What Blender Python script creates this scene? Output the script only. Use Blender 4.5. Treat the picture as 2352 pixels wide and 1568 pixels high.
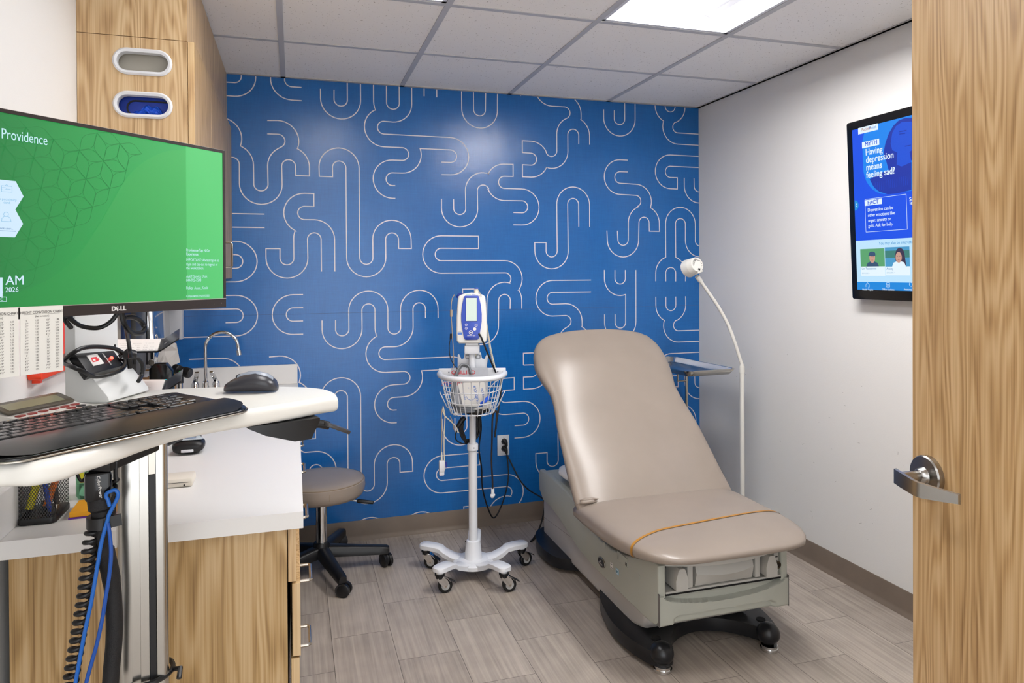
import bpy, bmesh, math, random
from mathutils import Vector, Matrix
S = bpy.context.scene
for o in list(bpy.data.objects): bpy.data.objects.remove(o)
random.seed(7)
COL = S.collection
# ---------------------------------------------------------------- camera
FPX, YAW, PITCH, ROLL, CAMZ = 1614.3, .3011, -.0059, -.0052, 1.42
_s, _c = math.sin(YAW), math.cos(YAW)
_r0 = Vector((_c, -_s, 0)); _f0 = Vector((_s, _c, 0)); _z = Vector((0, 0, 1))
FWD = _f0*math.cos(PITCH) + _z*math.sin(PITCH)
_u0 = -_f0*math.sin(PITCH) + _z*math.cos(PITCH)
RGT = _r0*math.cos(ROLL) + _u0*math.sin(ROLL)
UPV = -_r0*math.sin(ROLL) + _u0*math.cos(ROLL)
CAMO = Vector((0, 0, CAMZ))
cam = bpy.data.cameras.new('camera'); cam.sensor_width = 36; cam.lens = FPX/2352*36
cam.shift_y = -(784-635.05)/2352; cam.clip_start = .02; cam.clip_end = 60
co = bpy.data.objects.new('camera', cam); COL.objects.link(co)
co.matrix_world = Matrix(((RGT.x, UPV.x, -FWD.x, 0), (RGT.y, UPV.y, -FWD.y, 0), (RGT.z, UPV.z, -FWD.z, CAMZ), (0, 0, 0, 1)))
S.camera = co
def at(x, y, ax, v):
    """point of the room seen at photo position x, y that lies on the plane ax = v"""
    d = RGT*((x-1176)/FPX) + UPV*((635.05-y)/FPX) + FWD
    i = 'xyz'.index(ax); t = (v-CAMO[i])/d[i]
    return CAMO + d*t
# ---------------------------------------------------------------- world, exposure
w = bpy.data.worlds.new('world'); S.world = w; w.use_nodes = True
w.node_tree.nodes['Background'].inputs[0].default_value = (.94, .97, 1, 1)
w.node_tree.nodes['Background'].inputs[1].default_value = 1.9  # fill light added through the opening behind the camera
S.view_settings.view_transform = 'Standard'; S.view_settings.look = 'None'
EXPO = .72; S.view_settings.exposure = EXPO; S.view_settings.gamma = 1; S.view_settings.use_curve_mapping = False
LAMP_E = 24.0
# ---------------------------------------------------------------- room numbers
XL, XR, YB, YF, HC = -.625, 2.398, 3.814, -1.45, 2.43
CZ = .852            # counter top height
# ================================================================ materials
def s2l(c):
    return tuple(((v/255)/12.92 if v/255 <= .04045 else ((v/255+.055)/1.055)**2.4) for v in c)
def hx(h): return s2l((int(h[0:2], 16), int(h[2:4], 16), int(h[4:6], 16)))
MATS = {}
def mat(name, col=(.8, .8, .8), rough=.5, metal=0, emit=None, es=1, trans=0, coat=0, ior=1.45, bump=0, bscale=200, var=0, vscale=6, alpha=1, spec=.5):
    if name in MATS: return MATS[name]
    m = bpy.data.materials.new(name); m.use_nodes = True; MATS[name] = m
    nt = m.node_tree; b = nt.nodes['Principled BSDF']
    if isinstance(col, str): col = hx(col)
    b.inputs['Base Color'].default_value = (*col, 1)
    b.inputs['Roughness'].default_value = rough; b.inputs['Metallic'].default_value = metal
    b.inputs['IOR'].default_value = ior; b.inputs['Specular IOR Level'].default_value = spec
    if coat: b.inputs['Coat Weight'].default_value = coat; b.inputs['Coat Roughness'].default_value = .1
    if trans: b.inputs['Transmission Weight'].default_value = trans
    if alpha < 1: b.inputs['Alpha'].default_value = alpha
    if emit is not None:
        if isinstance(emit, str): emit = hx(emit)
        b.inputs['Emission Color'].default_value = (*emit, 1); b.inputs['Emission Strength'].default_value = es*(2**-EXPO if es <= 1 else 1)
    if bump or var:
        tc = nt.nodes.new('ShaderNodeTexCoord')
    if bump:
        n = nt.nodes.new('ShaderNodeTexNoise'); n.inputs['Scale'].default_value = bscale; n.inputs['Detail'].default_value = 3
        nt.links.new(tc.outputs['Object'], n.inputs['Vector'])
        bp = nt.nodes.new('ShaderNodeBump'); bp.inputs['Strength'].default_value = bump; bp.inputs['Distance'].default_value = .002
        nt.links.new(n.outputs['Fac'], bp.inputs['Height']); nt.links.new(bp.outputs['Normal'], b.inputs['Normal'])
    if var:
        n = nt.nodes.new('ShaderNodeTexNoise'); n.inputs['Scale'].default_value = vscale; n.inputs['Detail'].default_value = 4
        nt.links.new(tc.outputs['Object'], n.inputs['Vector'])
        r = nt.nodes.new('ShaderNodeValToRGB')
        r.color_ramp.elements[0].position = .3; r.color_ramp.elements[1].position = .7
        r.color_ramp.elements[0].color = (*[v*(1-var) for v in col], 1); r.color_ramp.elements[1].color = (*[min(1, v*(1+var)) for v in col], 1)
        nt.links.new(n.outputs['Fac'], r.inputs['Fac']); nt.links.new(r.outputs['Color'], b.inputs['Base Color'])
    return m
def wood_mat(name, light, mid, dark, seed=0.0, axis='z', rough=.38, fine=1.0):
    if name in MATS: return MATS[name]
    m = bpy.data.materials.new(name); m.use_nodes = True; MATS[name] = m
    nt = m.node_tree; b = nt.nodes['Principled BSDF']; N = nt.nodes.new; L = nt.links.new
    g = N('ShaderNodeNewGeometry'); mp = N('ShaderNodeMapping'); mp.inputs['Location'].default_value = (seed, seed*1.7, seed*.6)
    L(g.outputs['Position'], mp.inputs['Vector'])
    def stretch(a, z):
        k = N('ShaderNodeMapping'); sc = {'z': (a, a, z), 'x': (z, a, a), 'y': (a, z, a)}[axis]; k.inputs['Scale'].default_value = sc
        L(mp.outputs['Vector'], k.inputs['Vector']); return k
    wv = stretch(9, .8); n1 = N('ShaderNodeTexNoise'); n1.inputs['Scale'].default_value = 1; n1.inputs['Detail'].default_value = 2
    L(wv.outputs['Vector'], n1.inputs['Vector'])
    ml = N('ShaderNodeMath'); ml.operation = 'MULTIPLY'; ml.inputs[1].default_value = 105*fine; L(n1.outputs['Fac'], ml.inputs[0])
    sn = N('ShaderNodeMath'); sn.operation = 'SINE'; L(ml.outputs[0], sn.inputs[0])
    s2 = N('ShaderNodeMath'); s2.operation = 'MULTIPLY_ADD'; s2.inputs[1].default_value = .5; s2.inputs[2].default_value = .5; L(sn.outputs[0], s2.inputs[0])
    st = stretch(330, 2.6); n2 = N('ShaderNodeTexNoise'); n2.inputs['Scale'].default_value = 1; n2.inputs['Detail'].default_value = 4; L(st.outputs['Vector'], n2.inputs['Vector'])
    sb = stretch(62, .55); n3 = N('ShaderNodeTexNoise'); n3.inputs['Scale'].default_value = 1; n3.inputs['Detail'].default_value = 3; L(sb.outputs['Vector'], n3.inputs['Vector'])
    a1 = N('ShaderNodeMath'); a1.operation = 'MULTIPLY_ADD'; a1.inputs[1].default_value = .18; L(s2.outputs[0], a1.inputs[0])
    a2 = N('ShaderNodeMath'); a2.operation = 'MULTIPLY_ADD'; a2.inputs[1].default_value = .50; L(n2.outputs['Fac'], a2.inputs[0])
    a3 = N('ShaderNodeMath'); a3.operation = 'MULTIPLY'; a3.inputs[1].default_value = .40; L(n3.outputs['Fac'], a3.inputs[0])
    L(a3.outputs[0], a2.inputs[2]); L(a2.outputs[0], a1.inputs[2])
    r = N('ShaderNodeValToRGB'); e = r.color_ramp.elements
    e[0].position = .33; e[0].color = (*hx(dark), 1); e[1].position = .68; e[1].color = (*hx(light), 1)
    k = r.color_ramp.elements.new(.50); k.color = (*hx(mid), 1)
    L(a1.outputs[0], r.inputs['Fac']); L(r.outputs['Color'], b.inputs['Base Color'])
    b.inputs['Roughness'].default_value = rough
    bp = N('ShaderNodeBump'); bp.inputs['Strength'].default_value = .05; L(n2.outputs['Fac'], bp.inputs['Height']); L(bp.outputs['Normal'], b.inputs['Normal'])
    return m
# ---- floor: 9 x 18 in vinyl planks, half-offset, streaked along the room
def floor_mat():
    m = bpy.data.materials.new('grey_streaked_vinyl_plank'); m.use_nodes = True; nt = m.node_tree; N = nt.nodes.new; L = nt.links.new
    b = nt.nodes['Principled BSDF']; g = N('ShaderNodeNewGeometry'); sp = N('ShaderNodeSeparateXYZ'); L(g.outputs['Position'], sp.inputs[0])
    def M(op, *a):
        k = N('ShaderNodeMath'); k.operation = op
        for i, v in enumerate(a):
            if isinstance(v, (int, float)): k.inputs[i].default_value = v
            else: L(v, k.inputs[i])
        return k.outputs[0]
    PW, PL = .2265, .4635
    u = M('DIVIDE', M('SUBTRACT', sp.outputs[0], .131), PW); uf = M('FLOOR', u); fu = M('FRACT', u)
    odd = M('ABSOLUTE', M('MODULO', M('ADD', uf, 100.0), 2.0)); off = M('MULTIPLY', M('SUBTRACT', 1.0, odd), .5)
    v = M('ADD', M('DIVIDE', M('SUBTRACT', sp.outputs[1], 3.042), PL), off); vf = M('FLOOR', v); fv = M('FRACT', v)
    eu = M('MULTIPLY', M('MINIMUM', fu, M('SUBTRACT', 1.0, fu)), PW); ev = M('MULTIPLY', M('MINIMUM', fv, M('SUBTRACT', 1.0, fv)), PL)
    ed = M('MINIMUM', eu, ev); seam = M('LESS_THAN', ed, .0011)
    cid = N('ShaderNodeCombineXYZ'); L(uf, cid.inputs[0]); L(vf, cid.inputs[1])
    wn = N('ShaderNodeTexWhiteNoise'); wn.noise_dimensions = '2D'; L(cid.outputs[0], wn.inputs['Vector'])
    # streaks
    cs = N('ShaderNodeCombineXYZ')
    L(M('ADD', M('MULTIPLY', sp.outputs[0], 95.0), M('MULTIPLY', wn.outputs['Value'], 60.0)), cs.inputs[0]); L(M('MULTIPLY', sp.outputs[1], 2.2), cs.inputs[1]); L(M('MULTIPLY', wn.outputs['Value'], 9.0), cs.inputs[2])
    n = N('ShaderNodeTexNoise'); n.inputs['Scale'].default_value = 1; n.inputs['Detail'].default_value = 5; L(cs.outputs[0], n.inputs['Vector'])
    n2 = N('ShaderNodeTexNoise'); n2.inputs['Scale'].default_value = 9; n2.inputs['Detail'].default_value = 4; L(g.outputs['Position'], n2.inputs['Vector'])
    t = M('ADD', M('ADD', M('MULTIPLY', n.outputs['Fac'], .62), M('MULTIPLY', n2.outputs['Fac'], .28)), M('MULTIPLY', wn.outputs['Value'], .10))
    r = N('ShaderNodeValToRGB'); e = r.color_ramp.elements; e[0].position = .34; e[0].color = (*hx('8b8177'), 1); e[1].position = .68; e[1].color = (*hx('b2a79b'), 1)
    k = e.new(.5); k.color = (*hx('9f948a'), 1)
    L(t, r.inputs['Fac'])
    mx = N('ShaderNodeMix'); mx.data_type = 'RGBA'; L(seam, mx.inputs['Factor']); L(r.outputs['Color'], mx.inputs[6]); mx.inputs[7].default_value = (*hx('5a524b'), 1)
    L(mx.outputs[2], b.inputs['Base Color']); b.inputs['Roughness'].default_value = .42
    bp = N('ShaderNodeBump'); bp.inputs['Strength'].default_value = .12; bp.inputs['Distance'].default_value = .002; L(n.outputs['Fac'], bp.inputs['Height']); L(bp.outputs['Normal'], b.inputs['Normal'])
    return m
def tile_mat():
    m = bpy.data.materials.new('speckled_ceiling_tile'); m.use_nodes = True; nt = m.node_tree; N = nt.nodes.new; L = nt.links.new
    b = nt.nodes['Principled BSDF']; g = N('ShaderNodeNewGeometry')
    v = N('ShaderNodeTexVoronoi'); v.inputs['Scale'].default_value = 105; L(g.outputs['Position'], v.inputs['Vector'])
    n = N('ShaderNodeTexNoise'); n.inputs['Scale'].default_value = 60; n.inputs['Detail'].default_value = 2; L(g.outputs['Position'], n.inputs['Vector'])
    s = N('ShaderNodeMath'); s.operation = 'MULTIPLY_ADD'; s.inputs[1].default_value = .9; L(v.outputs['Distance'], s.inputs[0])
    q = N('ShaderNodeMath'); q.operation = 'SUBTRACT'; q.inputs[1].default_value = .42; L(n.outputs['Fac'], q.inputs[0]); L(q.outputs[0], s.inputs[2])
    r = N('ShaderNodeValToRGB'); e = r.color_ramp.elements; e[0].position = .10; e[0].color = (*hx('bcb6b0'), 1); e[1].position = .2; e[1].color = (*hx('f3f0ed'), 1)
    L(s.outputs[0], r.inputs['Fac']); L(r.outputs['Color'], b.inputs['Base Color']); b.inputs['Roughness'].default_value = .95
    return m
def mural_mat():
    m = bpy.data.materials.new('blue_mural_laminate'); m.use_nodes = True; nt = m.node_tree; N = nt.nodes.new; L = nt.links.new
    b = nt.nodes['Principled BSDF']; g = N('ShaderNodeNewGeometry')
    def wv(sc):
        mp = N('ShaderNodeMapping'); mp.inputs['Scale'].default_value = sc; L(g.outputs['Position'], mp.inputs['Vector'])
        n = N('ShaderNodeTexNoise'); n.inputs['Scale'].default_value = 1; n.inputs['Detail'].default_value = 3; L(mp.outputs['Vector'], n.inputs['Vector']); return n.outputs['Fac']
    a = wv((260, 260, 14)); c = wv((14, 260, 260)); d = wv((5, 5, 5))
    s = N('ShaderNodeMath'); s.operation = 'ADD'; L(a, s.inputs[0]); L(c, s.inputs[1])
    s1 = N('ShaderNodeMath'); s1.operation = 'MULTIPLY_ADD'; s1.inputs[1].default_value = .6; L(d, s1.inputs[0]); L(s.outputs[0], s1.inputs[2])
    r = N('ShaderNodeValToRGB'); e = r.color_ramp.elements; e[0].position = .30; e[1].position = 1.0
    sc = N('ShaderNodeMath'); sc.operation = 'MULTIPLY'; sc.inputs[1].default_value = .5; L(s1.outputs[0], sc.inputs[0])
    e[0].color = (*hx('0a5aa2'), 1); e[1].color = (*hx('1a70be'), 1); L(sc.outputs[0], r.inputs['Fac']); L(r.outputs['Color'], b.inputs['Base Color'])
    b.inputs['Roughness'].default_value = .25; b.inputs['Specular IOR Level'].default_value = .6
    bp = N('ShaderNodeBump'); bp.inputs['Strength'].default_value = .10; bp.inputs['Distance'].default_value = .002; L(s.outputs[0], bp.inputs['Height'])
    n5 = N('ShaderNodeTexNoise'); n5.inputs['Scale'].default_value = 11; n5.inputs['Detail'].default_value = 1; L(g.outputs['Position'], n5.inputs['Vector'])
    b2 = N('ShaderNodeBump'); b2.inputs['Strength'].default_value = .25; b2.inputs['Distance'].default_value = .004; L(n5.outputs['Fac'], b2.inputs['Height']); L(bp.outputs['Normal'], b2.inputs['Normal'])
    L(b2.outputs['Normal'], b.inputs['Normal'])
    return m
WALL = mat('warm_white_wall_paint', 'e2e0dd', .75, bump=.15, bscale=240)
WHITE = mat('white_solid_surface', 'e6e4e2', .3)
GLOSSW = mat('glossy_white_enamel', 'e4e3df', .22)
PWHITE = mat('white_powder_coat', 'd9dbe0', .35)
BLACK = mat('black_plastic', '141416', .38)
GBLACK = mat('glossy_black_plastic', '0c0c0e', .16)
RUBBER = mat('black_rubber', '0b0b0c', .55)
CHROME = mat('polished_chrome', 'd8d8d8', .08, 1)
STEEL = mat('brushed_steel', 'b5aea4', .26, 1)
ALU = mat('extruded_aluminium', 'b9b6b0', .22, 1)
PAPER = mat('white_paper', 'e4e1de', .7)
INK = mat('dark_printing_ink', '33302f', .7)
VINYL = mat('taupe_vinyl_upholstery', '90847a', .31, var=.03, vscale=9, bump=.04, bscale=400)
FAIR = mat('grey_green_moulded_plastic', 'a9aba1', .42, var=.03, vscale=4)
FAIRW = mat('pale_grey_moulded_plastic', 'bdb9b5', .45)
TAUPE = mat('taupe_rubber_baseboard', '75685c', .5, var=.06, vscale=12)
LINE = mat('pale_mural_line', 'dad7dc', .45)
WOODL = wood_mat('light_zebrano_laminate', 'd6bb92', 'c4a378', '98774f', 3.1)
WOODC = wood_mat('zebrano_cabinet_laminate', 'c6a97f', 'b1905f', '86663e', 8.3)
WOODE = wood_mat('zebrano_edge_band', 'dcbf92', 'cba87a', 'ab855a', 1.3, 'z', .4, .6)
# ================================================================ mesh builder
class MB:
    def __init__(s): s.v = []; s.f = []; s.fm = []; s.mats = []
    def mi(s, m):
        if m not in s.mats: s.mats.append(m)
        return s.mats.index(m)
    def add(s, vs, fs, m, T=None):
        k = len(s.v); i = s.mi(m)
        for v in vs:
            v = Vector(v); s.v.append(T @ v if T is not None else v)
        for f in fs: s.f.append([k+a for a in f]); s.fm.append(i)
        return s
    def bmadd(s, bm, m, T=None):
        bm.verts.ensure_lookup_table(); bm.verts.index_update()
        s.add([v.co.copy() for v in bm.verts], [[v.index for v in f.verts] for f in bm.faces], m, T); bm.free(); return s
    def box(s, x0, x1, y0, y1, z0, z1, m, bev=0, seg=2, T=None):
        bm = bmesh.new(); bmesh.ops.create_cube(bm, size=1)
        for v in bm.verts:
            v.co = Vector(((x0+x1)/2+v.co.x*(x1-x0), (y0+y1)/2+v.co.y*(y1-y0), (z0+z1)/2+v.co.z*(z1-z0)))
        if bev: bmesh.ops.bevel(bm, geom=list(bm.edges), offset=bev, segments=seg, profile=.5, affect='EDGES')
        return s.bmadd(bm, m, T)
    def prism(s, poly, z0, z1, m, T=None, bev=0, seg=2, which='both'):
        """poly: list of (x, y); extruded along z; T maps to the room"""
        bm = bmesh.new(); bo = [bm.verts.new((p[0], p[1], z0)) for p in poly]; tp = [bm.verts.new((p[0], p[1], z1)) for p in poly]
        n = len(poly); f0 = bm.faces.new(bo[::-1]); f1 = bm.faces.new(tp)
        for i in range(n): bm.faces.new((bo[i], bo[(i+1) % n], tp[(i+1) % n], tp[i]))
        bmesh.ops.recalc_face_normals(bm, faces=list(bm.faces))
        if bev:
            ed = []
            if which in ('both', 'top'): ed += list(f1.edges)
            if which in ('both', 'bot'): ed += list(f0.edges)
            if which == 'all': ed = list(bm.edges)
            bmesh.ops.bevel(bm, geom=ed, offset=bev, segments=seg, profile=.5, affect='EDGES', clamp_overlap=True)
        return s.bmadd(bm, m, T)
    def loft(s, rings, m, caps=True, closed=False, T=None):
        n = len(rings[0]); vs = [p for r in rings for p in r]; fs = []
        R = len(rings)
        for i in range(R if closed else R-1):
            for j in range(n):
                a, b2 = i*n+j, i*n+(j+1) % n; c, d = ((i+1) % R)*n+(j+1) % n, ((i+1) % R)*n+j
                fs.append([a, b2, c, d])
        if caps and not closed: fs.append(list(range(n))[::-1]); fs.append([(R-1)*n+j for j in range(n)])
        return s.add(vs, fs, m, T)
    def tube(s, pts, r, m, seg=8, closed=False, caps=True, T=None):
        P = [Vector(p) for p in pts]; n = len(P); R = r if isinstance(r, (list, tuple)) else [r]*n
        tan = []
        for i in range(n):
            a = P[(i-1) % n] if (closed or i > 0) else P[i]; b = P[(i+1) % n] if (closed or i < n-1) else P[i]
            t = (b-a); t = t.normalized() if t.length > 1e-9 else Vector((0, 0, 1)); tan.append(t)
        up = Vector((0, 0, 1)) if abs(tan[0].z) < .9 else Vector((1, 0, 0))
        nn = (up - tan[0]*up.dot(tan[0])).normalized(); rings = []
        for i in range(n):
            nn = nn - tan[i]*nn.dot(tan[i])
            if nn.length < 1e-6: nn = tan[i].orthogonal()
            nn.normalize(); bb = tan[i].cross(nn)
            rings.append([P[i]+(nn*math.cos(2*math.pi*j/seg)+bb*math.sin(2*math.pi*j/seg))*R[i] for j in range(seg)])
        return s.loft(rings, m, caps, closed, T)
    def cyl(s, p0, p1, r, m, seg=20, r1=None, T=None): return s.tube([p0, p1], [r, r if r1 is None else r1], m, seg, T=T)
    def lathe(s, prof, m, seg=32, T=None, cap=True):
        rings = [[(r*math.cos(2*math.pi*j/seg), r*math.sin(2*math.pi*j/seg), z) for j in range(seg)] for r, z in prof]
        return s.loft(rings, m, cap, False, T)
    def ball(s, c, r, m, seg=16, T=None):
        r = r if isinstance(r, (list, tuple)) else (r, r, r); rings = []
        for i in range(1, seg//2):
            a = math.pi*i/(seg//2)
            rings.append([(c[0]+r[0]*math.sin(a)*math.cos(2*math.pi*j/seg), c[1]+r[1]*math.sin(a)*math.sin(2*math.pi*j/seg), c[2]-r[2]*math.cos(a)) for j in range(seg)])
        k = len(rings)*seg; vs = [p for q in rings for p in q]+[(c[0], c[1], c[2]-r[2]), (c[0], c[1], c[2]+r[2])]; fs = []
        for i in range(len(rings)-1):
            for j in range(seg): fs.append([i*seg+j, i*seg+(j+1) % seg, (i+1)*seg+(j+1) % seg, (i+1)*seg+j])
        for j in range(seg): fs.append([k, (j+1) % seg, j]); fs.append([k+1, k-seg+j, k-seg+(j+1) % seg])
        return s.add(vs, fs, m, T)
    def text(s, body, size, m, T, align='LEFT', bold=0, width=1.0, shear=0, space=1.0, line=1.0):
        c = bpy.data.curves.new('t', 'FONT'); c.body = body; c.size = 1.0; c.align_x = align; c.offset = 0; c.shear = shear; c.resolution_u = 3
        c.space_character = space; c.space_line = line
        o = bpy.data.objects.new('t', c); me = bpy.data.meshes.new_from_object(o); me.calc_loop_triangles()
        sh = [(0, 0)] if not bold else [(-1, -.6), (1, .6), (-1, .6), (1, -.6)]      # heavier lettering: the glyphs laid over each other
        for q, (dx, dy) in enumerate(sh):
            s.add([(v.co.x*width*size+dx*bold*.9*size, v.co.y*size+dy*bold*.9*size, q*1e-6) for v in me.vertices], [list(p.vertices) for p in me.loop_triangles], m, T)
        bpy.data.objects.remove(o); bpy.data.curves.remove(c); bpy.data.meshes.remove(me); return s
    def poly(s, pts, m, T=None): return s.add([(p[0], p[1], p[2] if len(p) > 2 else 0) for p in pts], [list(range(len(pts)))], m, T)
    def rect(s, x0, x1, y0, y1, m, T, z=0): return s.add([(x0, y0, z), (x1, y0, z), (x1, y1, z), (x0, y1, z)], [[0, 1, 2, 3]], m, T)
    def build(s, name, parent=None, smooth=35, kind=None, label=None):
        off = Vector((0, 0, 0)); p = parent
        while p is not None: off += p.location; p = p.parent
        me = bpy.data.meshes.new(name); me.from_pydata([v-off for v in s.v], [], s.f)
        for m in s.mats: me.materials.append(m)
        me.polygons.foreach_set('material_index', s.fm)
        bm = bmesh.new(); bm.from_mesh(me); bmesh.ops.recalc_face_normals(bm, faces=list(bm.faces)); bm.to_mesh(me); bm.free()
        if smooth:
            me.shade_smooth(); me.set_sharp_from_angle(angle=math.radians(smooth))
        me.update(); o = bpy.data.objects.new(name, me); COL.objects.link(o)
        if parent is not None: o.parent = parent
        if kind: o['kind'] = kind
        if label: o['label'] = label
        return o
def thing(name, label, cat, loc=(0, 0, 0), group=None):
    o = bpy.data.objects.new(name, None); COL.objects.link(o); o.location = loc; o.empty_display_size = .05
    o['label'] = label; o['category'] = cat
    if group: o['group'] = group
    return o
def tag(o, label, cat, group=None):
    o['label'] = label; o['category'] = cat
    if group: o['group'] = group
    return o
def frame(o, ex, ey, ez=None):
    ex = Vector(ex).normalized(); ey = Vector(ey).normalized(); ez = ex.cross(ey) if ez is None else Vector(ez).normalized(); o = Vector(o)
    return Matrix(((ex.x, ey.x, ez.x, o.x), (ex.y, ey.y, ez.y, o.y), (ex.z, ey.z, ez.z, o.z), (0, 0, 0, 1)))
def arc(cx, cy, r, a0, a1, n=10):
    return [(cx+r*math.cos(math.radians(a0+(a1-a0)*i/n)), cy+r*math.sin(math.radians(a0+(a1-a0)*i/n))) for i in range(n+1)]
def rrect(x0, x1, y0, y1, r, n=5):
    return arc(x1-r, y0+r, r, -90, 0, n)+arc(x1-r, y1-r, r, 0, 90, n)+arc(x0+r, y1-r, r, 90, 180, n)+arc(x0+r, y0+r, r, 180, 270, n)
def spline(P, n=8):
    P = [Vector(p) for p in P]; out = []
    Q = [P[0]*2-P[1]]+P+[P[-1]*2-P[-2]]
    for i in range(1, len(Q)-2):
        for k in range(n):
            t = k/n; a, b, c, d = Q[i-1], Q[i], Q[i+1], Q[i+2]
            out.append(.5*((2*b)+(c-a)*t+(2*a-5*b+4*c-d)*t*t+(3*b-a-3*c+d)*t**3))
    out.append(P[-1]); return out
YZ = lambda x=0: frame((x, 0, 0), (0, 1, 0), (0, 0, 1))     # local (x, y) -> room (y, z), extruded along +x
XZ = lambda y=0: frame((0, y, 0), (1, 0, 0), (0, 0, 1))     # local (x, y) -> room (x, z), extruded along -y

# ================================================================ the room
GX = [-.0455-.6096+.6096*k for k in range(0, 6)]             # tee lines running down the room
GY = [3.2203-.6096*k for k in range(0, 9)]                   # cross tees
LIGHTS = [(0, 1, 1, 3), (2, 3, 1, 3), (0, 1, 5, 7), (2, 3, 5, 7)]   # (col, col, row, row) cells holding 2 x 4 ft troffers
mb = MB(); mb.box(XL-.1, XR+.1, YF-.1, YB+.1, -.06, 0, floor_mat()); mb.build('floor', kind='structure', smooth=0)
# ceiling: tiles between tees, holes where the troffers sit
TEE = mat('grey_ceiling_tee', 'bdbdc0', .5); TILE = tile_mat(); mb = MB()
xs = [XL-.1]+[x for x in GX if XL < x < XR]+[XR+.1]; ys = sorted([YF-.1]+[y for y in GY if YF < y < YB]+[YB+.1])
GXv = [x for x in GX if XL < x < XR]
COLS = [-.0455, .5641, 1.1737, 1.7833]
LIT = []
for a, b_, r0, r1 in LIGHTS: LIT.append((COLS[a], COLS[b_], GY[r1], GY[r0]))
def in_light(x, y): return any(l[0] < x < l[1] and l[2] < y < l[3] for l in LIT)
for i in range(len(xs)-1):
    for j in range(len(ys)-1):
        cx, cy = (xs[i]+xs[i+1])/2, (ys[j]+ys[j+1])/2
        if in_light(cx, cy): continue
        mb.box(xs[i]+.004, xs[i+1]-.004, ys[j]+.004, ys[j+1]-.004, HC+.002, HC+.016, TILE)
for x in xs[1:-1]: mb.box(x-.012, x+.012, YF, YB, HC-.002, HC+.03, TEE)
for y in ys[1:-1]:
    k = 0
    for i in range(len(xs)-1):
        cx = (xs[i]+xs[i+1])/2
        if in_light(cx, y): continue
        mb.box(max(xs[i], XL), min(xs[i+1], XR), y-.012, y+.012, HC-.001, HC+.03, TEE)
mb.box(XL, XR, YB-.022, YB, HC-.002, HC+.02, mat('white_wall_angle', 'b9b6b3', .5)); mb.box(XR-.022, XR, YF, YB, HC-.002, HC+.02, mat('white_wall_angle', '', .5)); mb.box(XL, XL+.022, YF, YB, HC-.002, HC+.02, TEE)
mb.build('ceiling', kind='structure', smooth=0)
mb = MB(); mb.box(XL-.1, XR+.1, YF-.1, YB+.1, HC+.14, HC+.2, mat('plenum', '808080', .9)); mb.build('ceiling_plenum', kind='structure', smooth=0)
# troffers
LENS = mat('lit_troffer_lens', 'ffffff', .5, emit=(1, .985, .975), es=LAMP_E)
LENS2 = mat('lit_troffer_lens_dim', 'ffffff', .5, emit=(1, .985, .975), es=LAMP_E*.34)
REFL = mat('troffer_reflector_white', 'c4c4c8', .4)
for i, (x0, x1, y0, y1) in enumerate(LIT):
    where = ['left ceiling light, its far edge just inside the top of the picture', 'lit recessed ceiling light above the exam chair, with white side reflectors',
             'left unseen ceiling light behind the camera, added for fill', 'right unseen ceiling light behind the camera, added for fill'][i]  # the last two are fill lights added out of view
    t = thing('recessed_ceiling_light', where, 'ceiling light', ((x0+x1)/2, (y0+y1)/2, HC), 'recessed ceiling lights')
    mb = MB(); f = .016
    for a in ((x0+.013, x0+.013+f, y0+.013, y1-.013), (x1-.013-f, x1-.013, y0+.013, y1-.013), (x0+.013, x1-.013, y0+.013, y0+.013+f), (x0+.013, x1-.013, y1-.013-f, y1-.013)):
        mb.box(*a, HC+.001, HC+.012, PWHITE)
    mb.build('frame', t, smooth=0)
    mb = MB(); a, b_ = x0+.03, x1-.03; c, d = y0+.03, y1-.03; la, lb = x0+.17, x1-.17; H = HC+.07
    def strip(p, q, m=REFL): mb.add([p[0], p[1], q[1], q[0]], [[0, 1, 2, 3]], m)
    n = 6
    for sgn, e0, e1 in ((1, a, la), (-1, b_, lb)):
        for k in range(n):
            t0, t1 = k/n, (k+1)/n; xa, xb = e0+(e1-e0)*t0, e0+(e1-e0)*t1
            za, zb = HC+.012+.058*math.sin(t0*math.pi/2), HC+.012+.058*math.sin(t1*math.pi/2)
            mb.add([(xa, c+(la-a)*0, za), (xb, c, zb), (xb, d, zb), (xa, d, za)], [[0, 1, 2, 3]], REFL)
    for yy in (c, d):
        mb.add([(a, yy, HC+.012), (b_, yy, HC+.012), (b_, yy, H), (a, yy, H)], [[0, 1, 2, 3]], REFL)
    mb.build('reflector', t)
    mb = MB(); mb.box(la, lb, c+.002, d-.002, HC+.060, HC+.069, LENS if i in (1, 3) else LENS2, .003); mb.build('lens', t, smooth=0)
# walls
mb = MB(); mb.box(XL-.1, XL, YF, YB+.1, 0, HC+.14, WALL); mb.build('wall_left', kind='structure', smooth=0)
mb = MB(); mb.box(XR, XR+.1, YF, YB+.1, 0, HC+.14, WALL)
for k in range(46):     # scuffs and nicks on the paint
    y, z = random.uniform(1.9, 3.6), random.uniform(.2, 1.0); a = random.uniform(0, math.pi); l = random.uniform(.001, .008)
    mb.box(-l, l, -.0006, .0006, -.0002, .0003, mat('wall_scuff', '8f8a85', .8), T=frame((XR, y, z), (0, math.cos(a), math.sin(a)), (0, -math.sin(a), math.cos(a))))
mb.build('wall_right', kind='structure', smooth=0)
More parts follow.
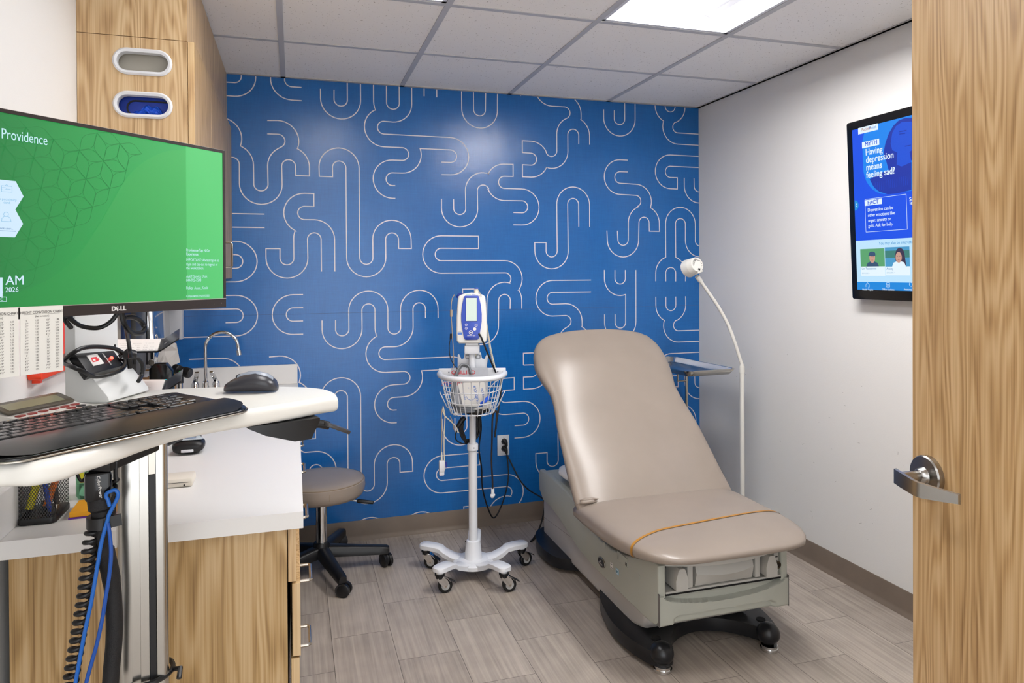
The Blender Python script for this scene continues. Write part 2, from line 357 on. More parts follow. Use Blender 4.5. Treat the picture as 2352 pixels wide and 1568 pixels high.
# end wall left open behind the camera so added world light fills the room
mb = MB(); mb.box(XL-.1, 1.445, YF-.1, YF, 2.25, HC+.14, WALL); mb.build('wall_front', kind='structure', smooth=0)
mb = MB(); mb.box(1.345, XR+.1, .30, .40, 0, HC+.14, WALL); mb.box(1.345, 1.445, YF, .30, 0, HC+.14, WALL); mb.build('wall_entry', kind='structure', smooth=0)
# ---- mural wall
U = .0686; RO = 1.5*U; RI = .5*U; D = 1.2122
def A(cx, cz, r, a0, a1): return ('A', cx, cz, r, a0, a1)
ST = []
def stroke(*it): ST.append(it)
P_ = lambda x, z: ('P', x, z)
stroke(P_(-.6, 1.311), A(-.281, 1.2085, RO, 90, -90), P_(-.6, 1.1055)); stroke(P_(-.6, 1.243), A(-.281, 1.2085, RI, 90, -90), P_(-.330, 1.174))
stroke(P_(.046, 1.311), A(-.004, 1.208, RO, 90, 270), P_(.045, 1.105)); stroke(P_(.046, 1.242), A(-.004, 1.208, RI, 90, 270), P_(.045, 1.174))
stroke(P_(.140, 1.174), A(.243, 1.125, RO, 180, 360), A(.380, 1.222, RI, 180, 0), A(.517, 1.125, RO, 180, 206.6), A(.468, .989, RO, 115, 270), A(.566, .852, RI, 90, -90), A(.512, .714, RO, 90, 270), P_(.527, .611))
stroke(P_(.209, 1.174), A(.243, 1.124, RI, 180, 360), A(.380, 1.222, RO, 180, 0), A(.517, 1.125, RI, 180, 360), A(.654, 1.223, RO, 180, 0), P_(.757, 1.172))
stroke(P_(.687, 1.173), A(.653, 1.223, RI, 0, 180), A(.516, 1.125, RO, 0, -90), A(.468, .989, RI, 90, 270), A(.832, .852, RO, 90, -90), P_(.781, .748))
stroke(P_(.781, .817), A(.832, .852, RI, -90, 90), P_(.663, .886), A(.566, .852, RO, 20, -90), A(.512, .714, RI, 90, 270), P_(.527, .680))
stroke(P_(1.172, 1.213), A(1.139, 1.262, RI, 0, 180), A(1.000, 1.119, RO, 0, -180), P_(.896, 1.329), P_(.964, 1.329), A(.999, 1.119, RI, 180, 360), A(1.139, 1.262, RO, 180, 72), P_(1.171, 1.360), A(1.143, 1.384, RI, -40, 90),
       A(.777, 1.521, RO, 270, 90), P_(.989, 1.624), P_(.989, 1.555), A(.777, 1.521, RI, 90, 270), A(1.142, 1.384, RO, 90, -39), A(1.139, 1.262, RO, 34, 0), P_(1.242, 1.213))
stroke(P_(1.595, 1.685), A(1.560, 1.816, RI, 0, 180), A(1.425, 1.543, RO, 0, -180), P_(1.322, 1.591), P_(1.391, 1.591), A(1.425, 1.543, RI, 180, 360), A(1.561, 1.814, RO, 180, 0), P_(1.664, 1.685))
stroke(P_(1.250, 2.103), P_(1.250, 2.171), A(1.303, 2.068, RO, 90, 24), A(1.426, 2.123, RI, 204, 360), A(1.563, 2.220, RO, 180, 113.4), A(1.509, 2.346, RI, -66.6, 90), A(1.430, 2.482, RO, 270, 90), P_(1.671, 2.585))
stroke(P_(1.671, 2.516), A(1.430, 2.482, RI, 90, 270), A(1.510, 2.346, RO, 90, 0), P_(1.613, 2.310), A(1.563, 2.221, RO, 62, 0), P_(1.666, 2.168))
stroke(P_(1.597, 2.168), A(1.563, 2.219, RI, 0, 180), A(1.426, 2.123, RO, 0, -109), A(1.303, 2.068, RO, -25, -90), P_(1.250, 1.965), P_(1.250, 2.034), A(1.301, 2.068, RI, -90, 90), P_(1.250, 2.103))
stroke(P_(.848, 1.827), A(.8825, 1.777, RI, 180, 360), A(1.018, 1.877, RO, 180, 70), A(1.140, 1.930, RO, 154, 90), P_(1.194, 2.034), P_(1.194, 1.965), A(1.142, 1.930, RI, 90, 270), A(1.246, 1.793, RO, 90, -90), P_(1.194, 1.690))
stroke(P_(.780, 1.827), A(.8825, 1.777, RO, 180, 360), A(1.018, 1.877, RI, 180, 23.5), A(1.140, 1.930, RO, 203.5, 270), A(1.246, 1.794, RI, 90, -90), P_(1.195, 1.760))
stroke(P_(1.757, 1.432), A(1.860, 1.382, RO, 180, 290), P_(1.895, 1.287), A(1.860, 1.119, RI, 0, -180), P_(1.826, 1.169))
stroke(P_(1.964, 1.431), A(1.860, 1.120, RO, 0, -180), P_(1.757, 1.169)); stroke(P_(1.826, 1.431), A(1.860, 1.382, RI, 180, 360), P_(1.894, 1.431))
stroke(P_(2.097, 1.362), A(2.200, 1.411, RO, 180, 109), P_(2.166, 1.508), A(2.269, 1.711, RO, 180, 0), A(2.406, 1.612, RI, 180, 270))
stroke(P_(2.302, 1.360), A(2.200, 1.411, RO, 0, 70), P_(2.234, 1.508), A(2.268, 1.711, RI, 180, 0), A(2.405, 1.613, RO, 180, 270)); stroke(P_(2.166, 1.361), A(2.200, 1.411, RI, 180, 0), P_(2.234, 1.360))
stroke(P_(2.097, 1.268), A(2.200, 1.216, RO, 180, 244), P_(2.156, 1.123), A(2.252, 1.091, RO, 161, 270), P_(2.5, .988))
stroke(P_(2.302, 1.268), A(2.200, 1.216, RO, 0, -67), A(2.252, 1.091, RI, 113, 270), P_(2.5, 1.057)); stroke(P_(2.166, 1.267), A(2.200, 1.216, RI, 180, 360), P_(2.234, 1.267))
stroke(P_(2.5, 2.132), A(2.200, 2.029, RO, 90, 270), P_(2.248, 1.926), P_(2.248, 1.995), A(2.200, 2.029, RI, 270, 90), P_(2.5, 2.063))
stroke(P_(2.296, 1.996), A(2.399, 1.947, RO, 180, 270)); stroke(P_(2.364, 1.996), A(2.399, 1.947, RI, 180, 270))
stroke(P_(1.915, 2.088), A(1.862, 1.985, RO, 90, 270), A(1.965, 1.845, RI, 90, -68), A(2.018, 1.714, RO, 112, 180), A(1.880, 1.613, RI, 0, -180), P_(1.843, 1.665))
stroke(P_(1.915, 2.018), A(1.862, 1.983, RI, 90, 270), A(1.967, 1.843, RO, 90, -18), P_(2.064, 1.810), A(2.020, 1.714, RO, 65, 0), P_(2.124, 1.665), P_(2.055, 1.665), A(2.020, 1.715, RI, 0, 180), A(1.880, 1.612, RO, 0, -180), P_(1.775, 1.665))
stroke(P_(-.124, 2.205), A(-.073, 2.105, RO, 90, -20), P_(.023, 2.070), A(-.021, 1.974, RO, 65, 0), P_(.082, 1.928), P_(.014, 1.928), A(-.021, 1.974, RI, 0, 180), A(-.157, 1.878, RO, 0, -180), A(-.294, 1.975, RI, 0, 90), P_(-.5, 2.009))
stroke(P_(-.125, 2.136), A(-.073, 2.103, RI, 90, -68), A(-.021, 1.974, RO, 112, 180), A(-.157, 1.878, RI, 0, -180), A(-.295, 1.974, RO, 0, 65), P_(-.252, 2.069), A(-.350, 2.105, RO, -20, 90), P_(-.5, 2.208))
stroke(P_(-.6, 1.725), P_(-.141, 1.725)); stroke(P_(-.6, 1.656), P_(-.141, 1.656))
stroke(P_(-.6, 1.586), A(-.281, 1.483, RO, 90, -90), P_(-.6, 1.380)); stroke(P_(-.6, 1.517), A(-.281, 1.483, RI, 90, -90), P_(-.6, 1.449))
stroke(P_(.103, 1.769), P_(.103, 1.837), A(.056, 1.734, RO, 90, 245), P_(.012, 1.641), A(.104, 1.603, RO, 158, 180), A(-.033, 1.500, RI, 0, -180), P_(-.067, 1.549), P_(-.135, 1.549), A(-.032, 1.500, RO, 180, 360), A(.104, 1.598, RI, 180, 0), P_(.139, 1.430))
stroke(P_(.103, 1.769), A(.056, 1.735, RI, 90, 270), A(.104, 1.598, RO, 90, 0), P_(.207, 1.430))
stroke(P_(.131, 1.928), A(.233, 1.978, RO, 180, 0), A(.371, 1.502, RI, 180, 360), A(.508, 1.602, RO, 180, 0), P_(.612, 1.553), P_(.543, 1.553), A(.508, 1.602, RI, 0, 180), A(.371, 1.504, RO, 0, -180), A(.233, 1.978, RI, 0, 180), P_(.199, 1.928), P_(.131, 1.928))
MURAL = mural_mat(); mb = MB(); SE = mat('mural_panel_seam', '3a3d45', .7)
mb.box(XL-.1, XR+.1, YB, YB+.1, 0, HC+.14, MURAL)
def flat(it):
    out = []
    for i in it:
        if i[0] == 'P': out.append((i[1], i[2]))
        else: out += arc(*i[1:], n=max(3, int(abs(i[5]-i[4])/9)))
    q = [out[0]]
    for p in out[1:]:
        if math.hypot(p[0]-q[-1][0], p[1]-q[-1][1]) > .002: q.append(p)
    return q
def clip(pts, x0, x1, z0, z1):
    runs = []; cur = []
    ins = lambda p: x0 <= p[0] <= x1 and z0 <= p[1] <= z1
    def cross(a, b):
        lo, hi = 0.0, 1.0; ia = ins(a)
        for _ in range(24):
            m_ = (lo+hi)/2; p = (a[0]+(b[0]-a[0])*m_, a[1]+(b[1]-a[1])*m_)
            if ins(p) == ia: lo = m_
            else: hi = m_
        return (a[0]+(b[0]-a[0])*lo, a[1]+(b[1]-a[1])*lo)
    for i, p in enumerate(pts):
        if i and ins(pts[i-1]) != ins(p):
            c = cross(pts[i-1], p)
            if ins(p): cur = [c]
            else: cur.append(c); runs.append(cur); cur = []
        if ins(p): cur.append(p)
    if len(cur) > 1: runs.append(cur)
    return runs
def ribbon(pts, hw):
    n = len(pts); vs = []; fs = []
    for i, p in enumerate(pts):
        a = pts[max(0, i-1)]; b = pts[min(n-1, i+1)]; d0 = Vector((p[0]-a[0], p[1]-a[1])); d1 = Vector((b[0]-p[0], b[1]-p[1]))
        if d0.length < 1e-6: d0 = d1
        if d1.length < 1e-6: d1 = d0
        d0.normalize(); d1.normalize(); t = d0+d1
        t = t.normalized() if t.length > .2 else d1
        k = 1/max(.45, abs(t.dot(d1))); nx, nz = -t.y*hw*k, t.x*hw*k
        vs += [(p[0]+nx, p[1]+nz, 0), (p[0]-nx, p[1]-nz, 0)]
        if i: fs.append([2*i-2, 2*i-1, 2*i+1, 2*i])
    return vs, fs
TW = XZ(YB-.0006)
for it in ST:
    base = flat(it)
    for dz in (-D, 0, D):
        for run in clip([(x, z+dz) for x, z in base], XL+.01, XR-.001, .09, HC-.003):
            if len(run) < 2: continue
            vs, fs = ribbon(run, .0027); mb.add(vs, fs, LINE, TW)
mb.rect(XL, XR, 1.2100, 1.2108, SE, TW, .0001)
mb.build('wall_back', kind='structure', smooth=0)
# baseboards (4 in cove base)
def cove(path_dir, a, b, fixed, name):
    mb = MB(); prof = [(0, 0), (.018, 0), (.017, .004), (.0095, .012), (.006, .024), (.005, .10), (.0035, .1035), (0, .1035)]
    if path_dir == 'x': mb.prism([(p[0], p[1]) for p in prof], a, b, TAUPE, frame((0, fixed, 0), (0, -1, 0), (0, 0, 1), (1, 0, 0)))
    else: mb.prism(prof, a, b, TAUPE, frame((fixed, 0, 0), (-1, 0, 0), (0, 0, 1), (0, 1, 0)))
    return mb.build(name, kind='structure', smooth=30)
cove('x', XL, XR, YB, 'baseboard_back'); cove('y', .40, YB-.018, XR, 'baseboard_right')
# ================================================================ upper cabinets
UX0, UX1, UY0, UZ0 = XL+.001, -.317, 2.43, 1.40
GREY_IN = mat('glove_niche_grey', 'a8a295', .6)
t = thing('upper_cabinet', 'tall light zebrano wood wall cabinet with two oval glove openings in its end', 'cabinet', (UX0, UY0, UZ0))
mb = MB()      # end panel with two slots cut through
def slot_pts(cx, cz, hw, r, n=10): return arc(cx+hw, cz, r, -90, 90, n)+arc(cx-hw, cz, r, 90, 270, n)
SL = [(-.4435, 2.079), (-.4435, 1.946)]
bm = bmesh.new(); loops = [[(UX0, UZ0), (UX1, UZ0), (UX1, 2.155), (UX0, 2.155)]]+[slot_pts(cx, cz, .043, .032) for cx, cz in SL]
ed = []
for lp in loops:
    vs = [bm.verts.new((p[0], UY0, p[1])) for p in lp]
    ed += [bm.edges.new((vs[i], vs[(i+1) % len(vs)])) for i in range(len(vs))]
bmesh.ops.triangle_fill(bm, edges=ed, use_beauty=True)
g = bmesh.ops.extrude_face_region(bm, geom=list(bm.faces)); bmesh.ops.translate(bm, vec=(0, .018, 0), verts=[e for e in g['geom'] if isinstance(e, bmesh.types.BMVert)])
mb.bmadd(bm, WOODL); mb.build('end_panel', t, smooth=0)
mb = MB(); mb.box(UX0, UX1, UY0, UY0+.018, 2.157, HC-.003, WOODL); mb.box(UX1-.018, UX1, UY0+.018, YB-.002, 2.157, HC-.003, WOODL); mb.build('top_fascia', t, smooth=0)
mb = MB(); mb.box(UX0, UX1-.001, UY0+.018, YB-.002, UZ0, UZ0+.018, WOODC); mb.box(UX0, UX1, UY0+.018, YB-.002, 2.14, 2.157, WOODC)
mb.box(UX0, UX0+.006, UY0+.018, YB-.002, UZ0+.018, 2.14, GREY_IN); mb.box(UX0+.006, UX1, UY0+.14, UY0+.146, UZ0+.018, 2.14, mat('niche_back_panel', 'aca79b', .7)); mb.box(UX0+.006, UX1-.002, UY0+.035, UY0+.039, 2.018, 2.14, mat('niche_back_panel', '', .7)); mb.box(UX0+.006, UX1, UY0+.018, UY0+.14, 2.012, 2.018, GREY_IN); mb.box(UX0+.006, UX1, UY0+.018, UY0+.14, 1.885, 1.89, GREY_IN)
mb.build('carcass', t, smooth=0)
dy = [UY0+.002, 2.90, 3.36, YB-.004]
for k in range(3):
    mb = MB(); mb.box(UX1+.001, UX1+.021, dy[k]+.0015, dy[k+1]-.0015, UZ0-.002, 2.156, WOODC, .001, 1)
    mb.box(UX1+.002, UX1+.0195, dy[k]+.0008, dy[k]+.0016, UZ0-.001, 2.155, WOODE); d = mb.build('door', t, smooth=0)
    for q in ([dy[k+1]-.045] if k == 0 else [dy[k]+.05] if k == 1 else [dy[k]+.05]):
        mb = MB(); hp = [(UX1+.021, q, 1.45), (UX1+.046, q, 1.45), (UX1+.052, q, 1.456), (UX1+.052, q, 1.556), (UX1+.046, q, 1.562), (UX1+.021, q, 1.562)]
        mb.tube(hp, .0045, STEEL, 8); mb.build('handle', d)
for k, (cx, cz) in enumerate(SL):
    mb = MB(); out = slot_pts(cx, cz, .043, .041, 14); mid = slot_pts(cx, cz, .043, .036, 14); inn = slot_pts(cx, cz, .043, .029, 14)
    rings = [[(p[0], UY0+y, p[1]) for p in r_] for r_, y in ((out, -.0002), (out, -.005), (mid, -.0095), (inn, -.007), (inn, .02))]
    mb.loft(rings, PWHITE, caps=False); mb.build('slot_collar', t)
# glove box and gloves in the lower niche
BLUE = mat('blue_nitrile', '2b63e8', .4); BLUE2 = mat('glove_box_blue', '1c3fb0', .5)
t = thing('glove_box', 'blue box of nitrile gloves seen through the lower oval opening', 'glove box', (-.45, 2.50, 1.8902))
mb = MB(); mb.box(-.545, -.352, 2.475, 2.56, 1.8905, 2.008, BLUE2, .002); mb.box(-.545, -.36, 2.4742, 2.475, 1.8905, 1.912, PWHITE)
mb.loft([[(p[0], 2.4740-(.0 if q else .003), p[1]) for p in slot_pts(-.428, 1.944, .045, r_, 12)] for r_, q in ((.026, 1), (.026, 0), (.021, 0), (.021, 1))], BLACK, caps=False)
mb.build('box', t, smooth=0)
mb = MB(); gv = []
nx, nz = 26, 12
for j in range(nz+1):
    for i in range(nx+1):
        u_, v_ = i/nx, j/nz; x = -.484+.112*u_; z = 1.920+.034*v_*math.sin(math.pi*min(1, u_*1.02))
        gv.append((x, 2.4715-.014*math.sin(math.pi*v_)*math.sin(math.pi*u_)+.005*math.sin(u_*34+v_*5)*math.sin(v_*9+1), z+.004*math.sin(u_*21)))
mb.add(gv, [[j*(nx+1)+i, j*(nx+1)+i+1, (j+1)*(nx+1)+i+1, (j+1)*(nx+1)+i] for j in range(nz) for i in range(nx)], BLUE); mb.build('gloves', t, smooth=25)

# ================================================================ base cabinet and worktop
BX1, BY0 = -.020, 1.79
t = thing('base_cabinet', 'light zebrano wood base cabinet with drawers, below the white counter', 'cabinet', (XL+.3, 2.8, 0))
mb = MB(); mb.box(XL+.026, BX1, BY0, BY0+.019, .0, CZ-.0405, WOODC); mb.build('end_panel', t, smooth=0)
mb = MB(); mb.box(XL+.026, BX1-.002, BY0+.019, 3.085, .10, CZ-.0405, mat('cabinet_interior_grey', '55504b', .7)); mb.box(XL+.026, BX1-.06, BY0+.019, 3.085, 0, .10, BLACK); mb.build('carcass', t, smooth=0)
yy = [1.793, 2.33, 2.71, 3.085]; zz = [(.668, .806, 0), (.485, .664, .009), (.305, .481, .006), (.105, .301, .003)]
for k in range(3):
    for j, (z0, z1, ofs) in enumerate(zz if k < 1 else [(.668, .806, 0), (.105, .664, 0)]):
        o_ = ofs if k == 0 else 0
        mb = MB(); mb.box(BX1+.002+o_, BX1+.021+o_, yy[k]+.0015, yy[k+1]-.0015, z0, z1, WOODC, .001, 1); mb.box(BX1+.0025+o_, BX1+.0208+o_, yy[k]+.0006, yy[k]+.0016, z0+.001, z1-.001, WOODL)
        mb.box(BX1+.0206+o_, BX1+.0214+o_, yy[k]+.001, yy[k+1]-.0015, z0, z1, WOODE)
        d = mb.build('drawer' if (k < 1 or j == 0) else 'door', t, smooth=0)
        yc = (yy[k]+yy[k+1])/2; zc = {0: .752, 1: .578, 2: .40, 3: .21}[j] if k < 3 or j == 0 else .60
        hx0 = BX1+.021+o_
        if k and j: continue
        mb = MB(); hp = [(hx0, yc-.055, zc), (hx0+.024, yc-.055, zc), (hx0+.030, yc-.049, zc), (hx0+.030, yc+.049, zc), (hx0+.024, yc+.055, zc), (hx0, yc+.055, zc)]
        mb.tube(hp, .0045, STEEL, 8); mb.build('handle', d)
# worktop with basin cut
t = thing('worktop', 'white solid surface counter with a backsplash and a side splash', 'counter', (XL+.3, 2.8, CZ))
mb = MB(); x0, x1, y0, y1 = XL+.001, .018, 1.75, YB-.001
SX0, SX1, SY0, SY1 = -.52, -.16, 3.24, 3.60
for a in ((x0, x1, y0, SY0, 1), (x0, SX0, SY0, SY1, 0), (SX1, x1, SY0, SY1, 0), (x0, x1, SY1, y1, 0)):
    mb.box(a[0], a[1], a[2], a[3], CZ-.040, CZ, WHITE)
mb.build('slab', t, smooth=0)
mb = MB(); mb.box(x0, .015, YB-.021, YB-.001, CZ+.0003, .952, WHITE, .002); mb.box(x0, x0+.022, 1.752, YB-.021, CZ+.0003, .952, WHITE, .002); mb.build('splash', t, smooth=0)
mb = MB(); q = rrect(SX0, SX1, SY0, SY1, .05); qi = rrect(SX0+.03, SX1-.03, SY0+.03, SY1-.03, .05)
mb.loft([[(p[0], p[1], CZ-.002) for p in q], [(p[0], p[1], CZ-.13) for p in qi]], STEEL, caps=False); mb.poly([(p[0], p[1], CZ-.13) for p in qi], STEEL); mb.build('basin', t)
# faucet
FX, FY = -.412, 3.70
t = thing('gooseneck_faucet', 'chrome gooseneck faucet at the counter, in front of the blue mural', 'faucet', (FX, FY, CZ))
mb = MB(); zc = 1.062; R_ = .074
path = [(FX, FY, CZ+.03), (FX, FY, .95), (FX, FY, 1.03)]+[(FX+R_-R_*math.cos(math.radians(a)), FY, zc+R_*math.sin(math.radians(a))) for a in range(0, 171, 10)]
path.append((path[-1][0]+.004, FY, path[-1][2]-.03)); mb.tube(path, .0085, CHROME, 14)
e = path[-1]; mb.cyl(e, (e[0]+.003, FY, e[2]-.024), .0125, CHROME, 16); mb.build('spout', t)
mb = MB(); mb.lathe([(.026, 0), (.026, .008), (.018, .014), (.014, .03), (.014, .045), (.010, .05)], CHROME, 24, Matrix.Translation((FX, FY, CZ+.0002)))
mb.box(FX-.10, FX+.10, FY-.022, FY+.022, CZ+.0002, CZ+.006, CHROME, .002); mb.build('base', t)
RED = mat('red_mark', 'd8303a', .5)
for sx, cc in ((-.085, RED), (.085, BLUE)):
    mb = MB(); mb.lathe([(.020, 0), (.018, .03), (.013, .04)], CHROME, 20, Matrix.Translation((FX+sx*.55, FY, CZ+.006)))
    mb.box(-.010, .010, -.08, .005, 0, .010, CHROME, .003, T=frame((FX+sx*.55, FY, CZ+.044), (1, 0, 0), (sx*3, 1, -.9)))
    mb.cyl((FX+sx*.55, FY-.001, CZ+.052), (FX+sx*.55, FY-.001, CZ+.057), .006, cc, 12); mb.build('lever', t)

# ================================================================ things on the counter
def on_counter(x, y): return (x, y, CZ+.0003)
# hand scanner (dark rounded body with grey face)
SXc, SYc = -.322, 2.46
t = thing('handheld_device', 'black handheld device with a pale blue button face, lying on the counter', 'handheld device', on_counter(SXc, SYc))
def dev_ring(y, w, z0, z1, n=24):
    out = []
    for j in range(n):
        a = 2*math.pi*j/n; c, s_ = math.cos(a), math.sin(a); e_ = .7
        out.append((SXc+w*math.copysign(abs(c)**e_, c), SYc+y, (z0+z1)/2+CZ+(z1-z0)/2*math.copysign(abs(s_)**e_, s_)))
    return out
mb = MB(); mb.loft([dev_ring(-.060, .030, .014, .030), dev_ring(-.055, .043, .006, .040), dev_ring(-.035, .047, .003, .045), dev_ring(-.005, .047, .003, .046), dev_ring(.03, .034, .004, .043), dev_ring(.06, .022, .004, .040), dev_ring(.14, .019, .003, .036), dev_ring(.155, .014, .010, .030)], BLACK); mb.build('body', t, smooth=60)
FACEG = mat('device_face_grey', 'b9c3ca', .35); mb = MB()
fp = [(-.040, -.045), (.040, -.045), (.042, -.030), (.018, .028), (.015, .10), (-.015, .10), (-.018, .028), (-.042, -.030)]
mb.prism(fp, 0, .003, FACEG, Matrix.Translation((SXc, SYc, CZ+.0445)), .001)
mb.box(SXc-.027, SXc+.022, SYc-.030, SYc-.026, CZ+.0476, CZ+.0482, mat('device_blue_stripe', '1d4f8c', .4)); mb.box(SXc-.02, SXc+.02, SYc-.012, SYc-.009, CZ+.0476, CZ+.0482, INK)
mb.ball((SXc, SYc+.03, CZ+.048), (.007, .007, .002), RED, 12); mb.build('button_face', t)
mb = MB(); mb.box(SXc-.018, SXc+.018, SYc-.0625, SYc-.058, CZ+.010, CZ+.019, PWHITE, .002); mb.build('front_window', t)
# off-white bar
mb = MB(); mb.box(-.48, -.262, 2.045, 2.120, CZ+.0003, CZ+.024, mat('ivory_plastic', 'dcd5c8', .4), .006); mb.box(-.48, -.272, 2.0442, 2.0452, CZ+.013, CZ+.014, INK)
mb.cyl((-.282, 2.0455, CZ+.006), (-.282, 2.0435, CZ+.006), .0025, INK, 10)
tag(mb.build('plastic_case', smooth=40), 'flat ivory plastic case lying on the counter behind the steel column', 'case')
# mesh pen cup with pens
def mesh_mat():
    m = bpy.data.materials.new('black_wire_mesh'); m.use_nodes = True; nt = m.node_tree; N = nt.nodes.new; L = nt.links.new
    b = nt.nodes['Principled BSDF']; b.inputs['Base Color'].default_value = (.01, .01, .011, 1); b.inputs['Roughness'].default_value = .4
    g = N('ShaderNodeNewGeometry'); sp = N('ShaderNodeSeparateXYZ'); L(g.outputs['Position'], sp.inputs[0])
    def M(op, *a):
        k = N('ShaderNodeMath'); k.operation = op
        for i, v in enumerate(a):
            if isinstance(v, (int, float)): k.inputs[i].default_value = v
            else: L(v, k.inputs[i])
        return k.outputs[0]
    q = M('ADD', sp.outputs[0], sp.outputs[1]); k = 300.0
    a = M('ABSOLUTE', M('SINE', M('MULTIPLY', M('ADD', q, M('MULTIPLY', sp.outputs[2], .6)), k*1.9))); c = M('ABSOLUTE', M('SINE', M('MULTIPLY', M('SUBTRACT', q, M('MULTIPLY', sp.outputs[2], .6)), k*1.9)))
    L(M('LESS_THAN', M('MINIMUM', a, c), .42), b.inputs['Alpha']); return m
MESH = mesh_mat()
PX0, PX1, PY0, PY1 = -.600, -.524, 1.842, 1.955
def pen(p0, p1, r, body, tip, cap=None, label='', group=None):
    P0, P1 = Vector(p0), Vector(p1); d = (P1-P0).normalized(); L_ = (P1-P0).length
    t = thing('pen' if r < .006 else 'marker', label, 'pen' if r < .006 else 'marker', p0, 'pens in the mesh cup')
    mb = MB(); mb.tube([P0+d*.012, P1-d*.002, P1], [r, r, r*.6], body, 12); mb.build('barrel', t)
    mb = MB(); mb.tube([P0, P0+d*.006, P0+d*.012], [r*.3, r*.7, r], tip, 12); mb.build('tip', t)
    if cap: mb = MB(); mb.tube([P1-d*.045, P1+d*.001], [r*1.12, r*1.12], cap, 12); mb.box(-.0015, .0015, -.03, .0, 0, .002, cap, T=frame(P1+Vector((0, -r*1.2, -.005)), (1, 0, 0), d)); mb.build('cap', t)
t = thing('mesh_pen_cup', 'black wire mesh pen cup full of pens and highlighters on the counter', 'pen cup', on_counter((PX0+PX1)/2, (PY0+PY1)/2))
mb = MB(); q = rrect(PX0, PX1, PY0, PY1, .012); mb.loft([[(p[0], p[1], CZ+.014) for p in q], [(p[0], p[1], CZ+.115) for p in q]], MESH, caps=False); mb.build('mesh_wall', t)
mb = MB(); mb.prism(rrect(PX0-.001, PX1+.001, PY0-.001, PY1+.001, .012), CZ+.0004, CZ+.016, BLACK, None, .003); mb.build('base', t)
mb = MB(); mb.tube([(p[0], p[1], CZ+.115) for p in q], .003, BLACK, 6, closed=True); mb.build('rim', t)
YEL = mat('highlighter_yellow', 'e6dc1c', .4); ORG = mat('orange_plastic', 'f07a18', .4); PBL = mat('pen_blue', '1b3fae', .35)
pen((-.588, 1.873, CZ+.018), (-.566, 1.880, CZ+.108), .0085, YEL, BLACK, None, 'yellow highlighter leaning at the left inside the mesh pen cup')
pen((-.543, 1.872, CZ+.018), (-.563, 1.884, CZ+.122), .0052, PBL, PBL, PBL, 'blue capped pen leaning at the front of the mesh pen cup')
pen((-.557, 1.880, CZ+.018), (-.532, 1.915, CZ+.118), .0075, ORG, BLACK, ORG, 'orange highlighter leaning to the right inside the mesh pen cup')
pen((-.533, 1.885, CZ+.018), (-.553, 1.93, CZ+.122), .006, BLACK, STEEL, None, 'black marker standing in the middle of the mesh pen cup')
pen((-.575, 1.93, CZ+.018), (-.582, 1.955, CZ+.125), .0045, PAPER, STEEL, STEEL, 'white pen at the back of the mesh pen cup')
# soap bottle
GRN = mat('green_clear_plastic', '8fd6ae', .08, trans=.85, ior=1.3)
BX, BYc = -.508, 2.04
t = thing('sanitizer_bottle', 'clear green plastic bottle standing behind the pen cup', 'bottle', on_counter(BX, BYc))
mb = MB(); mb.lathe([(.012, .002), (.022, .0), (.026, .006), (.026, .125), (.022, .14), (.012, .148), (.012, .155)], GRN, 28, Matrix.Translation((BX, BYc, CZ+.0005))); mb.build('bottle', t)
mb = MB(); mb.cyl((BX, BYc, CZ+.155), (BX, BYc, CZ+.178), .014, PWHITE, 20); mb.build('cap', t)
mb = MB(); mb.rect(-.018, .018, 0, .06, mat('bottle_label_green', '7ab98e', .5), frame((BX, BYc-.0266, CZ+.04), (1, 0, 0), (0, 0, 1))); mb.rect(-.010, .010, .003, .018, mat('label_gold', 'b59a3c', .5), frame((BX, BYc-.0268, CZ+.04), (1, 0, 0), (0, 0, 1))); mb.build('sticker', t, smooth=0)
# sticky notes
NY = mat('sticky_note_orange', 'f8ae1a', .6); NP = mat('sticky_note_purple', '6a2f9e', .6)
T_ = frame((-.470, 1.912, CZ+.0004), (math.cos(.05), math.sin(.05), 0), (-math.sin(.05), math.cos(.05), 0))
mb = MB(); mb.box(-.036, .036, -.052, .045, 0, .003, NP, T=T_); tag(mb.build('sticky_note_pad', smooth=0), 'thin purple sticky note pad under the orange one', 'note pad')
mb = MB(); mb.box(-.034, .038, -.049, .049, .0034, .015, NY, .0004, 1, T=T_); tag(mb.build('sticky_note_pad', smooth=0), 'thick orange sticky note pad on the counter behind the black cables', 'note pad')
mb = MB(); mb.cyl((-.50, 2.06, CZ+.004), (-.40, 2.08, CZ+.004), .0032, BLACK, 10); tag(mb.build('black_pen'), 'thin black pen lying on the counter behind the sticky notes', 'pen')
# leaning cards with blue emblem
def card(c, w, h, yaw, tilt, body, label, txt=None, cat='card'):
    ex = Vector((math.cos(yaw), math.sin(yaw), 0)); up = Vector((-math.sin(yaw)*math.sin(tilt), math.cos(yaw)*math.sin(tilt), math.cos(tilt)))
    T = frame(c, ex, up); mb = MB(); mb.box(-w/2, w/2, 0, h, -.0007, .0, body, T=T)
    if txt: mb.text(txt, .012, mat('emblem_blue', '2a4b9a', .6), T @ Matrix.Translation((-w*.2, h*.55, .0004)))
    mb.poly([(-w*.34, h*.55), (-w*.27, h*.60), (-w*.30, h*.70), (-w*.38, h*.66)], mat('emblem_blue', '2a4b9a', .6), T @ Matrix.Translation((0, 0, .0004)))
    o = mb.build('leaflet', smooth=0); return tag(o, label, cat)
card((-.46, 2.16, CZ+.002), .09, .13, -.1, -.22, PAPER, 'white leaflet with a small blue emblem leaning behind the cables', 'Providence')
card((-.50, 2.55, CZ+.002), .09, .16, .2, -.12, mat('pink_tinted_card', 'dccdd2', .6), 'pale card standing at the wall behind the calculator', 'Providence')
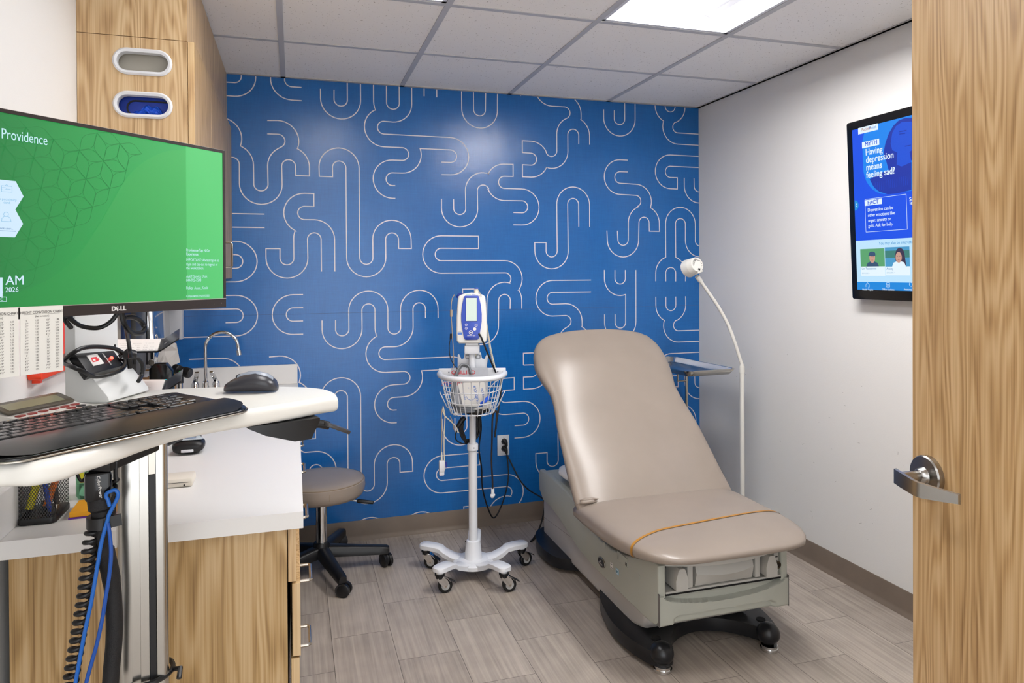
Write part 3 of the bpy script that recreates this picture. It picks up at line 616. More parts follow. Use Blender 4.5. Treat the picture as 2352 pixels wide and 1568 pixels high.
# black mesh letter tray standing by the wall
t = thing('mesh_file_sorter', 'black wire mesh file sorter behind the calculator', 'file sorter', on_counter(-.50, 2.36))
for y in (2.30, 2.42): mb = MB(); mb.box(-.555, -.44, y, y+.003, CZ+.01, CZ+.235, MESH); mb.build('mesh_panel', t, smooth=0)
mb = MB()
for y in (2.3015, 2.4215): mb.tube([(-.555, y, CZ+.006), (-.44, y, CZ+.006), (-.44, y, CZ+.235), (-.555, y, CZ+.235)], .004, BLACK, 6, closed=True)
mb.box(-.555, -.44, 2.30, 2.42, CZ+.0004, CZ+.006, BLACK); mb.build('frame', t)
# otoscope head on its holder, black scanner cradle, carton
OX, OY = -.43, 3.02
t = thing('otoscope', 'black otoscope head with a green indicator on a chromed handle, by the faucet', 'otoscope', on_counter(OX, OY))
o0 = at(413, 890, 'y', OY); oz = o0.z
mb = MB(); mb.lathe([(.022, 0), (.022, .012), (.017, .02), (.0165, oz-CZ-.02)], BLACK, 20, Matrix.Translation((o0.x, OY, CZ+.0004))); mb.build('handle', t)
mb = MB(); mb.cyl((o0.x, OY, oz-.02), (o0.x, OY, oz+.018), .012, CHROME, 16); mb.cyl((o0.x, OY, oz+.018), (o0.x, OY, oz+.045), .014, mat('dark_grey_plastic', '2c2d30', .4), 16); mb.build('neck', t)
mb = MB(); a = at(398, 845, 'y', OY); b_ = at(438, 858, 'y', OY-.03); mb.tube([a, a.lerp(b_, .06), a.lerp(b_, .3), a.lerp(b_, .34), a.lerp(b_, .6), a.lerp(b_, .64), a.lerp(b_, .95), b_], [.014, .018, .019, .017, .017, .020, .020, .016], BLACK, 20)
c_ = a.lerp(b_, .45); mb.ball((c_.x+.004, c_.y-.017, c_.z), (.009, .002, .0025), mat('green_indicator', '1fd04a', .4, emit='18c040', es=.6), 10); mb.build('head', t)
t = thing('scanner_cradle', 'small black device with blue status lights standing beyond the lower paper tray', 'device', on_counter(-.50, 2.9))
c0 = at(373, 886, 'y', 2.9); mb = MB(); w_ = .042
mb.prism([(-w_, 0), (w_, 0), (w_*.9, c0.z+.055-CZ), (w_*.35, c0.z+.085-CZ), (-w_*.6, c0.z+.085-CZ), (-w_, c0.z+.065-CZ)], -.05, .0, GBLACK, frame((c0.x, 2.88, CZ+.0004), (1, 0, 0), (0, 0, 1)), .006); mb.build('body', t)
mb = MB(); mb.box(c0.x+.01, c0.x+.022, 2.8785, 2.8797, c0.z+.02, c0.z+.026, mat('cyan_indicator', '40d0e0', .4, emit='40d0e0', es=1.5)); mb.build('status_light', t)
mb = MB(); CARD = mat('brown_cardboard', 'a87c4e', .8); mb.box(-.60, -.50, 3.25, 3.42, CZ+.0004, CZ+.13, CARD, .001, 1); mb.add([(-.50, 3.25, CZ+.13), (-.60, 3.25, CZ+.13), (-.60, 3.17, CZ+.15), (-.50, 3.17, CZ+.15)], [[0, 1, 2, 3]], CARD)
tag(mb.build('cardboard_carton', smooth=0), 'small brown cardboard carton on the counter against the left wall', 'carton')
mb = MB(); mb.box(-.60, -.44, 2.52, 2.78, CZ+.0004, CZ+.145, PAPER, .002, 1); tag(mb.build('white_box', smooth=0), 'white box on the counter beyond the monitor stand', 'box')
# crumpled tissue
mb = MB(); c0 = at(385, 825, 'y', 3.45)
for k, (dx, dz, r_) in enumerate([(-.03, -.04, .5), (.0, .0, -.3), (.03, .03, .3)]):
    T = frame((c0.x+dx*.6, 3.45+.01*k, c0.z+dz*.6), (math.cos(r_), .3, math.sin(r_)), (-math.sin(r_), .2, math.cos(r_)))
    mb.add([(-.022, -.05, 0), (.018, -.045, .012), (.028, .045, 0), (-.004, .06, .01), (-.028, .03, -.008)], [[0, 1, 2], [0, 2, 4], [2, 3, 4]], PAPER, T)
tag(mb.build('paper_tissue', smooth=0), 'crumpled white tissue sticking up beside the faucet', 'tissue')
# ---- things mounted on the left wall under the cabinet
t = thing('towel_dispenser', 'shiny stainless steel towel dispenser on the left wall, by the corner of the mural', 'dispenser', (XL+.001, 3.45, 1.02))
mb = MB(); prof = [(0, 0), (.055, 0), (.068, .02), (.072, .08), (.062, .33), (.05, .37), (0, .37)]
mb.prism(prof, 3.22, 3.62, CHROME, frame((XL+.001, 0, 1.02), (1, 0, 0), (0, 0, 1), (0, 1, 0)), .006); mb.build('cover', t, smooth=50)
mb = MB(); mb.cyl((XL+.06, 3.217, 1.055), (XL+.06, 3.213, 1.055), .012, STEEL, 16); mb.build('lock', t)
mb = MB(); mb.box(XL+.001, XL+.05, 2.98, 3.17, 1.03, 1.39, mat('dark_grey_holder', '4b4a4a', .4), .004); tag(mb.build('wall_holder'), 'dark grey wall holder to the left of the stainless dispenser', 'holder')
mb = MB(); DKB = mat('dark_blue_print', '24355f', .6)
for k in range(3): mb.box(XL+.004+.012*k, XL+.013+.012*k, 2.78+.03*k, 2.96, 1.02, 1.385, (DKB, PAPER, DKB)[k])
tag(mb.build('brochure_stack', smooth=0), 'stack of navy and white brochures hanging on the left wall behind the monitor stand', 'brochures')
mb = MB(); mb.box(XL+.001, XL+.045, 2.60, 2.76, 1.0, 1.39, mat('beige_box_plastic', 'b7ab93', .5), .003); tag(mb.build('wall_box'), 'beige wall box partly behind the white monitor stand', 'wall box')
mb = MB(); mb.box(-.585, -.522, YB-.05, YB-.0015, 1.10, 1.372, PWHITE, .004); mb.box(-.535, -.523, YB-.0515, YB-.05, 1.30, 1.36, mat('emblem_blue', '2a4b9a', .6)); tag(mb.build('wall_switch_box'), 'narrow white box on the mural just below the wall cabinet', 'wall box')
mb = MB(); ORT = mat('orange_translucent_plastic', 'ff4a22', .25, alpha=.9); mb.prism(rrect(1.99, 2.40, 1.160, 1.372, .012), .0, .030, ORT, frame((XL+.031, 0, 0), (0, 1, 0), (0, 0, 1), (-1, 0, 0)), .003)
mb.box(XL+.002, XL+.02, 2.02, 2.035, 1.150, 1.163, ORT)
tag(mb.build('orange_wall_file'), 'translucent orange plastic wall file behind the conversion charts', 'wall file')
# ================================================================ computer workstation (monitor, surface, column)
MD = Vector((.687, .727, 0)).normalized(); MN = Vector((.727, -.687, 0)).normalized(); MO = Vector((-.141, 1.636, 0)); UP = Vector((0, 0, 1))
def mon(x, z, n=0): return MO+MD*x+MN*n+UP*z
TM = lambda x, z, n=0: frame(mon(x, z, n), MD, UP, MN)
def px2mon(x, y, n=0):
    d = RGT*((x-1176)/FPX)+UPV*((635.05-y)/FPX)+FWD; o = MO+MN*n; t = (o-CAMO).dot(MN)/d.dot(MN); p = CAMO+d*t
    return ((p-MO).dot(MD), p.z)
E1 = Vector((.37, .93, 0)).normalized(); E2 = Vector((.93, -.37, 0)).normalized()
SZ = 1.15
# ---- surface on its lifting column
DESK = mat('warm_white_desk_laminate', 'e2e0da', .3)
sf = [(.092, 1.595), (.090, 1.650), (.070, 1.705), (.030, 1.748), (-.04, 1.784), (-.127, 1.812), (-.225, 1.828), (-.31, 1.828), (-.40, 1.815), (-.50, 1.775), (-.57, 1.70), (-.60, 1.62), (-.61, 1.5), (-.61, 1.36), (-.60, 1.26), (-.57, 1.19), (-.52, 1.165), (-.46, 1.158)]
for q_ in ((0, 1112), (70, 1110), (143, 1097), (205, 1076), (269, 1055), (340, 1028), (418, 1004), (490, 989), (560, 977), (625, 966), (690, 955), (740, 945)):
    p = at(*q_, 'z', SZ-.030); sf.append((p.x-.001, p.y-.003))
sp2 = spline([(*p, 0) for p in sf+[sf[0]]], 4)[:-1]
t_ws = thing('sit_stand_workstation', 'white rounded keyboard workstation on a tall aluminium column, in the left foreground', 'workstation', (-.27, 1.5, 0))
mb = MB(); mb.prism([(p.x, p.y) for p in sp2], SZ-.036, SZ, DESK, None, .013, 5); mb.build('work_surface', t_ws, smooth=60)
mb = MB(); mb.box(-.12, .12, -.04, .04, SZ-.075, SZ-.0365, BLACK, .006, T=frame((-.30, 1.5, 0), E1, -E2)); mb.build('surface_bracket', t_ws)
# height lever under the right end
mb = MB(); a = at(700, 960, 'z', 1.105); b_ = at(745, 968, 'z', 1.095)
Th = frame((.0, 1.56, SZ-.037), (.9, .3, 0), (-.3, .9, 0))
mb.loft([[(x, y*sc, z) for y, z in ((-.03, 0), (.03, 0), (.03, zz_), (-.03, zz_))] for x, zz_, sc in ((-.10, -.006, .8), (-.07, -.022, 1), (-.01, -.042, 1), (.025, -.042, 1), (.045, -.006, .9))], BLACK, T=Th); mb.build('lever_housing', t_ws, smooth=50)
mb = MB(); q = rrect(-.020, .045, -.022, .022, .015); mb.prism(q, -.004, .004, mat('smoke_grey_plastic', '3d3b3b', .25), frame((.075, 1.585, SZ-.062), (.85, .2, -.42), (-.25, .96, 0)), .002); mb.tube([(.02, 1.57, SZ-.055), (.05, 1.575, SZ-.055), (.07, 1.583, SZ-.062)], .009, BLACK, 10); mb.build('height_lever', t_ws)
# column: extruded outer profile with a black slot
CC = Vector((-.289, 1.545, 0)); TC = frame(CC, Vector((.97, .24, 0)), Vector((-.24, .97, 0)))
def colprof():
    return [(x*.93, y) for x, y in arc(-.036, -.030, .012, 180, 250, 6)+[(-.024, -.0425), (-.0235, -.034), (-.008, -.034), (-.0075, -.040), (.008, -.040), (.0085, -.020), (.022, -.020), (.0225, -.041)]+arc(.034, -.030, .012, 270, 350, 6)+arc(.034, .030, .012, 10, 90, 5)+arc(-.036, .030, .012, 90, 180, 5)]
mb = MB(); mb.prism(colprof(), .06, SZ-.038, ALU, TC); mb.build('column', t_ws, smooth=30)
mb = MB(); mb.box(.0088, .0195, -.0385, -.021, .10, 1.03, BLACK, T=TC); mb.box(.0084, .0200, -.0395, -.021, 1.032, 1.10, STEEL, T=TC); mb.build('slide_insert', t_ws, smooth=0)
mb = MB(); mb.tube([TC @ Vector(p) for p in [(x*1.16, y*1.16, .632) for x, y in arc(0, 0, .045, 0, 350, 30)]], .005, BLACK, 8, closed=True); mb.tube([TC @ Vector((.050, -.02, .632)), TC @ Vector((.062, -.035, .638)), TC @ Vector((.058, -.05, .626))], .005, BLACK, 8); mb.build('cable_ring', t_ws)
mb = MB(); mb.prism(rrect(-.26, .26, -.22, .24, .08), .030, .062, DESK, Matrix.Translation(CC), .01)
mb.build('base', t_ws)
for sx in (-1, 1):
    for sy in (-1, 1): mb = MB(); mb.cyl((CC.x+.2*sx-.01, CC.y+.16*sy, .0245), (CC.x+.2*sx+.01, CC.y+.16*sy, .0245), .024, BLACK, 20); mb.cyl((CC.x+.2*sx, CC.y+.16*sy, .02), (CC.x+.2*sx, CC.y+.16*sy, .031), .012, BLACK, 12); mb.build('caster', t_ws)
# ---- monitor stand
STD = mat('satin_white_metal', 'd6d7d6', .35); S0 = Vector((-.455, 1.69, 0))
t = thing('monitor_stand', 'white sheet metal monitor stand with a sloping foot, behind the keyboard', 'monitor stand', (S0.x, S0.y, SZ))
TS = frame(S0+UP*(SZ+.0005), E2, UP, -E1)      # local x toward user, y up, z = -E1 (extrude negative -> along E1)
Ww = .142
mb = MB(); pr_ = [(-.008, 0), (.083, 0), (.090, .004), (.088, .012), (.020, .092), (.016, .110), (.016, .37), (-.008, .37)]
mb.prism(pr_, -Ww, 0, STD, TS, .003, 2); mb.build('foot_and_stem', t, smooth=40)
mb = MB()
for k in (.028, .100):
    mb = MB(); mb.prism([(x+k, y+.225) for x, y in rrect(-.005, .005, -.016, .016, .0049)], 0, .0004, BLACK, frame(S0+UP*SZ+E2*.0163, E1, UP, E2)); mb.build('cable_slot', t, smooth=0)
mb = MB()
mb.prism([(x, y+.205) for x, y in rrect(.0, .012, -.03, .03, .005)], 0, .0005, BLACK, frame(S0+UP*SZ-E1*.0003+E2*.0, E2*.8, UP, -E1)); mb.build('cable_slot', t, smooth=0)
mb = MB(); mb.box(.03, .11, .14, .25, -.10, .0, BLACK, T=frame(S0+UP*SZ+E2*.0165, E1, UP, E2)) if False else None
a = S0+E1*.07+E2*.017+UP*(SZ+.31); b_ = mon(-.27, 1.5, -.045); mb.tube([a, a.lerp(b_, .5), b_], .02, BLACK, 12); mb.build('tilt_arm', t)
# ---- monitor
t_m = thing('computer_monitor', 'large black monitor with a green sign-in screen, in the left foreground', 'monitor', mon(-.27, 1.36))
W0_, W1_, Z0_, Z1_ = -.531, 0, 1.348, 1.686
BEZ = mat('dark_bezel', '2b2526', .35)
mb = MB(); mb.box(W0_, W1_, Z0_, Z1_, -.032, -.001, BLACK, .003, T=frame(MO, MD, UP, MN)); mb.box(W0_+.1, W1_-.1, Z0_+.06, Z1_-.04, -.05, -.030, BLACK, .01, T=frame(MO, MD, UP, MN)); mb.build('housing', t_m)
mb = MB(); F = frame(MO, MD, UP, MN); bz = .006
mb.box(W0_, W0_+bz, Z0_+.018, Z1_, -.001, .001, BEZ, T=F); mb.box(W1_-bz, W1_, Z0_+.018, Z1_, -.001, .001, BEZ, T=F); mb.box(W0_+bz, W1_-bz, Z1_-bz, Z1_, -.001, .001, BEZ, T=F); mb.box(W0_, W1_, Z0_, Z0_+.0185, -.001, .0012, BEZ, T=F)
mb.box(W0_, W1_, Z0_+.0186, Z0_+.0200, -.001, .0016, mat('bezel_silver_line', 'b9b5b3', .3, .6), T=F); mb.box(W0_, W1_, Z1_-.0008, Z1_+.0006, -.014, .0006, mat('bezel_silver_line', '', .3), T=F)
LOGO = mat('logo_silver', 'd5d2cf', .3)
mb.text('D', .0115, LOGO, TM(-.2610, Z0_+.0056, .0022), bold=.06, width=1.0); mb.text('E', .0110, LOGO, TM(-.2505, Z0_+.0046, .0022) @ Matrix.Rotation(.42, 4, 'Z'), bold=.05); mb.text('LL', .0115, LOGO, TM(-.2440, Z0_+.0056, .0022), bold=.06, width=1.0)
for k in range(5): mb.text('o' if k == 4 else '.', .006, mat('bezel_mark_grey', '77706e', .4), TM(-.083+.0172*k, Z0_+.008, .0014))
mb.build('bezel', t_m, smooth=0)
# green sign-in screen
def green_mat():
    m = bpy.data.materials.new('green_screen_backlight'); m.use_nodes = True; nt = m.node_tree; N = nt.nodes.new; L = nt.links.new; b = nt.nodes['Principled BSDF']
    b.inputs['Base Color'].default_value = (.005, .012, .006, 1); b.inputs['Roughness'].default_value = .45
    g = N('ShaderNodeNewGeometry'); sb = N('ShaderNodeVectorMath'); sb.operation = 'SUBTRACT'; sb.inputs[1].default_value = MO; L(g.outputs['Position'], sb.inputs[0])
    dt = N('ShaderNodeVectorMath'); dt.operation = 'DOT_PRODUCT'; dt.inputs[1].default_value = MD; L(sb.outputs[0], dt.inputs[0])
    ml = N('ShaderNodeMapRange'); ml.inputs[1].default_value = -.50; ml.inputs[2].default_value = -.02; L(dt.outputs['Value'], ml.inputs[0])
    r = N('ShaderNodeValToRGB'); e = r.color_ramp.elements; e[0].position = 0; e[0].color = (*hx('107238'), 1); e[1].position = .96; e[1].color = (*hx('3fb866'), 1)
    k = e.new(.35); k.color = (*hx('1c9446'), 1); k = e.new(.7); k.color = (*hx('30ac58'), 1); L(ml.outputs[0], r.inputs['Fac'])
    L(r.outputs['Color'], b.inputs['Emission Color']); b.inputs['Emission Strength'].default_value = 2**-EXPO; return m
GS = green_mat(); SCR = lambda n, c, s=1.0: mat(n, (.01, .01, .01), .5, emit=c, es=s)
mb = MB(); sx0, sx1, sz0, sz1 = W0_+bz, W1_-bz, Z0_+.020, Z1_-bz
mb.rect(sx0, sx1, sz0, sz1, GS, F, -.0006)
# flower lattice, faint
LAT = mat('screen_lattice_line', (.005, .01, .005), .5, emit='1b7f3e', es=1.0); HAZE = SCR('screen_haze_green', '2a8f52')
curve = [(57, 666), (124, 634), (178.5, 586.6), (223, 523), (255, 469), (280.5, 424), (306, 392), (344, 363.5), (382.5, 347.5), (427, 343)]
cv = [px2mon(*p) for p in curve]; cvs = spline([(a, b, 0) for a, b in [(cv[0][0]-.05, cv[0][1]-.012)]+cv], 6)
hazep = [(sx0, sz0+.012)]+[(p.x, p.y) for p in cvs]+[(cv[-1][0], sz1), (sx0, sz1)]
def inside(x, z):
    c = False; n = len(hazep)
    for i in range(n):
        x1, z1 = hazep[i]; x2, z2 = hazep[(i+1) % n]
        if (z1 > z) != (z2 > z) and x < (x2-x1)*(z-z1)/(z2-z1)+x1: c = not c
    return c
org = px2mon(95, 432); v1 = Vector(px2mon(112, 500))-Vector(org); v2 = Vector(px2mon(48, 478.6))-Vector(org)
for i in range(-9, 12):
    for j in range(-9, 12):
        n0 = Vector(org)+v1*i+v2*j
        for dv in (v1, v2, v1-v2):
            n1 = n0+dv; mid = (n0+n1)/2; per = Vector((-dv.y, dv.x)).normalized()
            for sg in (-1, 1):
                pts = []
                for k in range(9):
                    t_ = k/8; p = n0+dv*t_+per*sg*dv.length*.23*math.sin(math.pi*t_)**1.4; pts.append((p.x, p.y))
                run = [p for p in pts if inside(*p) and sx0 < p[0] < sx1 and sz0 < p[1] < sz1]
                if len(run) == 9: vs, fs = ribbon(pts, .00045); mb.add(vs, fs, LAT, TM(0, 0, -.0003) if False else F @ Matrix.Translation((0, 0, -.0003)))
# plain lighter region to the right of the S-curve and side strip
def pale_mat(name, c0, c1):
    m = bpy.data.materials.new(name); m.use_nodes = True; nt = m.node_tree; b = nt.nodes['Principled BSDF']; N = nt.nodes.new; L = nt.links.new
    b.inputs['Base Color'].default_value = (.005, .012, .006, 1); b.inputs['Roughness'].default_value = .45
    g = N('ShaderNodeNewGeometry'); sb = N('ShaderNodeVectorMath'); sb.operation = 'SUBTRACT'; sb.inputs[1].default_value = MO; L(g.outputs['Position'], sb.inputs[0])
    dt = N('ShaderNodeVectorMath'); dt.operation = 'DOT_PRODUCT'; dt.inputs[1].default_value = MD+Vector((0, 0, .4)); L(sb.outputs[0], dt.inputs[0])
    ml = N('ShaderNodeMapRange'); ml.inputs[1].default_value = .54-.45; ml.inputs[2].default_value = .66-.06; L(dt.outputs['Value'], ml.inputs[0])
    r = N('ShaderNodeValToRGB'); e = r.color_ramp.elements; e[0].color = (*hx(c0), 1); e[1].color = (*hx(c1), 1); L(ml.outputs[0], r.inputs['Fac']); L(r.outputs['Color'], b.inputs['Emission Color']); b.inputs['Emission Strength'].default_value = 2**-EXPO; return m
PG = pale_mat('screen_plain_green', '08843a', '42b85f'); PG2 = pale_mat('screen_side_green', '2aa04f', '56cc74')
reg = [(p.x, p.y) for p in cvs]+[(cv[-1][0], sz0), (cvs[0].x, sz0)]
mb.poly([(a, b, 0) for a, b in reg], PG, F @ Matrix.Translation((0, 0, -.00015))); mb.rect(cv[-1][0], sx1, sz0, sz1, PG2, F, -.00012)
W_ = SCR('screen_pale_text', 'c5ecf5'); WB = SCR('screen_white', 'cfe8fb'); BT = SCR('screen_blue_text', '79b7e0')
def stext(body, x, y, h, m=W_, bold=0, width=1.0, wpx=None, n=.0004):
    a, z = px2mon(x, y); 
    mb.text(body, h, m, TM(a, z, n), bold=bold, width=width)
def serif(x, y): pass
stext('Providence', 2, 317, .0235, bold=.004, width=.68)
for s_, y, bd in (('Providence Tap N Go', 577, .012), ('Experience.', 586, .012), ('IMPORTANT: Always tap-in to', 599.5, .004), ('login and tap-out to logout of', 609.5, .004), ('the workstation.', 618.5, .004), ('AskIT Service Desk', 637.5, .004), ('844-922-7548', 646.5, .004), ('Policy:', 664, .012), ('Computer:', 682.5, .008)):
    stext(s_, 427.5, y, .0083 if 'Comp' not in s_ else .0066, bold=bd, width=.78)
stext('Acute_Kiosk', 446, 664, .0083, bold=.004, width=.78); stext('WIDDYNAW02820', 445, 682.5, .0066, width=.7)
stext('7:56 AM', -52, 655, .0215, WB, .006, .93); stext('June 18, 2026', -45, 672, .0112, WB, .01, .9)
hexp = [px2mon(*p) for p in [(-60, 409), (-42, 408), (36, 416), (54, 451), (35, 481), (53, 514), (34, 545), (-40, 542), (-60, 540)]]
mb.poly([(a, b, 0) for a, b in hexp], WB, F @ Matrix.Translation((0, 0, .0002)))
def line(pts, wd, m, n=.0005):
    vs, fs = ribbon([px2mon(*p) for p in pts], wd); mb.add(vs, fs, m, F @ Matrix.Translation((0, 0, n)))
line([(3, 426), (27, 428), (27, 441), (3, 440), (3, 426)], .0003, BT); line([(12, 426), (15, 423.5), (18, 427)], .0003, BT); line([(13, 434), (24, 434.5)], .0003, BT)
line([(8+6*math.cos(a/5), 433+3*math.sin(a/5)) for a in range(0, 32, 3)], .0002, BT)
line([(13.5+5.5*math.cos(a/8*math.pi), 492+5*math.sin(a/8*math.pi)) for a in range(17)], .0003, BT); line([(3, 508), (4, 501), (9, 497), (18, 497), (23, 501), (25, 509), (3, 508)], .0003, BT)
stext('Tap proximity', -12, 458, .0056, BT); stext('card', 7.5, 467, .0056, BT); stext('network user...', -16, 525, .0048, SCR('screen_deep_blue', '2b6aa8')); line([(-30, 529), (36, 531)], .0004, SCR('screen_deep_blue', ''))
line([(-30, 681), (14.5, 682), (14.5, 692), (-30, 692)], .0004, WB); stext('C', 0, 690, .0066, WB); line([(1.5, 637), (1.5, 681)], .0026, WB, .0003)
mb.build('screen', t_m, smooth=0)
# ---- laminated charts hanging from the monitor
LAMI = mat('laminated_card', 'dad8d2', .25); CH = mat('chart_ink', '4a4644', .6)
def chart(x0, x1, title, rows, label, n):
    z1, z0 = Z0_+.0198, 1.256; mb = MB(); mb.box(x0, x1, z0, z1, 0, .0008, LAMI, T=F @ Matrix.Translation((0, 0, n)))
    wd = x1-x0; T0 = lambda x, z: TM(x, z, n+.0010)
    mb.text(title, .0062, CH, T0(x0+wd*.5, z1-.0118), 'CENTER', .012, .80); mb.add([(0, 0, 0), (wd*.84, 0, 0), (wd*.84, .0004, 0), (0, .0004, 0)], [[0, 1, 2, 3]], CH, T0(x0+wd*.08, z1-.0132))
    mb.text('(feet to meters)', .0044, CH, T0(x0+wd*.5, z1-.0178), 'CENTER', .01, .8)
    for r_, (a, b, c, d) in enumerate(rows):
        z = z1-.0245-.00475*r_
        for s_, fx in ((a, .14), (b, .38), (c, .64), (d, .86)): mb.text(s_, .0040, CH, T0(x0+wd*fx, z), 'CENTER', .012, .85)
    return tag(mb.build('conversion_chart', smooth=0), label, 'chart')
rows = []
for k in range(18):
    i0 = 60+k; i1 = 78+k
    f_ = lambda i: f"{i//12}'" + (f'{i%12}"' if i % 12 else '')
    rows.append((f_(i0), f'{i0*.0254:.2f}', f_(i1), f'{i1*.0254:.2f}'))
chart(-.4180, -.3495, 'HEIGHT CONVERSION CHART', rows, 'laminated height conversion chart hanging below the green screen, right of its twin', .0024)
rows = []
for k in range(18):
    i0 = 24+k; i1 = 42+k; rows.append((f_(i0), f'{i0*.0254:.2f}', f_(i1), f'{i1*.0254:.2f}'))
chart(-.4895, -.4205, 'HEIGHT CONVERSION CHART', rows, 'laminated conversion chart cut off by the left edge of the picture', .0018)
# ---- cables from the monitor
def pn(x, y, n): # pixel on monitor plane offset
    a, z = px2mon(x, y, n); return mon(a, z, n)
mb = MB(); mb.tube(spline([pn(163, 752, -.05), pn(150, 735, -.035), pn(156, 728, -.03), pn(185, 748, -.05), pn(225, 753, -.05), pn(255, 738, -.04), pn(273, 714, -.03), pn(285, 703, -.02)], 8), .0042, BLACK, 10)
tag(mb.build('monitor_cable'), 'black cable drooping behind the monitor in front of the white stand', 'cable')
mb = MB(); mb.tube(spline([pn(281, 703, -.02), pn(280, 722, -.02), pn(288, 748, -.02), pn(305, 764, -.03), pn(325, 764, -.04), pn(332, 752, -.05), pn(322, 737, -.05), pn(305, 728, -.04), pn(285, 729, -.03)], 8), .0050, BLACK, 10)
mb.tube(spline([pn(285, 729, -.03), pn(296, 790, -.16), pn(300, 822, -.16)], 6), .004, BLACK, 8); tag(mb.build('monitor_cable'), 'thick black cable looping below the monitor to the right of the stand', 'cable')
mb = MB(); q = -.20
mb.tube(spline([pn(300, 818, q), pn(318, 825, q), pn(327, 840, q), pn(325, 862, q), pn(318, 875, q+.02)], 8), .0045, BLACK, 10)
mb.tube([pn(291, 812, q), pn(306, 816, q)], .012, BLACK, 12); mb.tube([pn(297, 822, q), pn(300, 845, q)], .006, BLACK, 10, ); mb.tube([pn(308, 820, q), pn(309, 836, q)], .003, BLACK, 10)
tag(mb.build('adapter_cable'), 'black plugs and cable bunched under the upper paper tray', 'cable')
# ---- badge reader on the stand
nR = (E2*.70+UP*.72+E1*.06).normalized(); cR = S0+E1*.05+E2*.052+UP*(SZ+.082)
def onR(x, y, off=0):
    d = RGT*((x-1176)/FPX)+UPV*((635.05-y)/FPX)+FWD; o = cR+nR*off; t_ = (o-CAMO).dot(nR)/d.dot(nR); return CAMO+d*t_
cs = [onR(x, y) for x, y in ((171, 811), (261, 804), (287, 838), (206, 860))]
t = thing('badge_reader', 'black badge reader with red light and emblem sticker, lying on the monitor stand', 'badge reader', cs[3]-nR*.02)
ex = (cs[1]-cs[0]).normalized(); ez = nR; ey = ez.cross(ex); o_ = cs[0]
q2 = [((c-o_).dot(ex), (c-o_).dot(ey)) for c in cs]
mb = MB(); mb.prism(q2, -.018, 0, BLACK, frame(o_, ex, ey, ez), .0025); mb.build('body', t)
RT = frame(onR(0, 0) if False else o_, ex, ey, ez); loc = lambda x, y: ((onR(x, y)-o_).dot(ex), (onR(x, y)-o_).dot(ey))
mb = MB(); st_ = [loc(*p) for p in ((198, 817), (222, 813), (239, 835), (214, 841))]; mb.prism(st_, .0002, .0012, PAPER, RT)
mb.poly([(*loc(*p), .0014) for p in ((207, 822), (221, 820), (226, 830), (212, 833))], RED, RT); mb.poly([(*loc(*p), .0014) for p in ((222, 824), (226, 823.5), (228, 827), (224, 828))], RED, RT); mb.poly([(*loc(*p), .0016) for p in ((211, 826), (217, 825), (219, 829), (213, 830))], PAPER, RT)
a, b_ = loc(233, 812), loc(254, 840); dx, dy = b_[0]-a[0], b_[1]-a[1]; 
mb.text('imprivata', math.hypot(dx, dy)/4.0, PAPER, RT @ Matrix.Translation((a[0], a[1], .0014)) @ Matrix.Rotation(math.atan2(dy, dx), 4, 'Z'), bold=.01)
mb.build('sticker', t, smooth=0)
mb = MB(); p = onR(256, 822, .001); mb.ball(p, (.004, .004, .004), mat('red_led', (1, .02, .02), .3, emit=(1, .05, .03), es=5), 10); mb.build('status_light', t)
mb = MB()
mb.tube(spline([onR(278, 826, .004), onR(283, 812, .012), onR(262, 800, .016), onR(225, 796, .018), onR(190, 799, .016), onR(165, 812, .004), onR(147, 826, -.03), onR(151, 815, -.05)], 8), .0045, BLACK, 10)
mb.tube(spline([onR(147, 834, -.03), onR(165, 842, .0), onR(190, 852, .004), onR(215, 864, -.004), onR(250, 860, .004), onR(280, 848, .006), onR(287, 832, .006), onR(276, 815, .004)], 8), .0045, BLACK, 10)
mb.build('cable', t)
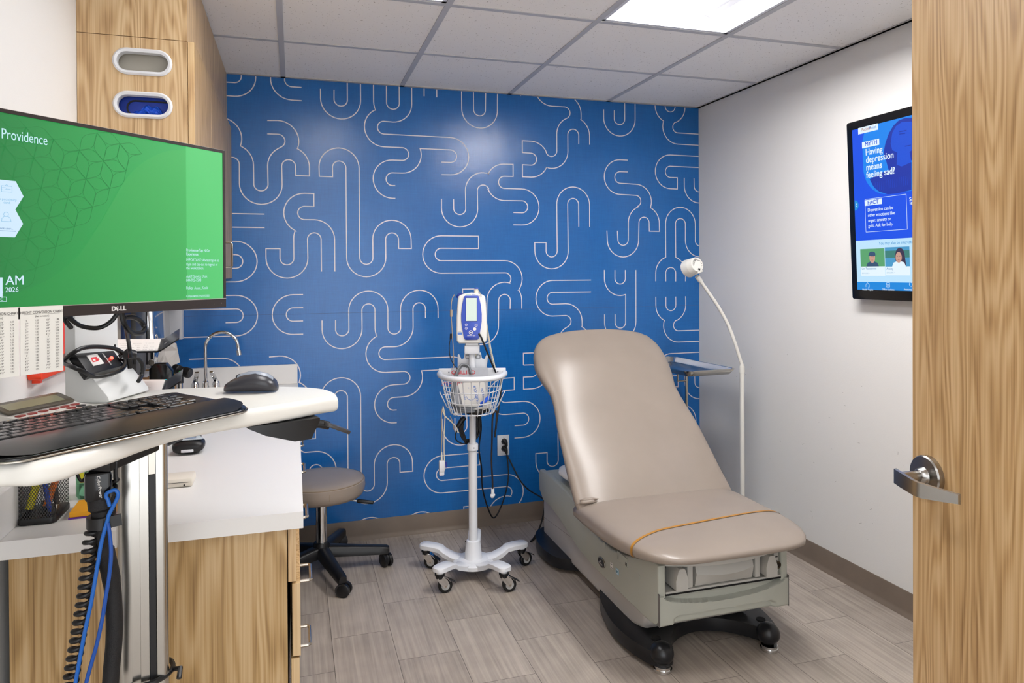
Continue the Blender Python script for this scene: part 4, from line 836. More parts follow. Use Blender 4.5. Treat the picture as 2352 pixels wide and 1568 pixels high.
# ---- paper trays
TB = mat('smoky_black_acrylic', '17181b', .15)
t = thing('tiered_paper_rack', 'two-tier black paper rack with upturned ends holding printed sheets, behind the desk', 'paper rack', (-.33, 1.93, CZ))
RK = []
for zt, near, far, nm in ((1.243, (270, 806), (384, 780), 0), (1.128, (250, 902), (384, 873), 1)):
    nr = at(370 if nm == 0 else 377, near[1], 'z', zt); fr = at(377 if nm == 0 else 386, far[1], 'z', zt); nl = at(262, near[1]+2, 'z', zt); fl = at(262, far[1]+1, 'z', zt)
    ux = (nr-nl).normalized(); l1 = nr+ux*.040+UP*.030; l2 = fr+ux*.040+UP*.030
    mb = MB(); th = UP*-.0035
    ringN = [nl, nr-ux*.01, nr+UP*.003, l1]; ringF = [fl, fr-ux*.01, fr+UP*.003, l2]
    vs = ringN+ringF+[p+th for p in ringN]+[p+th for p in ringF]; n4 = 4; fs = []
    for k in range(3): fs += [[k, k+1, 4+k+1, 4+k], [8+k, 12+k, 12+k+1, 8+k+1], [k, 8+k, 8+k+1, k+1], [4+k, 4+k+1, 12+k+1, 12+k]]
    fs += [[0, 4, 12, 8], [3, 11, 15, 7]]; mb.add(vs, fs, TB)
    if nm == 0: mb.text('SOS', .012, PAPER, frame(nr+ux*.006+UP*.012+(fr-nr)*.12, (fr-nr), ux*.8+UP*.6), bold=.01)
    mb.build('tray', t, smooth=0)
    mb = MB(); e_ = UP*.0008; mb.add([nl+e_, nr-ux*.008+e_, fr-ux*.008+e_, fl+e_, nl+e_*3, nr-ux*.008+e_*3, fr-ux*.008+e_*3, fl+e_*3], [[0, 1, 2, 3], [4, 5, 6, 7], [0, 1, 5, 4], [1, 2, 6, 5], [2, 3, 7, 6], [3, 0, 4, 7]], PAPER)
    TP = frame(nl+e_*3.2, ux, (fl-nl))
    for r_ in range(4): mb.text(('BP   90 80 70 60 50', 'Weight  lb  kg  to', 'Height  cm   in', 'Room  Date  Time')[r_], .011, CH, TP @ Matrix.Translation((.012, .02+.055*r_, 0)), bold=.01)
    o = mb.build('printed_sheet', t, smooth=0); RK.append((nl, fl))
for i_ in (0, 1):
    p, q_ = RK[0][i_], RK[1][i_]; mb = MB(); mb.cyl((p.x, p.y, CZ+.0005), (p.x, p.y, 1.26), .004, BLACK, 8); mb.build('post', t)
# ---- mouse
t = thing('computer_mouse', 'dark grey wireless mouse on the right end of the white work surface', 'mouse', (-.09, 1.70, SZ))
mo = Vector((-.094, 1.712, SZ+.0004)); mx = (at(637, 893, 'z', SZ)-at(523, 895, 'z', SZ)); mx.z = 0; mx.normalize(); mx = (mx+Vector((.25, -.05, 0))).normalized(); my = UP.cross(mx)
def mring(x, w, h, n=20, z0=.002, k=.75):
    return [mo+mx*x+my*(w*math.copysign(abs(math.cos(2*math.pi*j/n))**k, math.cos(2*math.pi*j/n)))+UP*(z0+max(-.0, (h)*(.5+.5*math.copysign(abs(math.sin(2*math.pi*j/n))**.9, math.sin(2*math.pi*j/n))))) for j in range(n)]
mb = MB(); mb.loft([mring(-.059, .010, .010), mring(-.055, .020, .018), mring(-.042, .029, .027), mring(-.015, .033, .038), mring(.012, .034, .042), mring(.038, .031, .034), mring(.052, .024, .024), mring(.058, .012, .013)], mat('dark_grey_mouse', '34343a', .3)); mb.build('shell', t, smooth=60)
mb = MB(); mb.loft([[mo+mx*x+my*(w*math.cos(a))+UP*(h+.0035+.0028*math.sin(a)-.006*math.cos(a)**2) for a in [math.pi*j/8 for j in range(9)]] for x, w, h in ((-.030, .008, .034), (-.005, .014, .0405), (.015, .016, .0405), (.035, .014, .036), (.05, .008, .026))], mat('mouse_grey_top', '8b93a0', .25), caps=False); mb.build('top_cover', t, smooth=60)
mb = MB(); mb.cyl(mo+mx*-.026+UP*.033-my*.004, mo+mx*-.026+UP*.033+my*.004, .008, BLACK, 16); mb.build('scroll_wheel', t)
# ---- keyboard
KA, KB, KN, KF = -.540, -.040, .170, -.078     # along MD, and toward the user
KR = math.radians(2.0); kd = (MD*math.cos(KR)+MN*math.sin(KR)).normalized(); kn = kd.cross(UP).normalized()
if kn.dot(MN) < 0: kn = -kn
ko = MO+MD*-.300+MN*.040+UP*(SZ+.0008)
t_k = thing('computer_keyboard', 'glossy black full-size keyboard with a wide palm rest on the work surface', 'keyboard', ko)
TK = frame(ko, kd, -kn*.9986+UP*.052)     # x along keyboard, y away from the user
hw = .236
out = arc(hw-.055, -.070, .050, -90, 0, 8)+[(hw-.004, -.03), (hw-.012, .10)]+arc(hw-.022, .110, .012, 0, 90, 4)+arc(-hw+.022, .110, .012, 90, 180, 4)+[(-hw+.004, -.03)]+arc(-hw+.055, -.070, .050, 180, 270, 8)
mb = MB(); mb.prism(out, .006, .014, GBLACK, TK, .003, 3); mb.build('base', t_k, smooth=50)
ring0 = arc(hw-.055, -.070, .0455, -90, 0, 8)+[(hw-.010, -.030)]; ringp = ring0+[(-hw+.010, -.030)]+arc(-hw+.055, -.070, .0455, 180, 270, 8)
mb = MB(); PR = mat('palm_rest_black', '1a1b1e', .28)
nx, ny = 40, 10; vs = []
for j in range(ny+1):
    v = j/ny; y = -.1165+.0875*v; hwv = hw-.010-(.045*(1-min(1, v/.5))**2.2)
    for i in range(nx+1): x = -hwv+2*hwv*i/nx; vs.append((x, y, .0142+.0075*math.sin(math.pi*min(1, v*.62+.02))))
mb.add(vs, [[j*(nx+1)+i, j*(nx+1)+i+1, (j+1)*(nx+1)+i+1, (j+1)*(nx+1)+i] for j in range(ny) for i in range(nx)], PR, TK)
mb.build('palm_rest', t_k, smooth=60)
mb = MB(); mb.tube([TK @ Vector((p[0], p[1], .0085)) for p in arc(hw-.055, -.070, .0515, -80, 0, 8)[::-1]+arc(-hw+.055, -.070, .051, -100, -180, 8)], .0016, STEEL, 6); mb.build('trim_line', t_k)
KEYM = mat('key_black', '1d1d1f', .22); KL = mat('key_legend_white', 'c9c9c9', .5); KY = mat('key_legend_yellow', 'd8b84a', .5)
U_ = .01835; rows_k = [  # (y, [(width, legend)...]) main block, nav block, number block
 (.094, [(1, 'Esc'), (-.5, ''), (1, 'F1'), (1, 'F2'), (1, 'F3'), (1, 'F4'), (-.4, ''), (1, 'F5'), (1, 'F6'), (1, 'F7'), (1, 'F8'), (-.4, ''), (1, 'F9'), (1, 'F10'), (1, 'F11'), (1, 'F12'), (-.3, ''), (1, ''), (1, ''), (1, ''), (-.3, ''), (1, ''), (1, ''), (1, ''), (1, '')]),
 (.072, [(1, c) for c in '`1234567890-=']+[(2, 'Bksp'), (-.25, ''), (1, 'Ins'), (1, 'Hm'), (1, 'Pg'), (-.25, ''), (1, 'N'), (1, '/'), (1, '*'), (1, '-')]),
 (.053, [(1.5, 'Tab')]+[(1, c) for c in 'QWERTYUIOP[]']+[(1.5, '\\'), (-.25, ''), (1, 'Del'), (1, 'End'), (1, 'Pg'), (-.25, ''), (1, '7'), (1, '8'), (1, '9'), (1, '+')]),
 (.034, [(1.75, 'Caps')]+[(1, c) for c in "ASDFGHJKL;'"]+[(2.25, 'Enter'), (-3.5, ''), (1, '4'), (1, '5'), (1, '6')]),
 (.015, [(2.25, 'Shift')]+[(1, c) for c in 'ZXCVBNM,./']+[(2.75, 'Shift'), (-1.25, ''), (1, '^'), (-1.25, ''), (1, '1'), (1, '2'), (1, '3'), (1, '<')]),
 (-.004, [(1.25, 'Ctrl'), (1.25, ''), (1.25, 'Alt'), (6.25, ''), (1.25, 'Alt'), (1.25, ''), (1.25, ''), (1.25, 'Ctrl'), (-.25, ''), (1, '<'), (1, 'v'), (1, '>'), (-.25, ''), (2, '0'), (1, '.')])]
nk = 0
for ri, (y, ks) in enumerate(rows_k):
    x = -hw+.013
    for wd, lg in ks:
        if wd < 0: x += -wd*U_; continue
        kw = wd*U_-.0016; kh = .0105 if ri == 0 else .0165
        c = TK @ Vector((x+kw/2, y, .018)); dd = c-CAMO; pxx = 1176+FPX*dd.dot(RGT)/dd.dot(FWD)
        if pxx > -18 and nk < 100:
            mb = MB(); x0, x1, y0, y1 = x, x+kw, y-kh/2, y+kh/2; e_ = .0016
            mb.loft([[(x0, y0, .0142), (x1, y0, .0142), (x1, y1, .0142), (x0, y1, .0142)], [(x0+.0003, y0+.0003, .0175), (x1-.0003, y0+.0003, .0175), (x1-.0003, y1-.0003, .0175), (x0+.0003, y1-.0003, .0175)], [(x0+e_, y0+e_, .0192), (x1-e_, y0+e_, .0192), (x1-e_, y1-e_, .0192), (x0+e_, y1-e_, .0192)]], KEYM, T=TK)
            if lg: mb.text(lg, .0050 if len(lg) == 1 else .0036, KY if lg.startswith('F') and len(lg) > 1 else KL, TK @ Matrix.Translation((x+.004, y-.001, .0194)), bold=.02)
            mb.build('key', t_k, smooth=0); nk += 1
        x += wd*U_
# ---- calculator
cd = (at(125, 922, 'z', SZ+.02)-at(17, 944, 'z', SZ+.02)).normalized(); cdn = cd.cross(UP)      # display axis; cdn toward the keyboard
c0 = at(17, 946, 'z', SZ+.018)-cd*.042; c0.z = SZ+.001
if cdn.dot(MN) < 0: cdn = -cdn
cw = .150
t = thing('desk_calculator', 'white and red desk calculator with a tilted grey display, behind the keyboard', 'calculator', c0)
TCc = frame(c0, cd, cdn*-1)   # x along display, -y toward the keyboard
CW = mat('calculator_white', 'd6d2cc', .35); mb = MB()
mb.loft([[(0.004, 0, 0), (cw-.004, 0, 0), (cw-.004, 0, .026), (.004, 0, .026)], [(0, -.010, 0), (cw, -.010, 0), (cw, -.010, .027), (0, -.010, .027)], [(0, -.045, 0), (cw, -.045, 0), (cw, -.045, .018), (0, -.045, .018)], [(0, -.125, 0), (cw, -.125, 0), (cw, -.125, .009), (0, -.125, .009)], [(.004, -.132, 0), (cw-.004, -.132, 0), (cw-.004, -.132, .007), (.004, -.132, .007)]], CW, T=TCc); mb.build('body', t, smooth=20)
Td = TCc @ frame((0, -.002, .0275), (1, 0, 0), (0, -.9, -.2))
Td = TCc @ frame((0, -.046, .0195), (1, 0, 0), (0, .95, .30)); mb = MB(); mb.prism(rrect(.004, cw-.004, .0, .046, .006), 0, .004, mat('calculator_smoke_bezel', '5a5348', .2), Td, .001); mb.rect(.014, cw-.020, .009, .036, mat('calculator_lcd', '8f8c74', .15), Td, .0043); mb.build('display', t)
KR_ = mat('calculator_red_key', '8a2f2a', .35); KW_ = mat('calculator_white_key', 'dcd8d2', .35); KD_ = mat('calculator_dark_key', '2d2a2c', .35)
for r_ in range(5):
    for c_ in range(6):
        m = KR_ if (r_ == 0 or c_ == 4) else KD_ if c_ == 5 else KW_; x = .018+c_*.0228; y = -.058-r_*.0150; z = .0165-(-y-.045)/.08*.009
        mb = MB(); mb.prism(rrect(x-.0085, x+.0085, y-.0055, y+.0055, .004), z-.002, z+.0035, m, TCc, .001); mb.build('key', t)
# ---- cables under the surface
def on(x, y, Y=1.50): return at(x, y, 'y', Y)
YC = 1.40
mb = MB(); DK = mat('cable_sleeve_black', '121113', .6, bump=.5, bscale=600)
mb.tube(spline([on(226, 1098, YC), on(229, 1130, YC), on(233, 1165, YC), on(237, 1200, YC), on(236, 1230, YC), on(243, 1270, YC+.01), (on(256, 1330, YC+.02)), on(262, 1400, YC+.02), on(262, 1470, YC+.02), on(256, 1540, YC+.02), on(250, 1640, YC+.02)], 6), [.014]*7+[.021]*6+[.017]*8+[.011]*8+[.015]*8+[.014]*(61-37), DK, 14)
mb.tube([on(229, 1083, YC), on(232, 1150, YC)], [.0165, .021], DK, 16)
tag(mb.build('cable_sleeve'), 'thick black cable sleeve hanging below the work surface beside the column', 'cable sleeve')
mb = MB(); c_ = on(232, 1196, YC-.002); mb.cyl(c_+UP*-.010, c_+UP*.010, .0225, BLACK, 20); mb.box(.0, .026, -.002, .002, -.009, .011, BLACK, T=frame(c_+Vector((.010, -.018, 0)), (.95, .2, .1), (-.2, .95, 0)))
tag(mb.build('hook_and_loop_strap'), 'black strap wrapped round the hanging cable sleeve', 'strap')
# plug block with white lettering
c_ = on(226, 1108, YC-.012); mb = MB(); mb.box(-.021, .021, -.010, .012, -.032, .020, GBLACK, .007, T=frame(c_, (1, .1, 0), (-.1, 1, 0))); mb.text('CyberPower', .0075, PAPER, frame(c_+Vector((.000, -.0115, .014)), (.12, 0, -1), (1, 0, .12)), bold=.01)
tag(mb.build('power_plug'), 'glossy black power plug with small white lettering, strapped under the desk', 'plug')
for (pts, lb) in (([(219, 1060), (218, 1090), (222, 1120)], 'thin black cable dropping from under the desk to the plug'), ([(236, 1060), (236, 1130), (237, 1180), (238, 1200)], 'thin black cable running down in front of the sleeve'), ([(267, 1055), (266, 1085), (268, 1104)], 'short black cable next to the aluminium column')):
    mb = MB(); mb.tube(spline([on(x, y, YC-.01) for x, y in pts], 6), .0028, BLACK, 8); tag(mb.build('thin_cable'), lb, 'cable')
# coiled cable
def coil(path, R, wr, per, mat_, seg=8, npt=16):
    P = spline(path, 20); L_ = [0]
    for a, b in zip(P, P[1:]): L_.append(L_[-1]+(b-a).length)
    tot = L_[-1]; turns = tot/per; N_ = int(turns*npt); out = []; k = 0; prevn = None
    for i in range(N_+1):
        s = tot*i/N_
        while k < len(L_)-2 and L_[k+1] < s: k += 1
        f = (s-L_[k])/max(1e-9, L_[k+1]-L_[k]); c = P[k].lerp(P[k+1], f); tn = (P[k+1]-P[k]).normalized()
        nn = (Vector((1, .2, 0)) if prevn is None else prevn); nn = (nn-tn*nn.dot(tn)).normalized(); prevn = nn; bb = tn.cross(nn)
        a = 2*math.pi*i/npt; out.append(c+nn*R*math.cos(a)+bb*R*math.sin(a))
    return out
t = thing('coiled_cable', 'black coiled cable hanging in front of the wooden cabinet, left of the blue cables', 'cable', on(200, 1400, YC))
mb = MB(); cp = coil([on(222, 1195, YC), on(212, 1225, YC), on(205, 1270, YC), on(200, 1330, YC), on(190, 1400, YC), on(178, 1470, YC), on(166, 1540, YC), on(158, 1600, YC)], .0095, .0042, .0155, BLACK)
mb.tube(cp, .0042, BLACK, 8); mb.build('coil', t, smooth=60)
mb = MB(); cp = coil([on(246, 1172, YC+.02), on(250, 1150, YC+.02), on(256, 1128, YC+.02), on(251, 1112, YC+.02)], .008, .004, .020, BLACK); mb.tube(cp+spline([cp[-1], on(255, 1108, YC+.02), on(266, 1104, YC+.02), on(272, 1098, YC+.02)], 4), .004, BLACK, 8); mb.build('upper_coil', t, smooth=60)
BC = mat('blue_cable_jacket', '1a5fb4', .35)
for pts, lb in (([(252, 1162), (248, 1148), (244, 1140), (246, 1132), (262, 1125), (270, 1130), (270, 1142), (256, 1170), (250, 1182), (246, 1198), (243, 1208), (232, 1250), (222, 1310), (210, 1380), (195, 1450), (180, 1530), (168, 1600)], 'bright blue network cable, the left of the two hanging by the column'), ([(247, 1200), (252, 1225), (255, 1270), (251, 1320), (243, 1370), (235, 1420), (222, 1480), (205, 1540), (190, 1600)], 'darker run of blue network cable, the right of the two hanging by the column')):
    mb = MB(); mb.tube(spline([on(x, y, YC-.026) for x, y in pts], 6), .0033, BC if 'bright' in lb else mat('blue_cable_jacket_deep', '164a9c', .35), 10); tag(mb.build('network_cable', smooth=60), lb, 'cable')
mb = MB(); mb.tube(spline([on(178, 1088, 1.9), on(183, 1100, 1.9), on(189, 1104, 1.9), (on(196, 1096, 1.9)), on(199, 1085, 1.9)], 6), .004, BLACK, 8); a = on(184, 1080, 1.902); mb.box(-.006, .006, -.003, .003, -.026, .01, YEL, T=frame(a, (1, 0, .2), (0, 1, 0))); tag(mb.build('marker_lanyard'), 'yellow and black clip hanging under the left part of the desk', 'clip')
# ================================================================ exam chair
CXm = 1.470
t_c = thing('exam_chair', 'taupe upholstered reclining exam chair on a grey base, standing against the blue mural', 'exam chair', (CXm, 2.8, 0))
# black floor base with four feet
mb = MB(); FB = mat('black_moulded_base', '15161a', .30)
bp_ = [(1.245, 2.20), (1.205, 2.235), (1.172, 2.34), (1.165, 2.48), (1.200, 2.66), (1.262, 2.80), (1.300, 2.95), (1.262, 3.04), (1.190, 3.09), (1.160, 3.17), (1.155, 3.30), (1.185, 3.43), (1.235, 3.49), (1.29, 3.50), (1.33, 3.40)]
bp_ += [(2*CXm-x, y) for x, y in bp_[::-1]]
bp_ += [(1.700, 2.215), (1.66, 2.28), (1.60, 2.345), (1.52, 2.385), (1.44, 2.385), (1.36, 2.345), (1.305, 2.27), (1.285, 2.22)]
bsp = spline([(x, y, 0) for x, y in bp_+[bp_[0]]], 4)[:-1]
mb.prism([(p.x, p.y) for p in bsp], .022, .072, FB, None, .018, 4)
for x in (1.246, 2*CXm-1.246): mb.ball((x, 2.232, .060), (.043, .043, .040), FB, 24); mb.cyl((x, 2.275, .088), (x, 2.275, .094), .017, mat('foot_hole_black', '020203', .8), 20)
mb.build('floor_base', t_c, smooth=50)
mb = MB()
for x in (1.246, 2*CXm-1.246): mb = MB(); mb.cyl((x, 2.226, .0005), (x, 2.226, .022), .030, CHROME, 28); mb.cyl((x, 2.226, .004), (x, 2.226, .012), .033, CHROME, 28); mb.build('levelling_foot', t_c)
for x in (1.24, 2*CXm-1.24): mb = MB(); mb.cyl((x, 3.42, .0005), (x, 3.42, .03), .02, CHROME, 16); mb.build('levelling_foot', t_c)
# inner pedestal, pale side covers
mb = MB(); pp = [(3.455, .060), (3.455, .27), (3.40, .30), (2.60, .30), (2.34, .20), (2.335, .125), (2.36, .085), (2.44, .060), (2.56, .045), (3.44, .045)]
mb.prism(pp, -.235, .235, FAIRW, frame((CXm, 0, 0), (0, 1, 0), (0, 0, 1), (1, 0, 0)), .022, 4)
mb.add([(CXm-.2361, y, z) for y, z in ((3.44, .148), (3.44, .1465), (2.70, .205), (2.70, .2065))], [[0, 1, 2, 3]], mat('panel_gap_shadow', '6b6865', .8))
mb.build('pedestal', t_c, smooth=40)
# upper body (fairing): profile in y, z with a recessed front
HWb = .268
fp = [(3.425, .378), (3.410, .405), (3.30, .412), (3.05, .402), (2.93, .380), (2.80, .335), (2.68, .313), (2.56, .313), (2.44, .335), (2.32, .372), (2.20, .402), (2.172, .400), (2.168, .20), (2.185, .182), (2.24, .172), (2.42, .170), (2.66, .172), (2.80, .177), (2.90, .188), (3.02, .215), (3.16, .248), (3.27, .262), (3.36, .262), (3.415, .30)]
mb = MB()
side = [(3.425, .378), (3.410, .405), (3.30, .412), (3.05, .402), (2.93, .380), (2.80, .335), (2.68, .313), (2.56, .313), (2.44, .335), (2.32, .372), (2.22, .400), (2.20, .402), (2.178, .396), (2.174, .20), (2.190, .182)]+fp[14:]
TXp = lambda x: frame((x, 0, 0), (0, 1, 0), (0, 0, 1), (1, 0, 0))
mb.prism(side, -HWb, -HWb+.030, FAIR, TXp(CXm), .007, 3); mb.prism(side, HWb-.030, HWb, FAIR, TXp(CXm), .007, 3)
core = [(3.415, .378), (3.400, .400), (3.05, .396), (2.93, .375), (2.80, .328), (2.68, .306), (2.30, .306), (2.30, .20), (2.42, .176), (2.90, .192), (3.16, .252), (3.36, .266)]
mb.prism(core, -HWb+.029, HWb-.029, FAIR, TXp(CXm), .004, 2)
# seam and swage lines on the near side
def sideline(pts, wd, m, x=CXm-HWb-.0006):
    vs, fs = ribbon(pts, wd); mb.add(vs, fs, m, TXp(x))
PG_ = mat('panel_gap_shadow', '', .8)
mb.build('body_shell', t_c, smooth=40)
mb = MB(); mb.box(CXm-HWb+.030, CXm+HWb-.030, 2.1775, 2.30, .2945, .3015, mat('compartment_floor', 'b1b0aa', .3)); mb.box(CXm-HWb+.030, CXm+HWb-.030, 2.296, 2.302, .300, .40, mat('compartment_back', '1d1c1b', .7))
mb.build('front_compartment', t_c, smooth=0)
# step tray and stirrup ends in the compartment
LG = mat('light_grey_plastic', 'b3b1ab', .38)
mb = MB(); yk = 2.185
n_ = 16; top = [(CXm-.125+.25*i/n_, .386) for i in range(n_+1)]
vs = []; 
def bow(x, amp): return -amp*(1-(2*(x-CXm+.0)/.25)**2)
for i in range(n_+1):
    x = CXm-.118+.236*i/n_; b_ = .022*(1-((x-CXm)/.118)**2)
    vs += [(x, yk-b_*.5, .384), (x, yk-.012-b_, .350-.004*math.sin(math.pi*i/n_)), (x, yk-.010-b_*.6, .342-.008*math.sin(math.pi*i/n_)), (x, yk, .304), (x, yk+.05, .304), (x, yk+.05, .384)]
fs = []
for i in range(n_):
    for j in range(6): a = i*6+j; b2 = i*6+(j+1) % 6; fs.append([a, b2, b2+6, a+6])
fs += [list(range(6)), [n_*6+j for j in range(6)][::-1]]; mb.add(vs, fs, LG); mb.build('step_handle', t_c, smooth=30)
for sx in (-1, 1):
    x = CXm+sx*.185
    mb = MB(); mb.loft([[(x+dx*w-.0*sx, 2.185+dy, z) for dx, dy in ((-1, 0), (1, 0), (1, .08), (-1, .08))] for z, w in ((.308, .020), (.312, .024), (.345, .024), (.378, .014), (.384, .009))], LG, T=Matrix.Translation((.0, -.028, 0))); mb.build('stirrup', t_c, smooth=25)
    mb = MB(); mb.box(CXm+sx*.140-.012, CXm+sx*.140+.012, 2.178, 2.26, .303, .384, LG, .005); mb.build('divider', t_c)
mb = MB(); mb.box(CXm+.212, CXm+.236, 2.183, 2.24, .31, .382, LG, .006); mb.box(CXm+.219, CXm+.229, 2.182, 2.1832, .365, .369, INK)
mb.cyl((CXm+.222, 2.184, .340), (CXm+.222, 2.172, .340), .014, mat('dark_metal_port', '5a5348', .25, .9), 20); mb.cyl((CXm+.222, 2.1725, .340), (CXm+.222, 2.1700, .340), .008, mat('port_pin', '2a2622', .3, .8), 12); mb.build('socket_panel', t_c)
# curved lip under the seat and drawer
mb = MB(); n_ = 24; vs = []
for i in range(n_+1):
    x = CXm-.235+.47*i/n_; b_ = .05*(1-((x-CXm)/.235)**2); vs += [(x, 2.19-b_, .388), (x, 2.19-b_-.003, .400), (x, 2.19-b_-.0, .412), (x, 2.26, .414), (x, 2.26, .386)]
fs = []
for i in range(n_):
    for j in range(5): a = i*5+j; b2 = i*5+(j+1) % 5; fs.append([a, b2, b2+5, a+5])
fs += [list(range(5)), [n_*5+j for j in range(5)][::-1]]; mb.add(vs, fs, LG); mb.build('seat_front_lip', t_c, smooth=30)
mb = MB(); vs = []
for i in range(n_+1):
    x = CXm-.175+.35*i/n_; b_ = .05*(1-((x-CXm)/.235)**2); vs += [(x, 2.187-b_, .405), (x, 2.180-b_, .412), (x, 2.187-b_, .428), (x, 2.26, .43), (x, 2.26, .405)]
fs = []
for i in range(n_):
    for j in range(5): a = i*5+j; b2 = i*5+(j+1) % 5; fs.append([a, b2, b2+5, a+5])
fs += [list(range(5)), [n_*5+j for j in range(5)][::-1]]; mb.add(vs, fs, mat('dark_brown_vinyl', '5a4a40', .4)); mb.build('leg_cushion', t_c, smooth=30)
nx, nz = 96, 40; zb, zt = .186, .2905; vs = []
def ss(a, b, x): t_ = max(0, min(1, (x-a)/(b-a))); return t_*t_*(3-2*t_)
for j in range(nz+1):
    v = j/nz
    for i in range(nx+1):
        u = -1+2*i/nx; y = 2.170
        lim = .50+.42*(u*u) if abs(u) < 1 else 1       # scoop lower edge
        e = math.sqrt(max(0, 1-(u/.93)**2)); low = 1-.42*e
        y += .030*ss(low-.004, low+.05, v)*ss(0, .10, e)*ss(1.3, .9, v)
        rec = ss(.80, .76, abs(u))*ss(.30, .27, v)*1.0
        if abs(u) > .70: rec *= ss(.33, .22, v+ (abs(u)-.70)*1.2)
        y += .013*rec
        y += .004*ss(.05, 0, v)
        vs.append((CXm+u*(HWb-.002), y, zb+(zt-zb)*v))
k0 = len(vs); fs = [[j*(nx+1)+i, j*(nx+1)+i+1, (j+1)*(nx+1)+i+1, (j+1)*(nx+1)+i] for j in range(nz) for i in range(nx)]
mb = MB(); mb.add(vs, fs, FAIR); mb.box(CXm-HWb+.002, CXm+HWb-.002, 2.196, 2.29, zb, zt, FAIR)
o = mb.build('drawer', t_c, smooth=50)
mb = MB(); mb.box(CXm-HWb+.0005, CXm-HWb+.0025, 2.1685, 2.20, .186, .30, mat('panel_gap_shadow', '', .8)); mb.box(CXm+HWb-.0025, CXm+HWb-.0005, 2.1685, 2.20, .186, .30, mat('panel_gap_shadow', '', .8)); mb.box(CXm-HWb+.03, CXm+HWb-.03, 2.176, 2.20, .2885, .2942, mat('foot_hole_black', '', .8)); mb.build('drawer_gap', t_c, smooth=0)
# badges
XS = CXm-HWb-.0005
def onside(x, y): p = at(x, y, 'x', XS); return (p.y, p.z)
mb = MB(); c_ = onside(1383, 1291); ov = [(c_[0]+.034*math.cos(a), c_[1]+.020*math.sin(a)+.0*math.cos(a)) for a in [math.pi*k/16 for k in range(32)]]
Tb = frame((XS, 0, 0), (0, 1, 0), (0, 0, 1), (1, 0, 0)); mb.prism(ov, -.0045, 0, STEEL, Tb, .001); ovi = [(c_[0]+.029*math.cos(a), c_[1]+.0155*math.sin(a)) for a in [math.pi*k/16 for k in range(32)]]; mb.prism(ovi, -.0052, -.0044, BLACK, Tb)
Tm = frame((XS-.0056, c_[0]+.022, c_[1]-.009), (0, -1, 0), (0, 0, 1)); mb.text('MIDMARK', .0095, mat('logo_silver', '', .3), Tm, bold=.01, width=.85); mb.poly([(.008, .010), (.019, .010), (.027, .020), (.020, .014), (.015, .016)], mat('logo_silver', '', .3), Tm)
mb.build('oval_badge', t_c, smooth=0)
mb = MB()
for (px_, py_), mt, tx in (((1405, 1299), PAPER, 'i'), ((1418, 1312), mat('sticker_pale_blue', '8fc4dd', .5), 'X')):
    c_ = onside(px_, py_); mb.box(XS-.0012, XS-.0002, c_[0]-.012, c_[0]+.012, c_[1]-.011, c_[1]+.011, mt); mb.text(tx, .014, INK, frame((XS-.0014, c_[0]+.005, c_[1]-.005), (0, -1, 0), (0, 0, 1)), bold=.03)
    for k in range(2): mb.box(XS-.0015, XS-.0012, c_[0]-.010, c_[0]+.010, c_[1]+.006-.014*k, c_[1]+.008-.014*k, INK if mt is PAPER else PAPER)
mb.build('sticker', t_c, smooth=0)
mb = MB()
for px_, py_ in ((1388, 1252), (1466, 1325)): c_ = onside(px_, py_); mb.cyl((XS-.0008, *c_), (XS+.001, *c_), .013, FAIR, 20)
c_ = onside(1427, 1284); mb.box(XS-.0016, XS+.0004, c_[0]-.055, c_[0]+.035, c_[1]-.012, c_[1]+.022, FAIR, .0015); mb.box(XS-.002, XS-.0014, c_[0]-.050, c_[0]-.038, c_[1]-.008, c_[1]+.004, INK); mb.build('side_cap', t_c)
# ---- seat cushion
def sring(y, xl, xr, zb_, zt_, n=40, k=.42):
    cx, hw_, cz, hz = (xl+xr)/2, (xr-xl)/2, (zb_+zt_)/2, (zt_-zb_)/2; o_ = []
    for j in range(n):
        a = 2*math.pi*j/n; c, s_ = math.cos(a), math.sin(a); o_.append((cx+hw_*math.copysign(abs(c)**k, c), y, cz+hz*math.copysign(abs(s_)**.62, s_)))
    return o_
SEAT = [(2.72, .365, .38, .462), (2.68, .368, .378, .476), (2.62, .370, .376, .485), (2.55, .369, .374, .4875), (2.45, .367, .374, .488), (2.38, .366, .380, .488), (2.30, .360, .390, .4875), (2.24, .352, .400, .485), (2.18, .337, .409, .481), (2.13, .312, .418, .474), (2.095, .280, .425, .466), (2.075, .236, .432, .458), (2.066, .170, .438, .451)]
mb = MB(); mb.loft([sring(y, CXm-h, CXm+h, a, b) for y, h, a, b in SEAT], VINYL); mb.build('seat_cushion', t_c, smooth=80)
# paper strap over the seat
GOLD = mat('amber_elastic_strap', 'a8762c', .4); mb = MB(); rings = []
P0, P1 = (CXm-.366, 2.15), (CXm+.366, 2.30)
def seat_at(y):
    for (a, b) in zip(SEAT, SEAT[1:]):
        if b[0] <= y <= a[0]: t_ = (a[0]-y)/(a[0]-b[0]); return [a[k]+(b[k]-a[k])*t_ for k in range(4)]
    return SEAT[-1]
for j in range(0, 41):
    a = math.pi*(-.22+1.44*j/40); c, s_ = math.cos(a), math.sin(a); xn = math.copysign(abs(c)**.42, c)
    y = 2.275 - .06*(.5-.5*xn)**1.0 - .045*max(0, -xn-.55)/.45; y = 2.335 - .085*(.5-.5*xn) - .03*max(0, -xn-.6)/.4
    row = []
    for dy in (-.0055, .0055):
        q = seat_at(y+dy); hz = (q[3]-q[2])/2; row.append((CXm+(q[1]+.0022)*xn, y+dy, (q[2]+q[3])/2+(hz+.0022)*math.copysign(abs(s_)**.62, s_)))
    rings.append(row)
